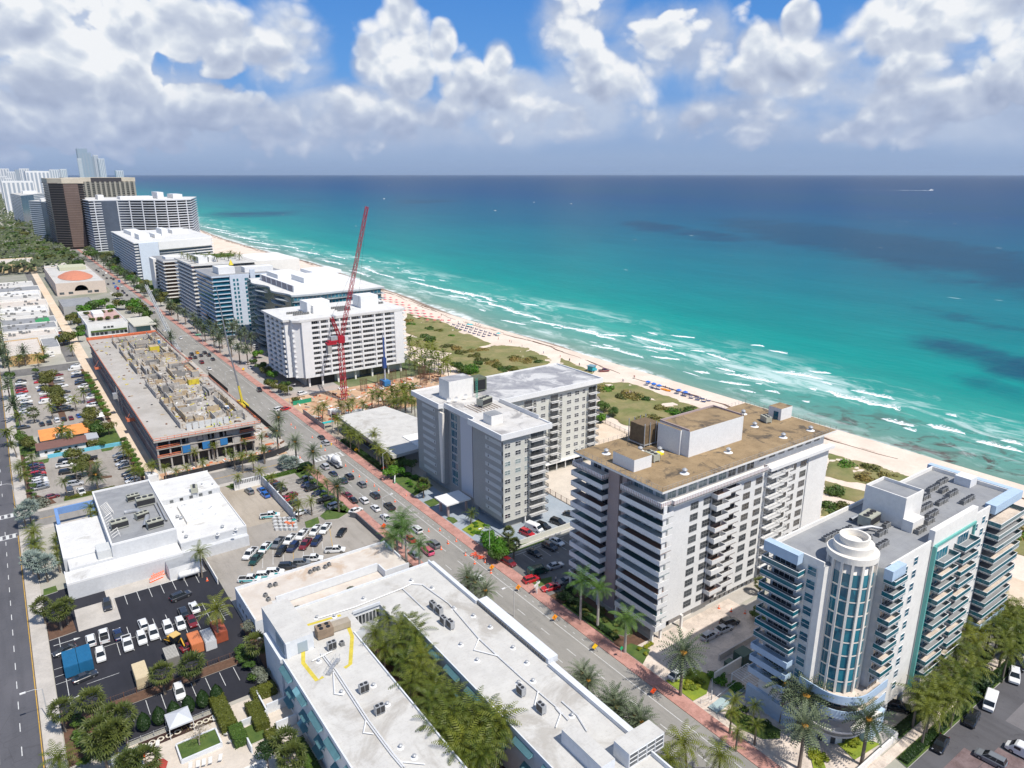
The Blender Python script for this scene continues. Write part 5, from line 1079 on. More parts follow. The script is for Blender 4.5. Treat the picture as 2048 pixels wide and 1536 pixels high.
b10=tower('broad white curved tower with long grey balcony bands',[(114,1094),(226,1072),(250,1180),(118,1225)],64.5,20,WHITE,mat('grey_blue_glass',(.10,.12,.16),.25,.3,.05),mat('band_white',(.56,.57,.60),.7),RWB,.4,2.,wave=curve,plant=[(125,132,1120,1150,65,71),(150,190,1110,1140,65,69),(196,204,1110,1150,65,74),(216,228,1110,1150,65,71)],band=.9)
for i in range(9):
 s_=(i+.5)/9;x=110+118*s_;y=1084-22*s_+14*math.sin(s_*6.+.4)-1.2;b10.part('pier',MB().box(x-.6,x+.6,y-1,y+2,0,64),mat('band_white',(.56,.57,.60)))
b11=tower('tall dark brown tower with pale crown, tallest of the avenue',[(74,1160),(89,1143),(112,1143),(112,1260),(74,1260)],86,27,mat('brown_panel',(.16,.11,.09),.6,.2,.05),mat('brown_dark_glass',(.065,.045,.038),.35,.3,.05),mat('brown_band',(.24,.20,.175),.7),RTAN,.35,1.8,band=.12)
b11.part('crown',MB().prism([(73,1158),(88,1140),(113,1140),(113,1262),(73,1262)],86,92.5),mat('crown_cream',(.60,.53,.42),.8,.15,.08));b11.part('brown_panel',MB().box(89,106,1139.6,1141,3,85),mat('brown_panel',(.16,.11,.09)));
for k in range(26):b11.part('panel_joint',MB().box(89,106,1139.3,1139.6,6+k*3.1,6.3+k*3.1),mat('joint',(.30,.22,.18),.7))
b11.part('tower_wing',MB().box(113,215,1400,1480,0,86),mat('wing_grey',(.17,.17,.155),.8));b11.part('crown',MB().box(112.5,216,1399,1481,86,92.5),mat('crown_cream',(.60,.53,.42)));b11.part('crown_screen',MB().box(150,195,1398,1399,84,92),mat('crown_dark',(.05,.045,.05),.7))
for k in range(14):b11.part('pier',MB().box(118+k*7.2,121+k*7.2,1396,1400,0,85.8),mat('pier_cream',(.33,.31,.26),.8))
for k in range(26):b11.part('balcony_slab',MB().box(113,215,1397.5,1400,4+k*3.15,5.2+k*3.15),mat('wing_band',(.27,.27,.245),.8))
tower('white gridded apartment slab left of the brown tower',[(57,1345),(82,1262),(104,1300),(80,1390)],58,19,WHITE,mat('white_bldg_glass',(.13,.16,.2)),WHITE,RW,.5,.8,plant=[(70,84,1300,1330,58.5,63)],band=1.2)
tower('white slab farther left of the brown tower',[(50,1910),(60,1700),(110,1870),(100,1960)],58,19,WHITE,mat('white_bldg_glass',(.13,.16,.2)),WHITE,RW,.5,.8,plant=[(70,95,1840,1880,58.5,64)],band=1.4)
def simple(label,px,base_y,top_y,w,dist,col,glass,stripes=5,name='tower_block'):
 """far high-rise: dist metres away in the direction of px"""
 d=(FW*F+RT*(px-CX)-UP*(base_y-CY));hd=math.hypot(d.x,d.y);x,y=d.x/hd*dist,d.y/hd*dist
 dt=(FW*F+RT*(px-CX)-UP*(top_y-CY));z=H+dt.z/math.hypot(dt.x,dt.y)*dist
 b=B(name,label,'tower',(x,y,0));W_=w/F*dist*.97;b.part('wall',MB().box(x-W_/2,x+W_/2,y,y+W_,0,z),col)
 for k in range(stripes):
  q=x-W_/2+W_*(k+.25)/stripes;b.part('glazing',MB().box(q,q+W_/stripes*.5,y-.8,y,5,z-4),glass)
 return b,x,y,W_,z
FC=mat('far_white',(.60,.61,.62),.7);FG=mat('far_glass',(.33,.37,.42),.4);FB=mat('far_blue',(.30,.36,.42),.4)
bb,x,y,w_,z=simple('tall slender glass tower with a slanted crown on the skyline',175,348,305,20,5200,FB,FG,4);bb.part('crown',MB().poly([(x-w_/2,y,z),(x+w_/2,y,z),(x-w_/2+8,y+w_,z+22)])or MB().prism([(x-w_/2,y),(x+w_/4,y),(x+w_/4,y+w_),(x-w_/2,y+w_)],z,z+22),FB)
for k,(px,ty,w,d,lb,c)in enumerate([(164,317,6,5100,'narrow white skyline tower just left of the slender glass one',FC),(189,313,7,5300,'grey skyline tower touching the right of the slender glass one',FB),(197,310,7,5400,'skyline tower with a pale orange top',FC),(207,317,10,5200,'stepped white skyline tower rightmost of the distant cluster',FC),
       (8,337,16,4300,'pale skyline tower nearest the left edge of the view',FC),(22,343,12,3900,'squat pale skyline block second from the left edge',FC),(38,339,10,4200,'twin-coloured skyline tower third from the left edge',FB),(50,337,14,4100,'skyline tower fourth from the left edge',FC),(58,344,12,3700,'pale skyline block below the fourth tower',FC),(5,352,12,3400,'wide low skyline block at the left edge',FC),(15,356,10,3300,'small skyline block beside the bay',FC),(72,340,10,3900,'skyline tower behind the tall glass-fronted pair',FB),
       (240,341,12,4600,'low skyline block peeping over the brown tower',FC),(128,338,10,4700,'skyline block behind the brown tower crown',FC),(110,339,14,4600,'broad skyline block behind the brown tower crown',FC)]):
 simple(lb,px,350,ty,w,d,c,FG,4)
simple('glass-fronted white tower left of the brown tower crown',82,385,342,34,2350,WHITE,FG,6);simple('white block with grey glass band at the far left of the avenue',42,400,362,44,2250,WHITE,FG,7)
# ================================================================ low town west of the avenue
RT_=[RW,RWB,RGREY,RW,RTAN]
def lowb(label,x0,x1,y0,y1,z,roof=None,wall=None,name='low_building'):
 b=B(name,label,'building',(x0,y0,0));b.part('wall',MB().box(x0,x1,y0,y1,0,z,0,top=1,skip='b'),[wall or OFFW,roof or RW]);mb=MB();par(mb,x0,x1,y0,y1,z,z+.5,.3);b.part('parapet',mb,wall or OFFW);return b
yy=503.;k=0
hts=[5,5.6,5,6.4,5.2,5.8,7,6,5.4,6.2];dep=[22,24,26,20,28,30,24,30,34,28]
names=['with the tan front strip','with grey roof and round vents','with the green roof court','with dark skylights','with white two-storey facade','with pinkish roof corner','with ducts along its roof','with rows of small windows','with pale stepped roof','at the far end beside the trees']
for k in range(10):
 b=lowb('%s shop roof beyond the car parks, %s'%(ORD[k],names[k]),-3.6,23.5+(k%3)*1.5,yy,yy+dep[k]-1.2,hts[k],[RTAN,RGREY,RGREY,RW,RWB,RTAN,RW,RWB,RGREY,RW][k]);
 rr2=random.Random(k);y1=yy+dep[k]
 mb=MB()
 for j in range(9):x=rr2.uniform(-1,21);y=rr2.uniform(yy+2,y1-4);mb.box(x,x+rr2.uniform(.8,2),y,y+rr2.uniform(.8,2),hts[k],hts[k]+rr2.uniform(.7,1.5))
 ob('roof_plant',mb.mesh('roof_plant',[CONDM]),b.o,tuple(-b.L),kind='stuff')
 for j in range(6):b.win(-1+j*4.2,yy,2.4,1.6,1.2,'S','plain',DARKG,FRAMEG,sub=False)
 if k==2:b.part('green_court',MB().box(15,23,yy+3,y1-5,hts[k]+.02,hts[k]+.08),mat('court_green',(.03,.25,.08),.8))
 yy=y1
lowb('ochre corner building with tan walls by the far cross street',-3.5,13,452,498,5,RTAN,mat('ochre',(.55,.36,.16),.8,.1,.2));lowb('pale grey shed between the ochre building and the alley',14,22,470,500,4,RGREY)
b=lowb('large cream market hall with an arched window under a low red dome',37.5,74,703,838,10,RW,mat('market_cream',(.62,.52,.44),.8,.05,.1),'market_hall');mb=MB();n_=16;cxm,cym=56,748
for i in range(n_):
 for j in range(3):
  q=lambda a,e:(cxm+13.5*math.cos(a)*e,cym+31*math.sin(a)*e,10.2+4.6*(1-e*e));a0,a1,e0,e1=i*2*math.pi/n_,(i+1)*2*math.pi/n_,(3-j)/3,(2-j)/3
  mb.poly([q(a0,e0),q(a1,e0),q(a1,e1),q(a0,e1)]if j<2 else[q(a0,e0),q(a1,e0),q(a1,0)],0,True)
b.part('dome',mb,mat('terracotta',(.58,.22,.13),.8,.12,.3));mb=MB();mb.poly([(55.5+5*math.cos(R(a)),702.9,3.4+4.6*math.sin(R(a)))for a in range(0,181,15)][::-1]);mb.poly([(55.5+5*math.cos(R(a)),702.9,3.4+4.6*math.sin(R(a)))for a in range(0,181,15)]);b.part('arched_window',mb,DARKG)
for x in(41,47.5,61.5,66.5):b.win(x,703,1,3.4,2,'S','plain',DARKG,FRAMEW,sub=False)
b.part('roof_light_court',MB().box(48,70,800,826,10.1,13),mat('green_cream',(.48,.48,.34),.8))
lowb('grey flat garage roof in front of the market hall',34.5,55,606,647,5,RGREY,GREYD);lowb('cream civic building with shallow roof at the top left of the town',-2,34,905,960,9,RTAN,mat('civic',(.60,.47,.28),.8));lowb('small tan building beside the civic hall',40,60,880,900,7,RTAN)
b=lowb('white two-storey building with planted terraces beyond the building site',39.5,62,505,560,8,RW,WHITE,'terrace_building')
for k in range(8):b.win(42+k*2.4+(1.5 if k>3 else 0),505,1.4,1.7,1.8,'S','plain',DARKG,FRAMEW,sub=False)
for k in range(3):b.win(49+k*2,505,5.4,1.6,1.3,'S','plain',DARKG,FRAMEW,sub=False)
b.part('planter_hedge',MB().box(41,61,503.6,504.9,3.7,4.6),LAWN);b.part('roof_terrace',MB().box(44,61,522,556,8.05,8.6,0),mat('pink_terrace',(.55,.36,.32),.8,.3,.3));b.part('penthouse',MB().box(46,52,530,545,8.6,11),WHITE)
b=B('glass_pavilion','glass corner pavilion under a broad flat canopy by the avenue','building',(62.5,484,0));b.part('canopy',MB().box(62.2,75,483,512,8.4,9.1),mat('cream_slab',(.52,.50,.42),.8));b.part('glazing',MB().box(64,72,487,508,0,8.4),mat('pav_glass',(.08,.19,.2),.15));b.part('wall',MB().box(62.2,66,488,508,0,7),OFFW)
OR=mat('orange_clay_roof',(.74,.27,.075),.8,.18,.5);BR=mat('brown_shingle_roof',(.17,.085,.07),.85,.18,.5)
def gable(b,x0,x1,y0,y1,z0,zr,m,name='roof'):
 ym=(y0+y1)/2;mb=MB();mb.poly([(x0,y0,z0),(x1,y0,z0),(x1,ym,zr),(x0,ym,zr)]);mb.poly([(x1,y1,z0),(x0,y1,z0),(x0,ym,zr),(x1,ym,zr)]);mb.poly([(x0,y0,z0),(x0,ym,zr),(x0,y1,z0)]);mb.poly([(x1,y0,z0),(x1,y1,z0),(x1,ym,zr)]);b.part(name,mb,m)
b=B('house','long white bungalow with a dark brown pitched roof','house',(1.2,293,0));b.part('wall',MB().box(1.6,16.2,293.8,300.6,0,3),WHITE);gable(b,.8,16.8,292.9,301.6,2.9,4.4,BR)
for x in(3.6,6.8,8.2,11,13):b.win(x,293.8,1.1,.9,.9,'S','plain',DARKG,FRAMEW,sub=False)
b=B('house','bungalow with a bright orange tiled roof','house',(2.6,303,0));b.part('wall',MB().box(3,18.6,305.4,316.4,0,3),CREAM);gable(b,2.6,19.2,309.5,317.2,3,4.4,OR);gable(b,2.6,7.6,303.2,309.5,3,4.1,OR);gable(b,13.2,19.2,304,309.5,3,4.,OR)
b=B('house','small annex with a grey roof beside the brown-roofed bungalow','house',(16.8,296,0));b.part('wall',MB().box(17,20.4,295.4,300,0,2.9),WHITE);b.part('roof',MB().box(16.7,20.8,295.2,302.6,2.9,3.2),mat('grey_tin',(.40,.42,.44),.6));b.win(18.7,295.4,1.2,1.6,.8,'S','plain',DARKG,FRAMEG,sub=False)
t=T('marquee','white pitched canopy beside the small swimming pool','tent',(23.6,327.4,0));mb=MB();mb.poly([(-2.6,-3.4,2.4),(2.6,-3.4,2.4),(0,0,4.)]);mb.poly([(2.6,-3.4,2.4),(2.6,3.4,2.4),(0,0,4)]);mb.poly([(2.6,3.4,2.4),(-2.6,3.4,2.4),(0,0,4)]);mb.poly([(-2.6,3.4,2.4),(-2.6,-3.4,2.4),(0,0,4)]);ob('canopy',mb.mesh('canopy',WHITE),t)
for x in(-2.4,2.4):
 for y in(-3.2,3.2):ob('leg',MB().box(x-.06,x+.06,y-.06,y+.06,0,2.4).mesh('leg',FRAMEW),t)
t=T('swimming_pool','narrow blue swimming pool behind the bungalows','swimming pool',(24.4,316,.05));ob('coping',MB().box(-2.2,2.2,-3,3.6,0,.12).mesh('coping',CREAM),t);ob('pool_water',MB().box(-1.5,1.7,-2.4,3,.12,.14).mesh('pool_water',mat('pool_blue',(.01,.20,.48),.1)),t)
def wall_(label,pts,h,m,t=.2,name='wall',cat='wall',z=0):
 o=T(name,label,cat,(*pts[0],z));mb=MB()
 for(x0,y0),(x1,y1)in zip(pts,pts[1:]):
  d=Vector((x1-x0,y1-y0)).normalized();nn=Vector((-d.y,d.x))*t/2
  ob('wall_section',MB().prism([(x0-pts[0][0]+nn.x,y0-pts[0][1]+nn.y),(x1-pts[0][0]+nn.x,y1-pts[0][1]+nn.y),(x1-pts[0][0]-nn.x,y1-pts[0][1]-nn.y),(x0-pts[0][0]-nn.x,y0-pts[0][1]-nn.y)],0,h).mesh('wall_section',m),o)
CY_=mat('cyan_wall',(.16,.52,.66),.7,.15,.5)
wall_('low turquoise wall along the north side of the near car park',[(3.8,291.4),(9.5,291.2),(20.4,291.),(27.4,290.6)],1.3,CY_,.5)
wall_('tall white wall along the yard of the breeze-block corner',[(59.4,194),(59.4,224)],3.2,mat('yard_wall',(.56,.58,.60),.8,.15,.5),.35)
t=T('screen_wall','white breeze-block screen wall at the north end of the yard','wall',(50.6,223.8,0));ob('wall_panel',MB().box(0,8.6,0,.3,0,3.4).mesh('wall_panel',WHITE),t);bm_=MB().box(0,.34,-.05,0,0,.3).mesh('block_opening',mat('opening',(.10,.10,.10),.9))
for i in range(15):
 for j in range(3):ob('block_opening',bm_,t,(.3+i*.54,0,2.0+j*.42))
wall_('black screened hoarding along the cross street in front of the building site',[(33.6,244.4),(60,244.8),(70,245.6),(76.5,248.4),(78.4,252)],2.2,mat('black_screen',(.035,.035,.04),.9,.3,.4),.12,'hoarding','fence')
wall_('dark hoarding between the avenue and the building site, nearer stretch',[(78.2,262),(78.2,316)],2.2,mat('black_screen',(.035,.035,.04)),.12,'hoarding','fence');wall_('dark hoarding between the avenue and the building site, farther stretch',[(78.2,336),(78.2,372)],2.2,mat('black_screen',(.035,.035,.04)),.12,'hoarding','fence')
wall_('green netted fence at the corner of the crane site',[(96.4,300),(105,300.6)],1.9,mat('green_screen',(.02,.30,.16),.8,.2,.4),.1,'fence','fence');wall_('concrete hoarding in front of the red crane site',[(95.9,262),(95.9,286)],2.2,CONCR,.2,'hoarding','fence')
wall_('grey-green wall between the grey parking deck and the dark car park',[(103.3,142),(131,142)],1.5,SAGEL,.25);wall_('low white wall behind the dark car park of the white tower',[(100,140.4),(127,140.4)],.8,OFFW,.2)
wall_('white boundary wall on the east side of the dark car park',[(31.9,170),(31.9,190)],1.6,OFFW,.2);wall_('low dark screen wall at the mouth of the pickup car park',[(74.6,159),(74.6,183),(73.4,185)],1.7,mat('dark_blocks',(.13,.13,.14),.8,.4,1.5),.3)
wall_('cream forecourt wall round the green utility boxes beside the blue-trimmed tower',[(103.4,74.6),(120,74.6)],2.4,CREAM,.3);wall_('pinkish ramp wall across the paved court',[(109.6,78.4),(128,78.4)],1.5,mat('ramp_wall',(.55,.50,.46),.8,.1,.3),.3);wall_('low white wall at the south side of the blue-trimmed tower',[(104.4,45.4),(118.3,45.6),(118.3,48)],1.3,OFFW,.3)
wall_('white planter wall on the pool terrace',[(12,114.7),(18.7,114.7),(18.7,119.1),(12,119.1),(12,114.7)],.9,HW,.25);wall_('stepped white garden wall along the hotel patios',[(22.6,110),(22.6,117.4),(27.6,117.4),(27.6,124)],1.5,HW,.25);wall_('white wall between the two hotel patios',[(27.8,112.6),(31.6,112.6)],2.1,HW,.3);wall_('white wall at the far hotel patio',[(27.8,118.2),(31.6,118.2)],2.1,HW,.3)
t=T('swimming_pool','grey-blue corner of the hotel pool at the bottom edge','swimming pool',(20.6,104.5,.02));ob('coping',MB().box(-3.2,3.2,-6,3,0,.10).mesh('coping',CREAM),t);ob('pool_water',MB().box(-2.7,2.7,-5.6,2.5,.1,.13).mesh('pool_water',mat('pool_grey',(.22,.26,.30),.1)),t)
def fence(label,pts,h,n,m,name='fence',z=0,post=.06):
 o=T(name,label,'fence',(*pts[0],z));ox,oy=pts[0];mb=MB()
 for(x0,y0),(x1,y1)in zip(pts,pts[1:]):
  L=math.hypot(x1-x0,y1-y0);k=max(1,int(L/n))
  for zz_ in(.12,h-.05):mb.tube([(x0-ox,y0-oy,zz_),(x1-ox,y1-oy,zz_)],.03,4)
  pk=int(L/.45)
  for j in range(pk):q=j/pk;mb.tube([(x0-ox+(x1-x0)*q,y0-oy+(y1-y0)*q,.1),(x0-ox+(x1-x0)*q,y0-oy+(y1-y0)*q,h)],.022,3)
  pm=MB().box(-post,post,-post,post,0,h+.08).mesh('post',m)
  for j in range(k+1):ob('post',pm,o,(x0-ox+(x1-x0)*j/k,y0-oy+(y1-y0)*j/k,0))
 ob('picket_rail',mb.mesh('picket_rail',m),o,kind='stuff');return o
fence('brown picket fence round the beige pool terrace',[(131.4,176),(131.2,143)],1.7,2.6,mat('brown_steel',(.13,.07,.05),.6),z=.3);fence('dark picket fence between the pool terrace and the beach',[(171.8,178),(190,186),(192,205)],1.6,3,DKMET,z=.2)
fence('dark railing between the dark car park and the hotel parking',[(2,138.8),(31,139)],1.2,2.2,mat('brown_steel',(.13,.07,.05)));fence('grey railing along the edge of the pool terrace',[(3,124.6),(22,124.4)],1.1,2.1,GALV);fence('white railing across the paved drive by the single silver car',[(96.6,72.2),(99,71.6),(103.6,75.2)],1.,1.4,WHITE)
# ================================================================ CRANES
def lattice(p0,p1,w,n,m,name,parent,rr_=.09,taper=1.):
 p0,p1=Vector(p0),Vector(p1);d=(p1-p0).normalized();a=d.orthogonal().normalized()if abs(d.z)>.99 else d.cross(Vector((0,1,0))).normalized();c=d.cross(a);mb=MB()
 cs=lambda k:[p0+(p1-p0)*(k/n)+(a*sx+c*sy)*(w/2*(1-(1-taper)*k/n))for sx,sy in((1,1),(1,-1),(-1,-1),(-1,1))]
 for k in range(n):
  q0,q1=cs(k),cs(k+1)
  for i in range(4):
   j=(i+1)%4;mb.tube([q0[i],q1[i]],rr_*1.4,4,0,False);mb.tube([q0[i],q1[j]]if k%2 else[q0[j],q1[i]],rr_,3,0,False);mb.tube([q0[i],q0[j]],rr_,3,0,False)
 return ob(name,mb.mesh(name,m),parent)
CR=mat('crane_red',(.42,.015,.03),.45,.2,2.)
t=T('tower_crane','tall red luffing tower crane with raised lattice jib','crane',(118,294.4,0))
lattice((0,0,0),(0,0,27.5),1.9,13,CR,'mast',t,.11);lattice((.8,0,29.5),(16.2,0,84.6),1.5,24,CR,'jib',t,.08,.7);lattice((-.4,0,29.5),(-3.4,0,38.3),1.1,5,CR,'a_frame',t,.09)
ob('slewing_deck',MB().box(-5.8,2.0,-1.2,1.2,27.4,28.2).box(-1.5,1.5,-1.5,1.5,26.6,29.6).mesh('slewing_deck',CR),t);ob('winch_house',MB().box(-4.6,-1.6,-1.1,1.1,28.2,29.9).mesh('winch_house',GALV),t);ob('cab',MB().box(1.5,3.,-1.9,-.6,27.6,29.6).mesh('cab',mat('cab_white',(.6,.6,.6),.4)),t);ob('counterweight',MB().box(-6.4,-4.6,-1.2,1.2,22.6,26.4).mesh('counterweight',CONCR),t);ob('platform',MB().box(-6.6,-2.2,-1.4,1.4,26.4,27.3).mesh('platform',CR),t)
mb=MB();mb.tube([(-3.4,0,38.3),(9,0,60)],.05,3);mb.tube([(-3.4,0,38.3),(-5.6,0,28)],.07,3);mb.tube([(16.2,0,84.4),(9.2,0,42)],.045,3);ob('cable',mb.mesh('cable',DKMET),t)
t=T('mobile_crane','telescopic crane with a yellow boom base standing beside the avenue','crane',(78.2,312.2,0));ob('boom_base',MB().tube([(0,0,1.2),(-.95,0,9.5)],[.62,.52],4,0,False,True).mesh('boom_base',YFORM),t);ob('boom',MB().tube([(-.95,0,9.4),(-3.2,0,26),(-5.4,0,53)],[.42,.34,.18],4,0,False,True).mesh('boom',mat('boom_grey',(.17,.18,.20),.5)),t);ob('carrier',MB().box(-1.3,1.3,-5,5,.7,1.7).mesh('carrier',YFORM),t)
for y in(-3.8,-1.4,1.4,3.8):ob('wheel',MB().tube([(-1.4,y,.6),(1.4,y,.6)],.6,10,0,True,True).mesh('wheel',BLK),t)
d=FW*F+RT*(292-CX)-UP*(571-CY);tt=560./d.y
t=T('mobile_crane','pale grey lattice boom crane leaning away over the avenue','crane',(76.6,436,0));lattice((0,0,1.5),(d.x*tt-76.6,d.y*tt-436,H+d.z*tt),1.6,26,mat('boom_pale',(.50,.51,.50),.5),'boom',t,.13,.8);ob('carrier',MB().box(-1.5,1.5,-3,3,.3,2.4).mesh('carrier',GALV),t);ob('track',MB().box(-2,-1.5,-3.2,3.2,0,1).mesh('track',BLK),t);ob('track',MB().box(1.5,2,-3.2,3.2,0,1).mesh('track',BLK),t)
t=T('drill_rig','blue piling rig with an upright mast in front of the white slab tower','drill rig',(143,304,0));ob('mast',MB().box(-.3,.3,-.3,.3,0,25).mesh('mast',mat('rig_grey',(.4,.42,.45),.5)),t);ob('drill_head',MB().box(-.8,.8,-.8,.8,9,14).box(-.35,.35,-.45,-.31,14,24).mesh('drill_head',mat('rig_blue',(.02,.06,.22),.5)),t);ob('carrier',MB().box(-1.6,1.6,-2.6,3,.5,3.).mesh('carrier',DRUMB),t)
for k in range(9):
 x=131+k*4.6+rr.uniform(-1,1);y=300+rr.uniform(-8,10);t=T('rebar_cage','%s rusty reinforcement cage standing on the crane site, from the avenue'%ORD[k],'rebar cage',(x,y,0),0,'rebar cages on the crane site');mb=MB()
 for i in range(14):a=i*math.pi/7;mb.tube([(1.6*math.cos(a),1.6*math.sin(a),0),(1.6*math.cos(a),1.6*math.sin(a),6)],.06,3)
 for z in(1,2.5,4,5.5):mb.tube([(1.6*math.cos(i*.785),1.6*math.sin(i*.785),z)for i in range(9)],.06,3)
 ob('bars',mb.mesh('bars',RUST),t)
mb=MB()
for k in range(300):x=rr.uniform(98,172);y=rr.uniform(272,310);s0=len(mb.v);L=rr.uniform(.6,4.);mb.box(-L/2,L/2,-.25,.25,0,rr.uniform(.1,.7),rr.choice((0,0,1,2,3,4)));a=rr.uniform(0,3.1);mb.rot(s0,math.cos(a),math.sin(a),x,y,.02)
for k in range(160):x=rr.uniform(67,77.6);y=rr.uniform(254,440);s0=len(mb.v);L=rr.uniform(.5,2.6);mb.box(-L/2,L/2,-.25,.25,0,rr.uniform(.1,.9),rr.choice((0,1,2,3,4)));a=rr.uniform(0,3.1);mb.rot(s0,math.cos(a),math.sin(a),x,y,.02)
for k in range(90):x=rr.uniform(35,76);y=rr.uniform(246.5,252.8);s0=len(mb.v);L=rr.uniform(.5,2.2);mb.box(-L/2,L/2,-.25,.25,0,rr.uniform(.1,.6),rr.choice((0,1,1,3,4)));a=rr.uniform(0,3.1);mb.rot(s0,math.cos(a),math.sin(a),x,y,.02)
ob('site_debris',mb.mesh('site_debris',[PLY,SLABM,RUST,ORNG,WHITE]),kind='stuff')
# ================================================================ VEHICLES
PAINTS={'white':(.72,.72,.71),'silver':(.42,.43,.45),'grey':(.16,.17,.18),'black':(.012,.012,.014),'dark':(.03,.033,.04),'navy':(.012,.022,.07),'blue':(.02,.12,.42),'red':(.42,.012,.02),'darkred':(.16,.012,.018),
          'yellow':(.80,.42,.01),'green':(.01,.05,.04),'teal':(.03,.38,.40),'pink':(.65,.10,.20)}
NAMES={'dark':'charcoal','darkred':'dark red','navy':'navy blue','green':'dark green','teal':'turquoise and white'}
def paint(c):
 m=mat('paint_'+c,PAINTS[c],.22,spec=.5)
 if not m.get('cc'):
  m['cc']=1;m.node_tree.nodes['Principled BSDF'].inputs['Coat Weight'].default_value=.8
 return m
CG=glassmat('car_glass',(.012,.016,.02),(.02,.026,.03),.5,.05);TYRE=mat('tyre',(.015,.015,.015),.8);RIM=mat('rim',(.35,.35,.36),.35,metal=.6);LAMP=mat('headlamp',(.75,.76,.78),.15);TAIL=mat('tail_lamp',(.35,.01,.01),.3);TRIM=mat('black_trim',(.02,.02,.02),.6)
def loft(mb,st,m,close=True):
 """st: list of (x, [(y,z)...]) sections"""
 b=len(mb.v);n=len(st[0][1])
 for x,sec in st:mb.v+=[(x,y,z)for y,z in sec]
 for i in range(len(st)-1):
  for j in range(n):
   k=(j+1)%n;mb.f.append((b+i*n+j,b+(i+1)*n+j,b+(i+1)*n+k,b+i*n+k));mb.mi.append(m);mb.sm.append(False)
 mb.f.append(tuple(range(b,b+n)));mb.mi.append(m);mb.sm.append(False);e=b+(len(st)-1)*n;mb.f.append(tuple(range(e+n-1,e-1,-1)));mb.mi.append(m);mb.sm.append(False)
def hull(st,m=0):
 mb=MB();loft(mb,[(x,[(-w,zb),(w,zb),(w,zt-.14),(w-.13,zt),(-w+.13,zt),(-w,zt-.14)])for x,w,zb,zt in st],m);return mb
def house(mb_b,mb_g,x0,x1,xt0,xt1,z0,z1,w0,w1,posts=()):
 b=[(x0,-w0,z0),(x1,-w0,z0),(x1,w0,z0),(x0,w0,z0)];t_=[(xt0,-w1,z1),(xt1,-w1,z1),(xt1,w1,z1),(xt0,w1,z1)]
 for i in range(4):j=(i+1)%4;mb_g.poly([b[i],b[j],t_[j],t_[i]])
 r=[(x*1.0,y,z1+.005)for x,y,_ in t_];mb_b.poly(r);c=[(xt0+.12,-w1+.1,z1+.06),(xt1-.12,-w1+.1,z1+.06),(xt1-.12,w1-.1,z1+.06),(xt0+.12,w1-.1,z1+.06)];mb_b.poly(c)
 for i in range(4):j=(i+1)%4;mb_b.poly([r[i],r[j],c[j],c[i]])
 for s in(-1,1):
  for p in[0.,1.]+list(posts):
   xb=x0+(x1-x0)*p;xt=xt0+(xt1-xt0)*p;mb_b.tube([(xb,s*w0*1.0,z0),(xt,s*w1*1.0,z1)],.045,4,0,False)
VT_={}
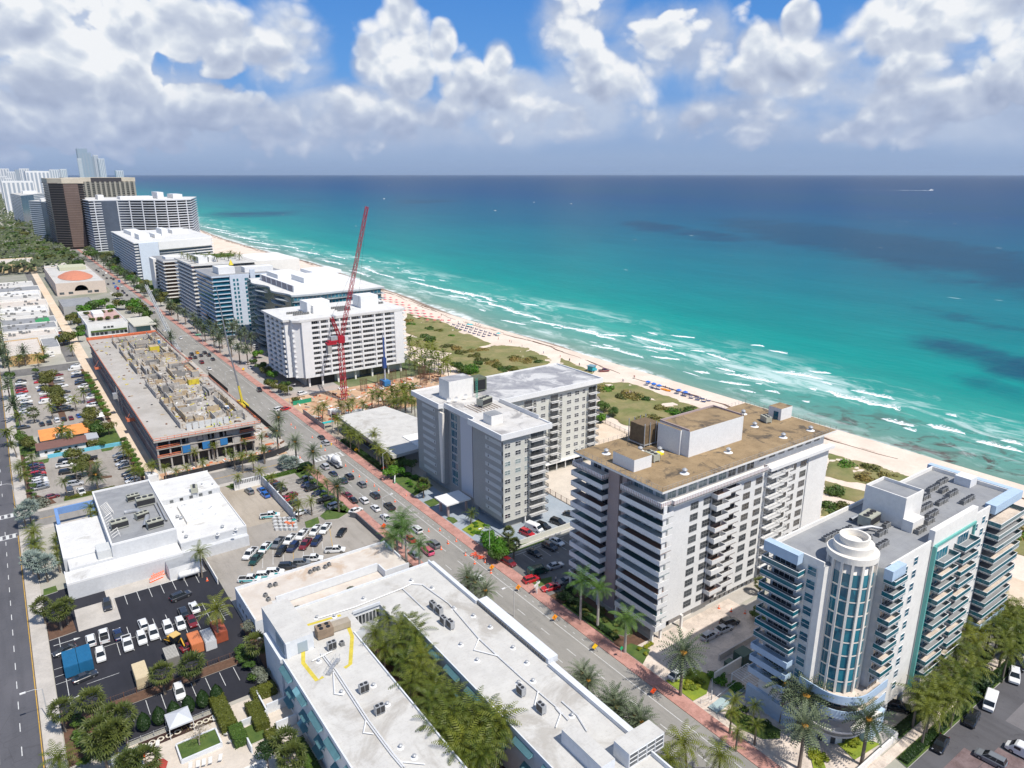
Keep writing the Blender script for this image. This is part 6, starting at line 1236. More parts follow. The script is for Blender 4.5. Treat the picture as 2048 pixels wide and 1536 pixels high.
def vtype(kind,col):
 k=(kind,col)
 if k in VT_:return VT_[k]
 g=MB()
 if kind=='sedan':
  b=hull([(-2.3,.78,.35,.80),(-2.15,.86,.25,.93),(-1.2,.90,.2,.95),(.9,.90,.2,.92),(1.9,.87,.22,.80),(2.3,.76,.35,.66)]);house(b,g,-1.75,1.15,-1.05,.35,.92,1.40,.82,.60,(.52,));L,W_,wr=2.3,.9,.32
 elif kind=='suv':
  b=hull([(-2.3,.82,.4,.98),(-2.2,.90,.3,1.05),(-1.2,.94,.25,1.06),(1.0,.94,.25,1.04),(2.0,.92,.28,.95),(2.35,.82,.4,.80)]);house(b,g,-2.15,1.2,-1.9,.45,1.04,1.66,.86,.68,(.4,.7));L,W_,wr=2.35,.94,.37
 elif kind=='pickup':
  b=hull([(-2.75,.92,.45,1.05),(-.75,.95,.35,1.08),(-.7,.95,.35,1.1),(1.5,.95,.35,1.08),(2.4,.93,.38,1.0),(2.75,.84,.45,.85)]);house(b,g,-.75,1.55,-.6,.85,1.08,1.78,.88,.72,(.5,));b.box(-2.65,-.8,-.78,.78,1.055,1.085,1);L,W_,wr=2.75,.95,.4
  b.box(-2.75,-.78,-.95,-.82,1.05,1.2,0);b.box(-2.75,-.78,.82,.95,1.05,1.2,0);b.box(-2.76,-2.66,-.82,.82,1.05,1.2,0)
 elif kind=='van':
  b=hull([(-2.75,.95,.4,2.0),(-2.6,1.,.3,2.15),(1.1,1.,.3,2.15),(1.45,.98,.3,1.95),(2.1,.97,.3,1.2),(2.7,.88,.4,.95)]);g.poly([(1.5,-.85,1.92),(1.5,.85,1.92),(2.12,.85,1.24),(2.12,-.85,1.24)][::-1]);g.poly([(1.52,-.84,1.94),(2.14,-.84,1.26),(2.14,.84,1.26),(1.52,.84,1.94)]);[g.box(.4,1.4,s*1.003-.004,s*1.003+.004,1.25,1.8)for s in(-1,1)];L,W_,wr=2.7,1.,.36
 b.box(L-.06,L+.0,-W_+.16,-W_+.42,.58,.72,2);b.box(L-.06,L+.0,W_-.42,W_-.16,.58,.72,2);b.box(-L-.01,-L+.05,-W_+.12,-W_+.3,.7,.9,3);b.box(-L-.01,-L+.05,W_-.3,W_-.12,.7,.9,3)
 w=MB().tube([(0,-.1,0),(0,.1,0)],wr,12,0,True,True);w.tube([(0,-.11,0),(0,.11,0)],wr*.55,8,1,False,True)
 far=MB();far.v=list(b.v)+list(g.v);far.f=list(b.f)+[tuple(i+len(b.v)for i in f)for f in g.f];far.mi=list(b.mi)+[4]*len(g.f);far.sm=list(b.sm)+list(g.sm)
 ms=[paint(col if col!='teal' else 'white'),TRIM,LAMP,TAIL,CG]
 if col=='teal':b.box(-L+.4,.9,-W_-.01,-W_+.02,.5,.95,5);b.box(-L+.4,.9,W_-.02,W_+.01,.5,.95,5);ms.append(paint('teal'));b.box(1.1,1.9,-W_+.2,W_-.2,1.085,1.1,5)if kind=='pickup' else None
 VT_[k]=(b.mesh('body',ms),g.mesh('windows',CG),VT_.get(('w',kind))or w.mesh('wheel',[TYRE,RIM]),far.mesh('vehicle',ms[:5]),L,W_,wr);VT_[('w',kind)]=VT_[k][2]
 return VT_[k]
NV={}
def shorten(l):
 for a,b_ in((' in the near block car park',' in the near lot'),(' of the near block car park',' of the near lot'),(' of the far block car park',' of the far lot'),(' in the far block car park',' in the far lot'),(' in the dark car park',' of the dark lot'),(' of the dark car park',' of the dark lot'),(' car park',' lot'),(' of the white tower',''),(', counted northward','')):l=l.replace(a,b_)
 return l
def car(px,py,head,kind,col,where,group,z=0.,near=None,world=False):
 x,y=(px,py)if world else P(px,py,z+.7)
 b,g,w,far,L,W_,wr=vtype(kind,col);h=R(head);cn=NAMES.get(col,col);kn={'suv':'SUV','sedan':'sedan','pickup':'pickup truck','van':'van'}[kind]
 lab=shorten(f'{cn} {kn} {where}');NV[lab]=NV.get(lab,0)+1
 if NV[lab]>1:lab=f'{ORD[NV[lab] - 1]} {lab}'
 d=math.hypot(x,y);near=d<330 if near is None else near
 s=1.0+rnd.uniform(-.03,.05);h+=rnd.uniform(-.03,.03)
 nm={'suv':'parked_car','sedan':'parked_car','pickup':'pickup_truck','van':'van'}[kind]
 if not near:return ob(nm,far,None,(x,y,z),h,s,lab,'car' if kind in('suv','sedan')else nm.split('_')[0],group)
 t=T(nm,lab,'car' if kind in('suv','sedan')else nm.split('_')[0],(x,y,z),h,group,s);ob('body',b,t);ob('windows',g,t)
 for sx in(-L*.64,L*.62):
  for sy in(-W_+.08,W_-.08):ob('wheel',w,t,(sx,sy,wr))
 return t
K=dict(s='suv',c='sedan',p='pickup',v='van')
C_=dict(w='white',s='silver',g='grey',k='black',d='dark',n='navy',b='blue',r='red',R='darkred',y='yellow',G='green',t='teal',P='pink')
def lot(rows,group,conv):
 """rows: (heading, place, [(x, y, kind+colour)])"""
 for head,place,items in rows:
  for k,(x,y,kc)in enumerate(items):car(*conv(x,y),head,K[kc[0]],C_[kc[1]],f'{ORD[k]} {place}',group)
z4=lambda x,y:(x*.21875,1200+y*.21875)
lot([(89,'from the street in the upper row of the dark car park',[(830,365,'sw'),(950,325,'pw'),(1080,310,'cn'),(1310,220,'sw'),(1675,110,'sd'),(1775,62,'cw')]),
     (-91,'from the blue containers in the lower row of the dark car park',[(918,500,'sw'),(1165,395,'pw'),(1295,345,'sw'),(1403,300,'sw'),(1535,250,'sw'),(1650,215,'sw'),(1755,190,'cR')]),
     (-94,'standing alone near the white building in the dark car park',[(980,40,'sd')]),(10,'with lettered doors crossing the top of the dark car park',[(1650,-40,'sd')]),(-168,'behind the blue containers',[(590,455,'cd')]),(8,'in front of the blue containers',[(775,695,'cd')]),
     (-91,'between the cone trees and the dark car park',[(1640,835,'sw')]),(10,'partly hidden by the orange containers',[(1750,410,'cR')])],'cars in the dark car park',z4)
c1=lambda x,y:(380+x*.166,960+y*.166)
lot([(226,'from the yellow posts in the upper slanted row',[(725,885,'pw'),(905,815,'pt'),(1060,755,'pg'),(1205,712,'pw'),(1352,655,'pw'),(1510,605,'pw'),(1630,585,'pw')]),
     (226,'from the yellow posts in the lower slanted row',[(795,950,'pG'),(1095,855,'sk'),(1240,805,'sn'),(1390,770,'pR'),(1525,735,'sn')]),(226,'alone at the end of the slanted rows',[(1825,625,'ck')]),
     (-28,'from the avenue in the row against the low roof',[(1750,838,'pw'),(1480,942,'pw'),(1345,992,'sg'),(1175,1035,'sd'),(1020,1105,'st'),(900,1145,'st'),(720,1190,'pt')]),(-20,'with ladders in the walled yard',[(965,425,'pt')]),
     (95,'along the breeze-block wall of the yard',[(715,130,'sg'),(865,118,'cb'),(905,170,'cb')])],'work vehicles in the slanted car park',c1)
z6=lambda x,y:(460+x*.25,840+y*.25)
lot([(5,'from the crossing in the row beneath the avenue palms',[(600,475,'pg'),(625,512,'cn'),(655,543,'sk'),(710,580,'cn'),(765,633,'pk'),(840,682,'ss')]),(185,'from the crossing behind the yard wall',[(325,500,'cR'),(360,528,'sd'),(400,560,'ck'),(450,628,'cr'),(480,600,'cR'),(500,672,'sd'),(552,738,'cw')])],'cars between the yard wall and the avenue',z6)
for k,(x,y,kc,w_)in enumerate([(730,135,'cd','north of the crossing beside the kerb'),(765,180,'ss','just ahead of the crossing on the avenue'),(760,370,'ss','just behind the crossing in the left lane'),(825,425,'cn','second behind the crossing in the left lane'),(955,450,'sd','in the middle lane beside the mixer truck queue'),(1055,512,'sg','following in the middle lane opposite the date palm'),
         (1160,600,'sd','in the right lane near the porte cochere'),(985,637,'ck','in the left lane beside the palm island'),(1072,640,'sw','in the middle lane beside the palm island'),(1275,690,'pk','loaded and black-bedded in the right lane'),(1165,700,'cw','in the middle lane south of the palm island'),(1245,775,'cw','in the left lane by the royal palms'),(1495,875,'sw','in the middle lane by the royal palms'),
         (1440,945,'cr','half hidden under the royal palms'),(1630,990,'sg','in the right lane south of the royal palms'),(1475,1075,'cg','parked by the kerb under the royal palms'),(1990,1265,'cw','alone on the avenue beside the hotel'),(905,480,'cn','glimpsed through the date palm fronds')]):
 car(*z6(x,y),90,K[kc[0]],C_[kc[1]],w_,'traffic on the avenue')
car(*z6(1005,718),12,'sedan','white','turning out of the car park onto the avenue','traffic on the avenue');car(*z6(1580,1045),90,'suv','pink','with bright markings parked near the hotel corner','traffic on the avenue');car(*z6(935,595),95,'sedan','darkred','by the kerb beside the palm island','traffic on the avenue')
c2=lambda x,y:(x*.15625,840+y*.15625)
for k,cc in enumerate(['R','n','R','k','r','k','w','w','s','g']):car(-.1+(k>5)*.2,285.6-k*2.62,8,'suv' if k%3 else 'sedan',C_[cc],f'{ORD[k]} from the north in the west row of the near block car park','cars in the near block car park',world=True)
lot([(-8,'from the north round the tree island of the near block car park',[(835,525,'sk'),(835,572,'pw'),(850,660,'sk'),(935,742,'sk'),(965,810,'ss')]),(172,'at the far side of the tree island in the near block car park',[(1140,490,'pk')]),(-88,'from the left beside the clipped hedge of the near block car park',[(900,940,'vd'),(1042,915,'pw')]),
     (186,'from the north in the east row of the near block car park',[(1530,440,'cg'),(1555,495,'sk'),(1570,548,'cs'),(1605,590,'ck'),(1650,680,'sk'),(1690,722,'sk'),(1700,765,'cw')]),(10,'at the south end of the west row in the near block car park',[(655,975,'cR')])],'cars in the near block car park',c2)
c4=lambda x,y:(x*.1367,690+y*.1367)
lot([(5,'from the north in the west row of the far block car park',[(305,522,'cd'),(300,556,'cw'),(300,600,'cd'),(305,640,'sR'),(320,680,'sr'),(320,722,'cs'),(350,770,'vw'),(385,825,'cw'),(390,868,'cd'),(370,905,'cg'),(365,955,'cw'),(350,1000,'cs')]),
     (185,'from the north just west of the far lot tree island',[(550,440,'cd'),(565,480,'sd'),(575,532,'cr'),(600,608,'cw'),(625,650,'cn'),(650,700,'cw'),(665,760,'cr'),(665,830,'vw')]),
     (5,'from the north just east of the far lot tree island',[(850,430,'cR'),(850,488,'cw'),(860,530,'cg'),(910,595,'sw'),(945,682,'cd'),(960,745,'cs'),(975,790,'cw'),(985,835,'cw'),(950,900,'cd'),(985,940,'sk'),(835,965,'sk')]),
     (184,'from the north in the east row of the far block car park',[(1110,296,'cw'),(1085,352,'vw'),(1115,402,'cw'),(1135,450,'pn'),(1170,512,'cd'),(1175,552,'sk'),(1220,600,'sw'),(1280,672,'cd'),(1345,755,'cw'),(1350,815,'cR'),(1350,878,'sw'),(1360,708,'cd')]),
     (95,'from the street in the south row behind the orange roof',[(610,1150,'cd'),(718,1130,'cd'),(832,1100,'sw'),(930,1080,'ck'),(1035,1062,'cR'),(1150,1030,'cb')]),(5,'long and low beside the street behind the orange roof',[(345,1200,'cd')]),(5,'under a palm north of the far block car park',[(770,70,'pR'),(735,125,'vw'),(730,160,'cw')])],'cars in the far block car park',c4)
c6=lambda x,y:(880+x*.1758,960+y*.1758)
lot([(-82,'from the avenue in the shaded car park of the white tower',[(780,930,'sR'),(1072,822,'cd'),(1248,752,'sd'),(1330,695,'cw')]),(-8,'across the shaded car park of the white tower',[(1310,968,'cs'),(1115,1035,'vG')]),(-6,'beside the entrance of the shaded car park',[(1040,1125,'sr')]),(170,'on the triangular lawn side of the shaded car park',[(1258,1215,'cr'),(1430,1140,'cg')])],'cars at the white tower',c6)
for x,y,kc,w_ in[(990,600,'sr','on the raised grey deck nearest the avenue'),(1075,545,'vw','on the raised grey deck beside the red car'),(1175,520,'sk','on the raised grey deck beside the white van'),(1340,475,'sk','alone in the sun on the raised grey deck'),(1490,385,'ck','at the picket fence on the raised grey deck')]:car(*c6(x,y),-62+(kc!='ck')*-14,K[kc[0]],C_[kc[1]],w_,'cars on the raised grey deck',.3)
z2=lambda x,y:(1300+x*.2515,1150+y*.2515)
for x,y,kc,h_,w_ in[(470,478,'ss',0,'nearest the avenue on the paved court of the white tower'),(585,422,'cs',-5,'in the middle on the paved court of the white tower'),(632,372,'sd',-10,'farthest from the avenue on the paved court of the white tower'),(215,785,'cs',2,'beside the yellow-green planting at the avenue')]:car(*z2(x,y),h_,K[kc[0]],C_[kc[1]],w_,'cars on the paved court')
c7=lambda x,y:(1650+x*.1953,1200+y*.1953)
for x,y,kc,h_,w_ in[(738,1090,'sk',-52,'on the ramp beside the blue-trimmed tower'),(1940,775,'sw',200,'parked at the far kerb of the south street'),(1690,1045,'vw',195,'with roof ladders at the kerb of the south street'),(1505,1215,'sk',188,'in shade at the kerb of the south street'),(1185,1468,'ck',188,'open-topped at the near kerb of the south street'),(1700,1620,'sg',95,'cut by the bottom edge of the view'),(2040,1560,'vw',95,'at the lower right corner of the view'),(1225,585,'cd',-50,'half hidden in the undercroft of the blue-trimmed tower'),(1990,650,'ck',200,'behind the white car at the end of the south street')]:
 car(*c7(x,y),h_,K[kc[0]],C_[kc[1]],w_,'vehicles in the south street')
zc=lambda x,y:(260+x*.1465,560+y*.1465)
for k,(x,y,kc)in enumerate([(840,1010,'sd'),(915,985,'cy'),(885,1052,'cd'),(968,1025,'cd'),(1018,990,'sd'),(1075,1022,'sd'),(1130,1076,'cd'),(818,1062,'cR'),(975,1120,'sR'),(1082,1210,'cw'),(690,792,'cw'),(465,688,'cw'),(325,440,'cg'),(207,347,'cd'),(82,252,'cw'),(25,252,'cd')]):
 car(*zc(x,y),90,K[kc[0]],C_[kc[1]],f'{ORD[k]} of the avenue queue beyond the crane, counted northward','traffic beyond the yellow crane')
for x,y,kc,w_ in[(1765,1495,'pd','climbing the kerb by the crane site'),(1640,1185,'cw','on the drive under the date palms'),(1600,1130,'cw','farther along the drive under the date palms'),(1700,900,'sw','in the forecourt of the wavy hotel'),(1725,925,'cs','second in the forecourt of the wavy hotel')]:car(*zc(x,y),85,K[kc[0]],C_[kc[1]],w_,'cars near the date palm drive')
zd=lambda x,y:(x*.1367,480+y*.1367)
for k,(x,y,kc)in enumerate([(1410,440,'cd'),(1495,445,'cw'),(1548,490,'vw'),(1510,515,'cd'),(1560,557,'cd'),(1622,555,'cd'),(1657,575,'cd'),(1580,642,'cd'),(1662,632,'cb'),(1742,607,'vb'),(1690,690,'vb'),(1720,712,'vr'),(1770,677,'cw'),(1790,742,'cd'),(1816,770,'cn'),(1856,806,'cd'),(1926,856,'cd'),(1992,857,'cw'),(1440,460,'cd'),(1725,745,'cg')]):
 car(*zd(x,y),90,K[kc[0]],C_[kc[1]],f'{ORD[k]} in the distant avenue traffic beside the market hall','distant avenue traffic')
ze=lambda x,y:(520+x*.166,760+y*.166)
for x,y,kc,h_,w_ in[(228,348,'sw',20,'nosing out of the crane site onto the avenue'),(308,342,'cr',20,'behind the white car at the crane site gate'),(508,157,'sw',15,'at the garage mouth of the white slab tower'),(1000,90,'cw',0,'in the undercroft behind the red crane mast')]:car(*ze(x,y),h_,K[kc[0]],C_[kc[1]],w_,'cars around the crane site')
for k,(x,y,kc)in enumerate([(690,300,'vb'),(0,0,'')][:1]):pass
for k,(x,y,cc)in enumerate([(16.5,472,'r'),(24.6,520,'b'),(24.8,532,'r'),(25,541,'w'),(25,550,'w'),(24.8,560,'s'),(25,575,'w'),(26,505,'b')]):car(x,y,5,'suv' if k!=7 else 'van',C_[cc],f'{ORD[k]} car in the alley behind the row of shops','cars in the alley',world=True)
for k in range(14):
 car(95.8+6+rnd.uniform(0,8),395+k*17,rnd.choice((0,90)),'sedan',rnd.choice(['white','silver','dark','white','grey']),f'{ORD[k]} along the hotel drives beyond the palm grove','cars along the hotel drives',world=True)
for k in range(5):car(-12.2-(k%2)*3.4,322+k*44,-90,'sedan',['dark','white','silver','blue','white'][k],f'{ORD[k]} southbound on the west avenue','cars on the west avenue',world=True)
car(1208,741,-20,'pickup','darkred','on the beach sand beside the lifeguard hut','beach vehicles',.3)
for k in range(7):car(150+k*3.2,214+(k%3)*4,70,'sedan',['dark','blue','white','red','white','dark','white'][k],f'{ORD[k]} behind the hedge north of the grey tower','cars north of the grey tower',world=True)
t=T('mixer_truck','white concrete mixer truck waiting at the zebra crossing','truck',(*P(671,925,1),0),R(90));ob('chassis',MB().box(-4.2,4,-1.1,1.1,.7,1.1).mesh('chassis',GALV),t);ob('cab',hull([(2.2,1.15,.6,2.6),(2.4,1.2,.5,2.8),(3.9,1.2,.5,2.7),(4.4,1.1,.6,1.7)]).mesh('cab',WHITE),t)
ob('drum',MB().tube([(1.9,0,2.0),(.6,0,2.4),(-1.6,0,2.7),(-3.6,0,3.3)],[.7,1.25,1.25,.55],14,0,True,True).mesh('drum',WHITE),t);ob('chute',MB().box(-4.9,-3.6,-.4,.4,1.6,2.8).mesh('chute',WHITE),t);ob('windscreen',MB().box(4.0,4.3,-1.,1.,1.75,2.5).mesh('windscreen',CG),t)
wm=MB().tube([(0,-.2,0),(0,.2,0)],.52,12,0,True,True).mesh('wheel',TYRE)
for x in(-3.2,-2,3.0):
 for y in(-1.,1.):ob('wheel',wm,t,(x,y,.52))
for k,(x,y,w_)in enumerate([(105.5,274,'inside the hoarding of the crane site'),(112,268,'second inside the hoarding of the crane site')]):
 t=T('mixer_truck','white concrete mixer truck '+w_,'truck',(x,y,0),R(100+60*k));ob('drum',MB().tube([(1.9,0,2.0),(.6,0,2.4),(-1.6,0,2.7),(-3.6,0,3.3)],[.7,1.25,1.25,.55],14,0,True,True).mesh('drum',WHITE),t);ob('cab',MB().box(2.2,4.3,-1.2,1.2,.5,2.8).mesh('cab',WHITE),t);ob('chassis',MB().box(-4.2,4,-1.1,1.1,.5,1.1).mesh('chassis',DKMET),t)
def contain(label,x0,x1,y0,y1,h,m,top=None,ribs=True):
 t=T('shipping_container',label,'container',((x0+x1)/2,y0,0));w=(x1-x0)/2;L=y1-y0;ob('shell',MB().box(-w,w,0,L,.1,h,0,top=1).mesh('shell',[m,top or m]),t)
 if ribs:
  mb=MB();n=int(L/.45)
  for i in range(n):y=.1+i*L/n;mb.box(-w-.05,-w,y,y+.2,.2,h-.1);mb.box(w,w+.05,y,y+.2,.2,h-.1);mb.box(-w+.1,w-.1,y,y+.2,h,h+.04)
  for i in range(6):x=-w+.1+i*2*w/6;mb.box(x,x+.2,-.05,0,.2,h-.1)
  ob('corrugation',mb.mesh('corrugation',m),t,kind='stuff')
CB=mat('container_blue',(.015,.13,.27),.5,.15,1.);contain('blue shipping container with its long side to the street side sign',-2.2,.2,151.6,157.8,2.6,CB);contain('blue shipping container on the car park side of its twin',.35,2.8,151.6,157.8,2.6,CB)
contain('cream storage container alone beside the brown railing',*[9.0,11.4],139.4,145.2,2.5,mat('container_cream',(.60,.50,.33),.6,.12,.8));contain('light orange container nearest the backhoe',20.4,22.7,144.6,149.6,2.4,mat('container_orange',(.60,.20,.08),.6,.15,1.));contain('grey-topped white container between the two orange ones',23.0,25.2,144.,149.2,2.3,mat('container_white',(.6,.6,.6),.6),mat('container_grey',(.22,.23,.25),.6,.2,1.));contain('rust orange container farthest from the street',25.5,27.9,145.4,150.8,2.6,mat('container_rust',(.36,.09,.045),.6,.2,1.));contain('small container with white slatted roof boards beside the backhoe',15.2,17.6,142.8,147.4,2.3,mat('slat_grey',(.2,.19,.17),.7),mat('slat_white',(.55,.53,.48),.7,.3,2.))
t=T('backhoe','yellow backhoe loader with dark buckets in the dark car park','backhoe',(18.2,150.2,0),R(110));YM=mat('machine_yellow',(.70,.38,.03),.5,.15,1.)
ob('cab',MB().box(-.8,.8,-.8,.8,1.3,2.7).mesh('cab',CG),t);ob('roof',MB().box(-.95,.95,-.9,.9,2.7,2.85).mesh('roof',mat('machine_tan',(.62,.42,.14),.6)),t);ob('hood',MB().box(.8,2.4,-.55,.55,.9,1.7).mesh('hood',YM),t);ob('loader_bucket',MB().box(3.1,3.8,-1.1,1.1,.1,.9).mesh('loader_bucket',DKMET),t);ob('loader_arm',MB().tube([(.9,.8,1.2),(3.2,.8,.7)],.12,4).tube([(.9,-.8,1.2),(3.2,-.8,.7)],.12,4).mesh('loader_arm',YM),t);ob('digger_arm',MB().tube([(-1.2,0,1.2),(-2.4,0,2.8),(-3.4,0,1.4),(-3.2,0,.6)],.16,4).mesh('digger_arm',YM),t)
for x,r in((-1.0,.7),(1.9,.48)):
 for y in(-.95,.95):ob('wheel',MB().tube([(0,-.2,0),(0,.2,0)],r,12,0,True,True).mesh('wheel',[TYRE]),t,(x,y,r))
bg=MB().box(-.5,.5,-.5,.5,0,.9).mesh('bag',mat('white_bag',(.55,.55,.54),.9,.15,2.))
for k in range(20):
 x,y=P(*c1(1020+(k%5)*58+(k//5)*8,470+(k//5)*40),.4);ob('bulk_bag',bg,None,(x,y,0),rnd.random(),1.,f'{ORD[k]} white bulk bag in the heap at the yard entrance','bulk bag','white bulk bags at the yard entrance')
for k,(x,y,c)in enumerate([(1165,530,ORNG),(1200,545,ORNG),(1235,540,ORNG),(1255,500,mat('teal_bin',(.01,.30,.25),.6))]):
 q=P(*c1(x,y),.4);ob('bin',MB().box(-.5,.5,-.5,.5,0,1.1).mesh('bin',c),None,(*q,0),.3,1.,['orange crate left beside the bulk bags','orange crate in the middle beside the bulk bags','orange crate next to the teal bin','teal bin at the end of the bulk bags'][k],'crate')
z3=lambda x,y:(x*.25,960+y*.25)
dm=MB().cyl(0,0,0,1.0,.3,.22,10,0).cyl(0,0,.35,.55,.31,.28,10,1,cap=False).cyl(0,0,.7,.85,.27,.25,10,1,cap=False).mesh('traffic_drum',[mat('drum_orange',(.85,.14,.03),.6),WHITE])
for k in range(17):x,y=P(*z3(1205+(k%6)*18+(k//6)*12,805-(k//6)*24-(k%6)*8),.5);ob('traffic_drum',dm,None,(x,y,0),0,1.,f'{ORD[k]} orange traffic drum of the stack against the white building','traffic drum','orange traffic drums by the white building')
cm=MB().cyl(0,0,0.03,.72,.17,.03,8,0).cyl(0,0,.3,.42,.125,.1,8,1,cap=False).box(-.2,.2,-.2,.2,0,.03,0).mesh('traffic_cone',[mat('cone_orange',(.85,.13,.03),.6),WHITE])
CONES=[z6(1035,450),z6(1093,490),z6(1155,525),z6(1190,560),z6(1320,650),z6(1590,885),z6(1410,605),z6(1745,985),z6(1680,880),z6(985,410),z6(925,365),z6(1690,1030),c6(90,710),c6(185,690),c6(290,850),c6(395,945),c6(515,930),c6(580,1050),z2(548,260),z2(645,285),z2(755,300),z4(1912,350),z3(1658,800),z6(560,300),ze(375,535),ze(425,575),ze(630,690),ze(785,845)]
for k,p in enumerate(CONES):ob('traffic_cone',cm,None,(*P(*p,.2),0),0,1.35,f'{ORD[k % 28]} small orange traffic cone counted along the avenue roadworks','traffic cone','orange traffic cones')
SGO=mat('sign_orange',(.95,.33,.01),.5);SGR=mat('sign_red_orange',(.95,.09,.01),.5);SGY=mat('sign_yellow',(.9,.55,.01),.5);SGG=mat('sign_green',(.01,.38,.16),.5)
def wsign(p,m,label,bars=0):
 t=T('road_work_sign',label,'sign',(*P(*p,.2),0),R(-8));a=MB();a.poly([(0,-.04,.35),(.62,-.04,.97+.0),(0,-.04,1.6),(-.62,-.04,.97)]);a.poly([(0,.0,.35),(-.62,0,.97),(0,0,1.6),(.62,0,.97)]);ob('panel',a.mesh('panel',m),t,scale=1.25)
 l=MB();[l.tube([(s*.1,0,1.0),(s*.5,dy,0)],.03,4)for s in(-1,1)for dy in(-.5,.5)];ob('stand',l.mesh('stand',DKMET),t)
 if bars:g=MB();[g.box(-.22+k*.16,-.16+k*.16,-.06,-.045,.75,1.25)for k in range(bars)];ob('sign_symbol',g.mesh('sign_symbol',BLK),t,scale=1.25)
z8a=lambda x,y:(860+x*.2513,1150+y*.2513)
wsign(z8a(702,125),SGO,'orange diamond work sign with black bars on the red pavement',3);wsign(z8a(992,365),SGO,'orange diamond work sign opposite the royal palms',2);wsign(z8a(1310,600),SGY,'yellow diamond work sign opposite the paved court entrance');wsign(z8a(1775,955),SGR,'red-orange diamond work sign nearest the bottom of the view');wsign(c6(590,1030),SGO,'small orange work sign beside the shaded car park entrance',2);wsign(z6(1232,870),SGR,'orange work sign on the west kerb under the royal palms');wsign(z6(1230,405),SGR,'red-orange work sign at the lamp post by the green bushes');wsign(ze(1160,870),SGY,'yellow work sign near the low pavilion');wsign(ze(1000,870)if 0 else zc(1550,1240),SGY,'yellow work sign under the date palm grove')
for k in range(5):
 x,y=P(*c6(380+k*22,850+k*10),.4);t=T('road_barrier',f'{ORD[k]} orange folding barrier piled on the red pavement','barrier',(x,y,0),k*.7,'orange barriers on the red pavement');a=MB();[a.box(-.9,.9,-.03,.03,q,q+.22)for q in(.3,.75)];ob('board',a.mesh('board',SGR),t);ob('leg',MB().tube([(-.7,-.3,0),(-.7,0,1),(-.7,.3,0)],.03,4).tube([(.7,-.3,0),(.7,0,1),(.7,.3,0)],.03,4).mesh('leg',GALV),t)
def lamp(p,h,label,rz=math.pi,double=False,arm=2.6):
 t=T('street_lamp',label,'street lamp',(*P(*p),0),rz);ob('pole',MB().tube([(0,0,0),(0,0,h)],[.12,.07],6).mesh('pole',mat('lamp_grey',(.50,.50,.49),.5)),t);ob('arm',MB().tube([(0,0,h-.1),(arm*.5,0,h+.35),(arm,0,h+.4)],.05,5).mesh('arm',MC['lamp_grey']),t);ob('lamp_head',MB().box(arm-.1,arm+.8,-.16,.16,h+.3,h+.48).mesh('lamp_head',WHITE),t)
for p,h,l in[(z6(1232,470),9,'grey street lamp beside the green bushes and red-orange sign'),(c6(565,880),9,'grey street lamp in front of the broad green tree'),(z6(1230,850),9,'grey street lamp on the west kerb near the royal palms'),(z8a(668,330),8,'slim street lamp between the hotel canopy and the road'),(ze(360,310),9,'grey street lamp at the green netted fence'),(ze(875,620),9,'dark street lamp post by the turquoise bus shelter'),(zc(1320,1480),8,'thin street lamp in front of the hoarding'),(c2(150,1090)if 0 else(34,1016),8,'street lamp at the west avenue crossing'),((98,1440),7,'dark street lamp on the near left pavement')]:
 lamp(p,h,l,math.pi if p[0]>880 or p[0]<100 else 0.)
t=T('signal_gantry','traffic signal pole with a long arm and green street sign over the avenue','traffic light',(92.8,446,0),0);ob('pole',MB().tube([(0,0,0),(0,0,7)],.15,6).mesh('pole',GALV),t);ob('arm',MB().tube([(0,0,6.6),(-12,0,7)],.1,5).mesh('arm',GALV),t);ob('street_sign',MB().box(-3.6,-.6,-.05,.05,6.3,7.).mesh('street_sign',SGG),t)
t=T('signal_gantry','traffic signal arm reaching over the avenue at the zebra crossing','traffic light',(78.9,230.4,0),0);ob('pole',MB().tube([(0,0,0),(0,0,6.5)],.13,6).mesh('pole',GALV),t);ob('arm',MB().tube([(0,0,6.2),(8.5,0,6.6)],.08,5).mesh('arm',GALV),t)
for x in(3.6,7.4):ob('signal_head',MB().box(x-.17,x+.17,-.15,.15,5.6,6.5).mesh('signal_head',SGY),t)
t=T('bus_shelter','turquoise-roofed shelter on the pavement near the low pavilion','shelter',(*P(*ze(825,575)),0));ob('roof',MB().box(-2.2,2.2,-1,1,2.3,2.5).mesh('roof',mat('aqua',(.02,.42,.42),.4)),t);[ob('post',MB().box(x-.05,x+.05,-.05,.05,0,2.3).mesh('post',GALV),t)for x in(-2,2)]
for p,m,l in[(z8a(1520,660),SGG,'small green round street marker on the near lawn'),((982,947),SGG,'small green box sign among the bushes by the grey tower')]:
 t=T('street_marker',l,'sign',(*P(*p),0));ob('post',MB().cyl(0,0,0,2.2,.04).mesh('post',GALV),t);ob('panel',MB().tube([(0,-.04,2.4),(0,.04,2.4)],.42,10,0,False,True).mesh('panel',m),t)
t=T('property_sign','white entrance sign with three boards beside the red cars','sign',(*P(*z8a(850,150)),0),R(20));ob('post',MB().box(-.1,.1,-.1,.1,0,3.4).mesh('post',WHITE),t);ob('board',MB().box(-1.3,1.3,-.06,.06,2.4,2.9).mesh('board',WHITE),t);ob('board',MB().box(-.6,.6,-.06,.06,1.2,2.1).mesh('board',GREYL),t)
t=T('property_sign','low white and green sign in front of the bushes by the grey tower','sign',(*P(*z6(1320,495)),0),R(60));ob('board',MB().box(-1.6,1.6,-.15,.15,.5,1.7).mesh('board',WHITE),t);ob('base',MB().box(-1.7,1.7,-.2,.2,0,.5).mesh('base',SGG),t)
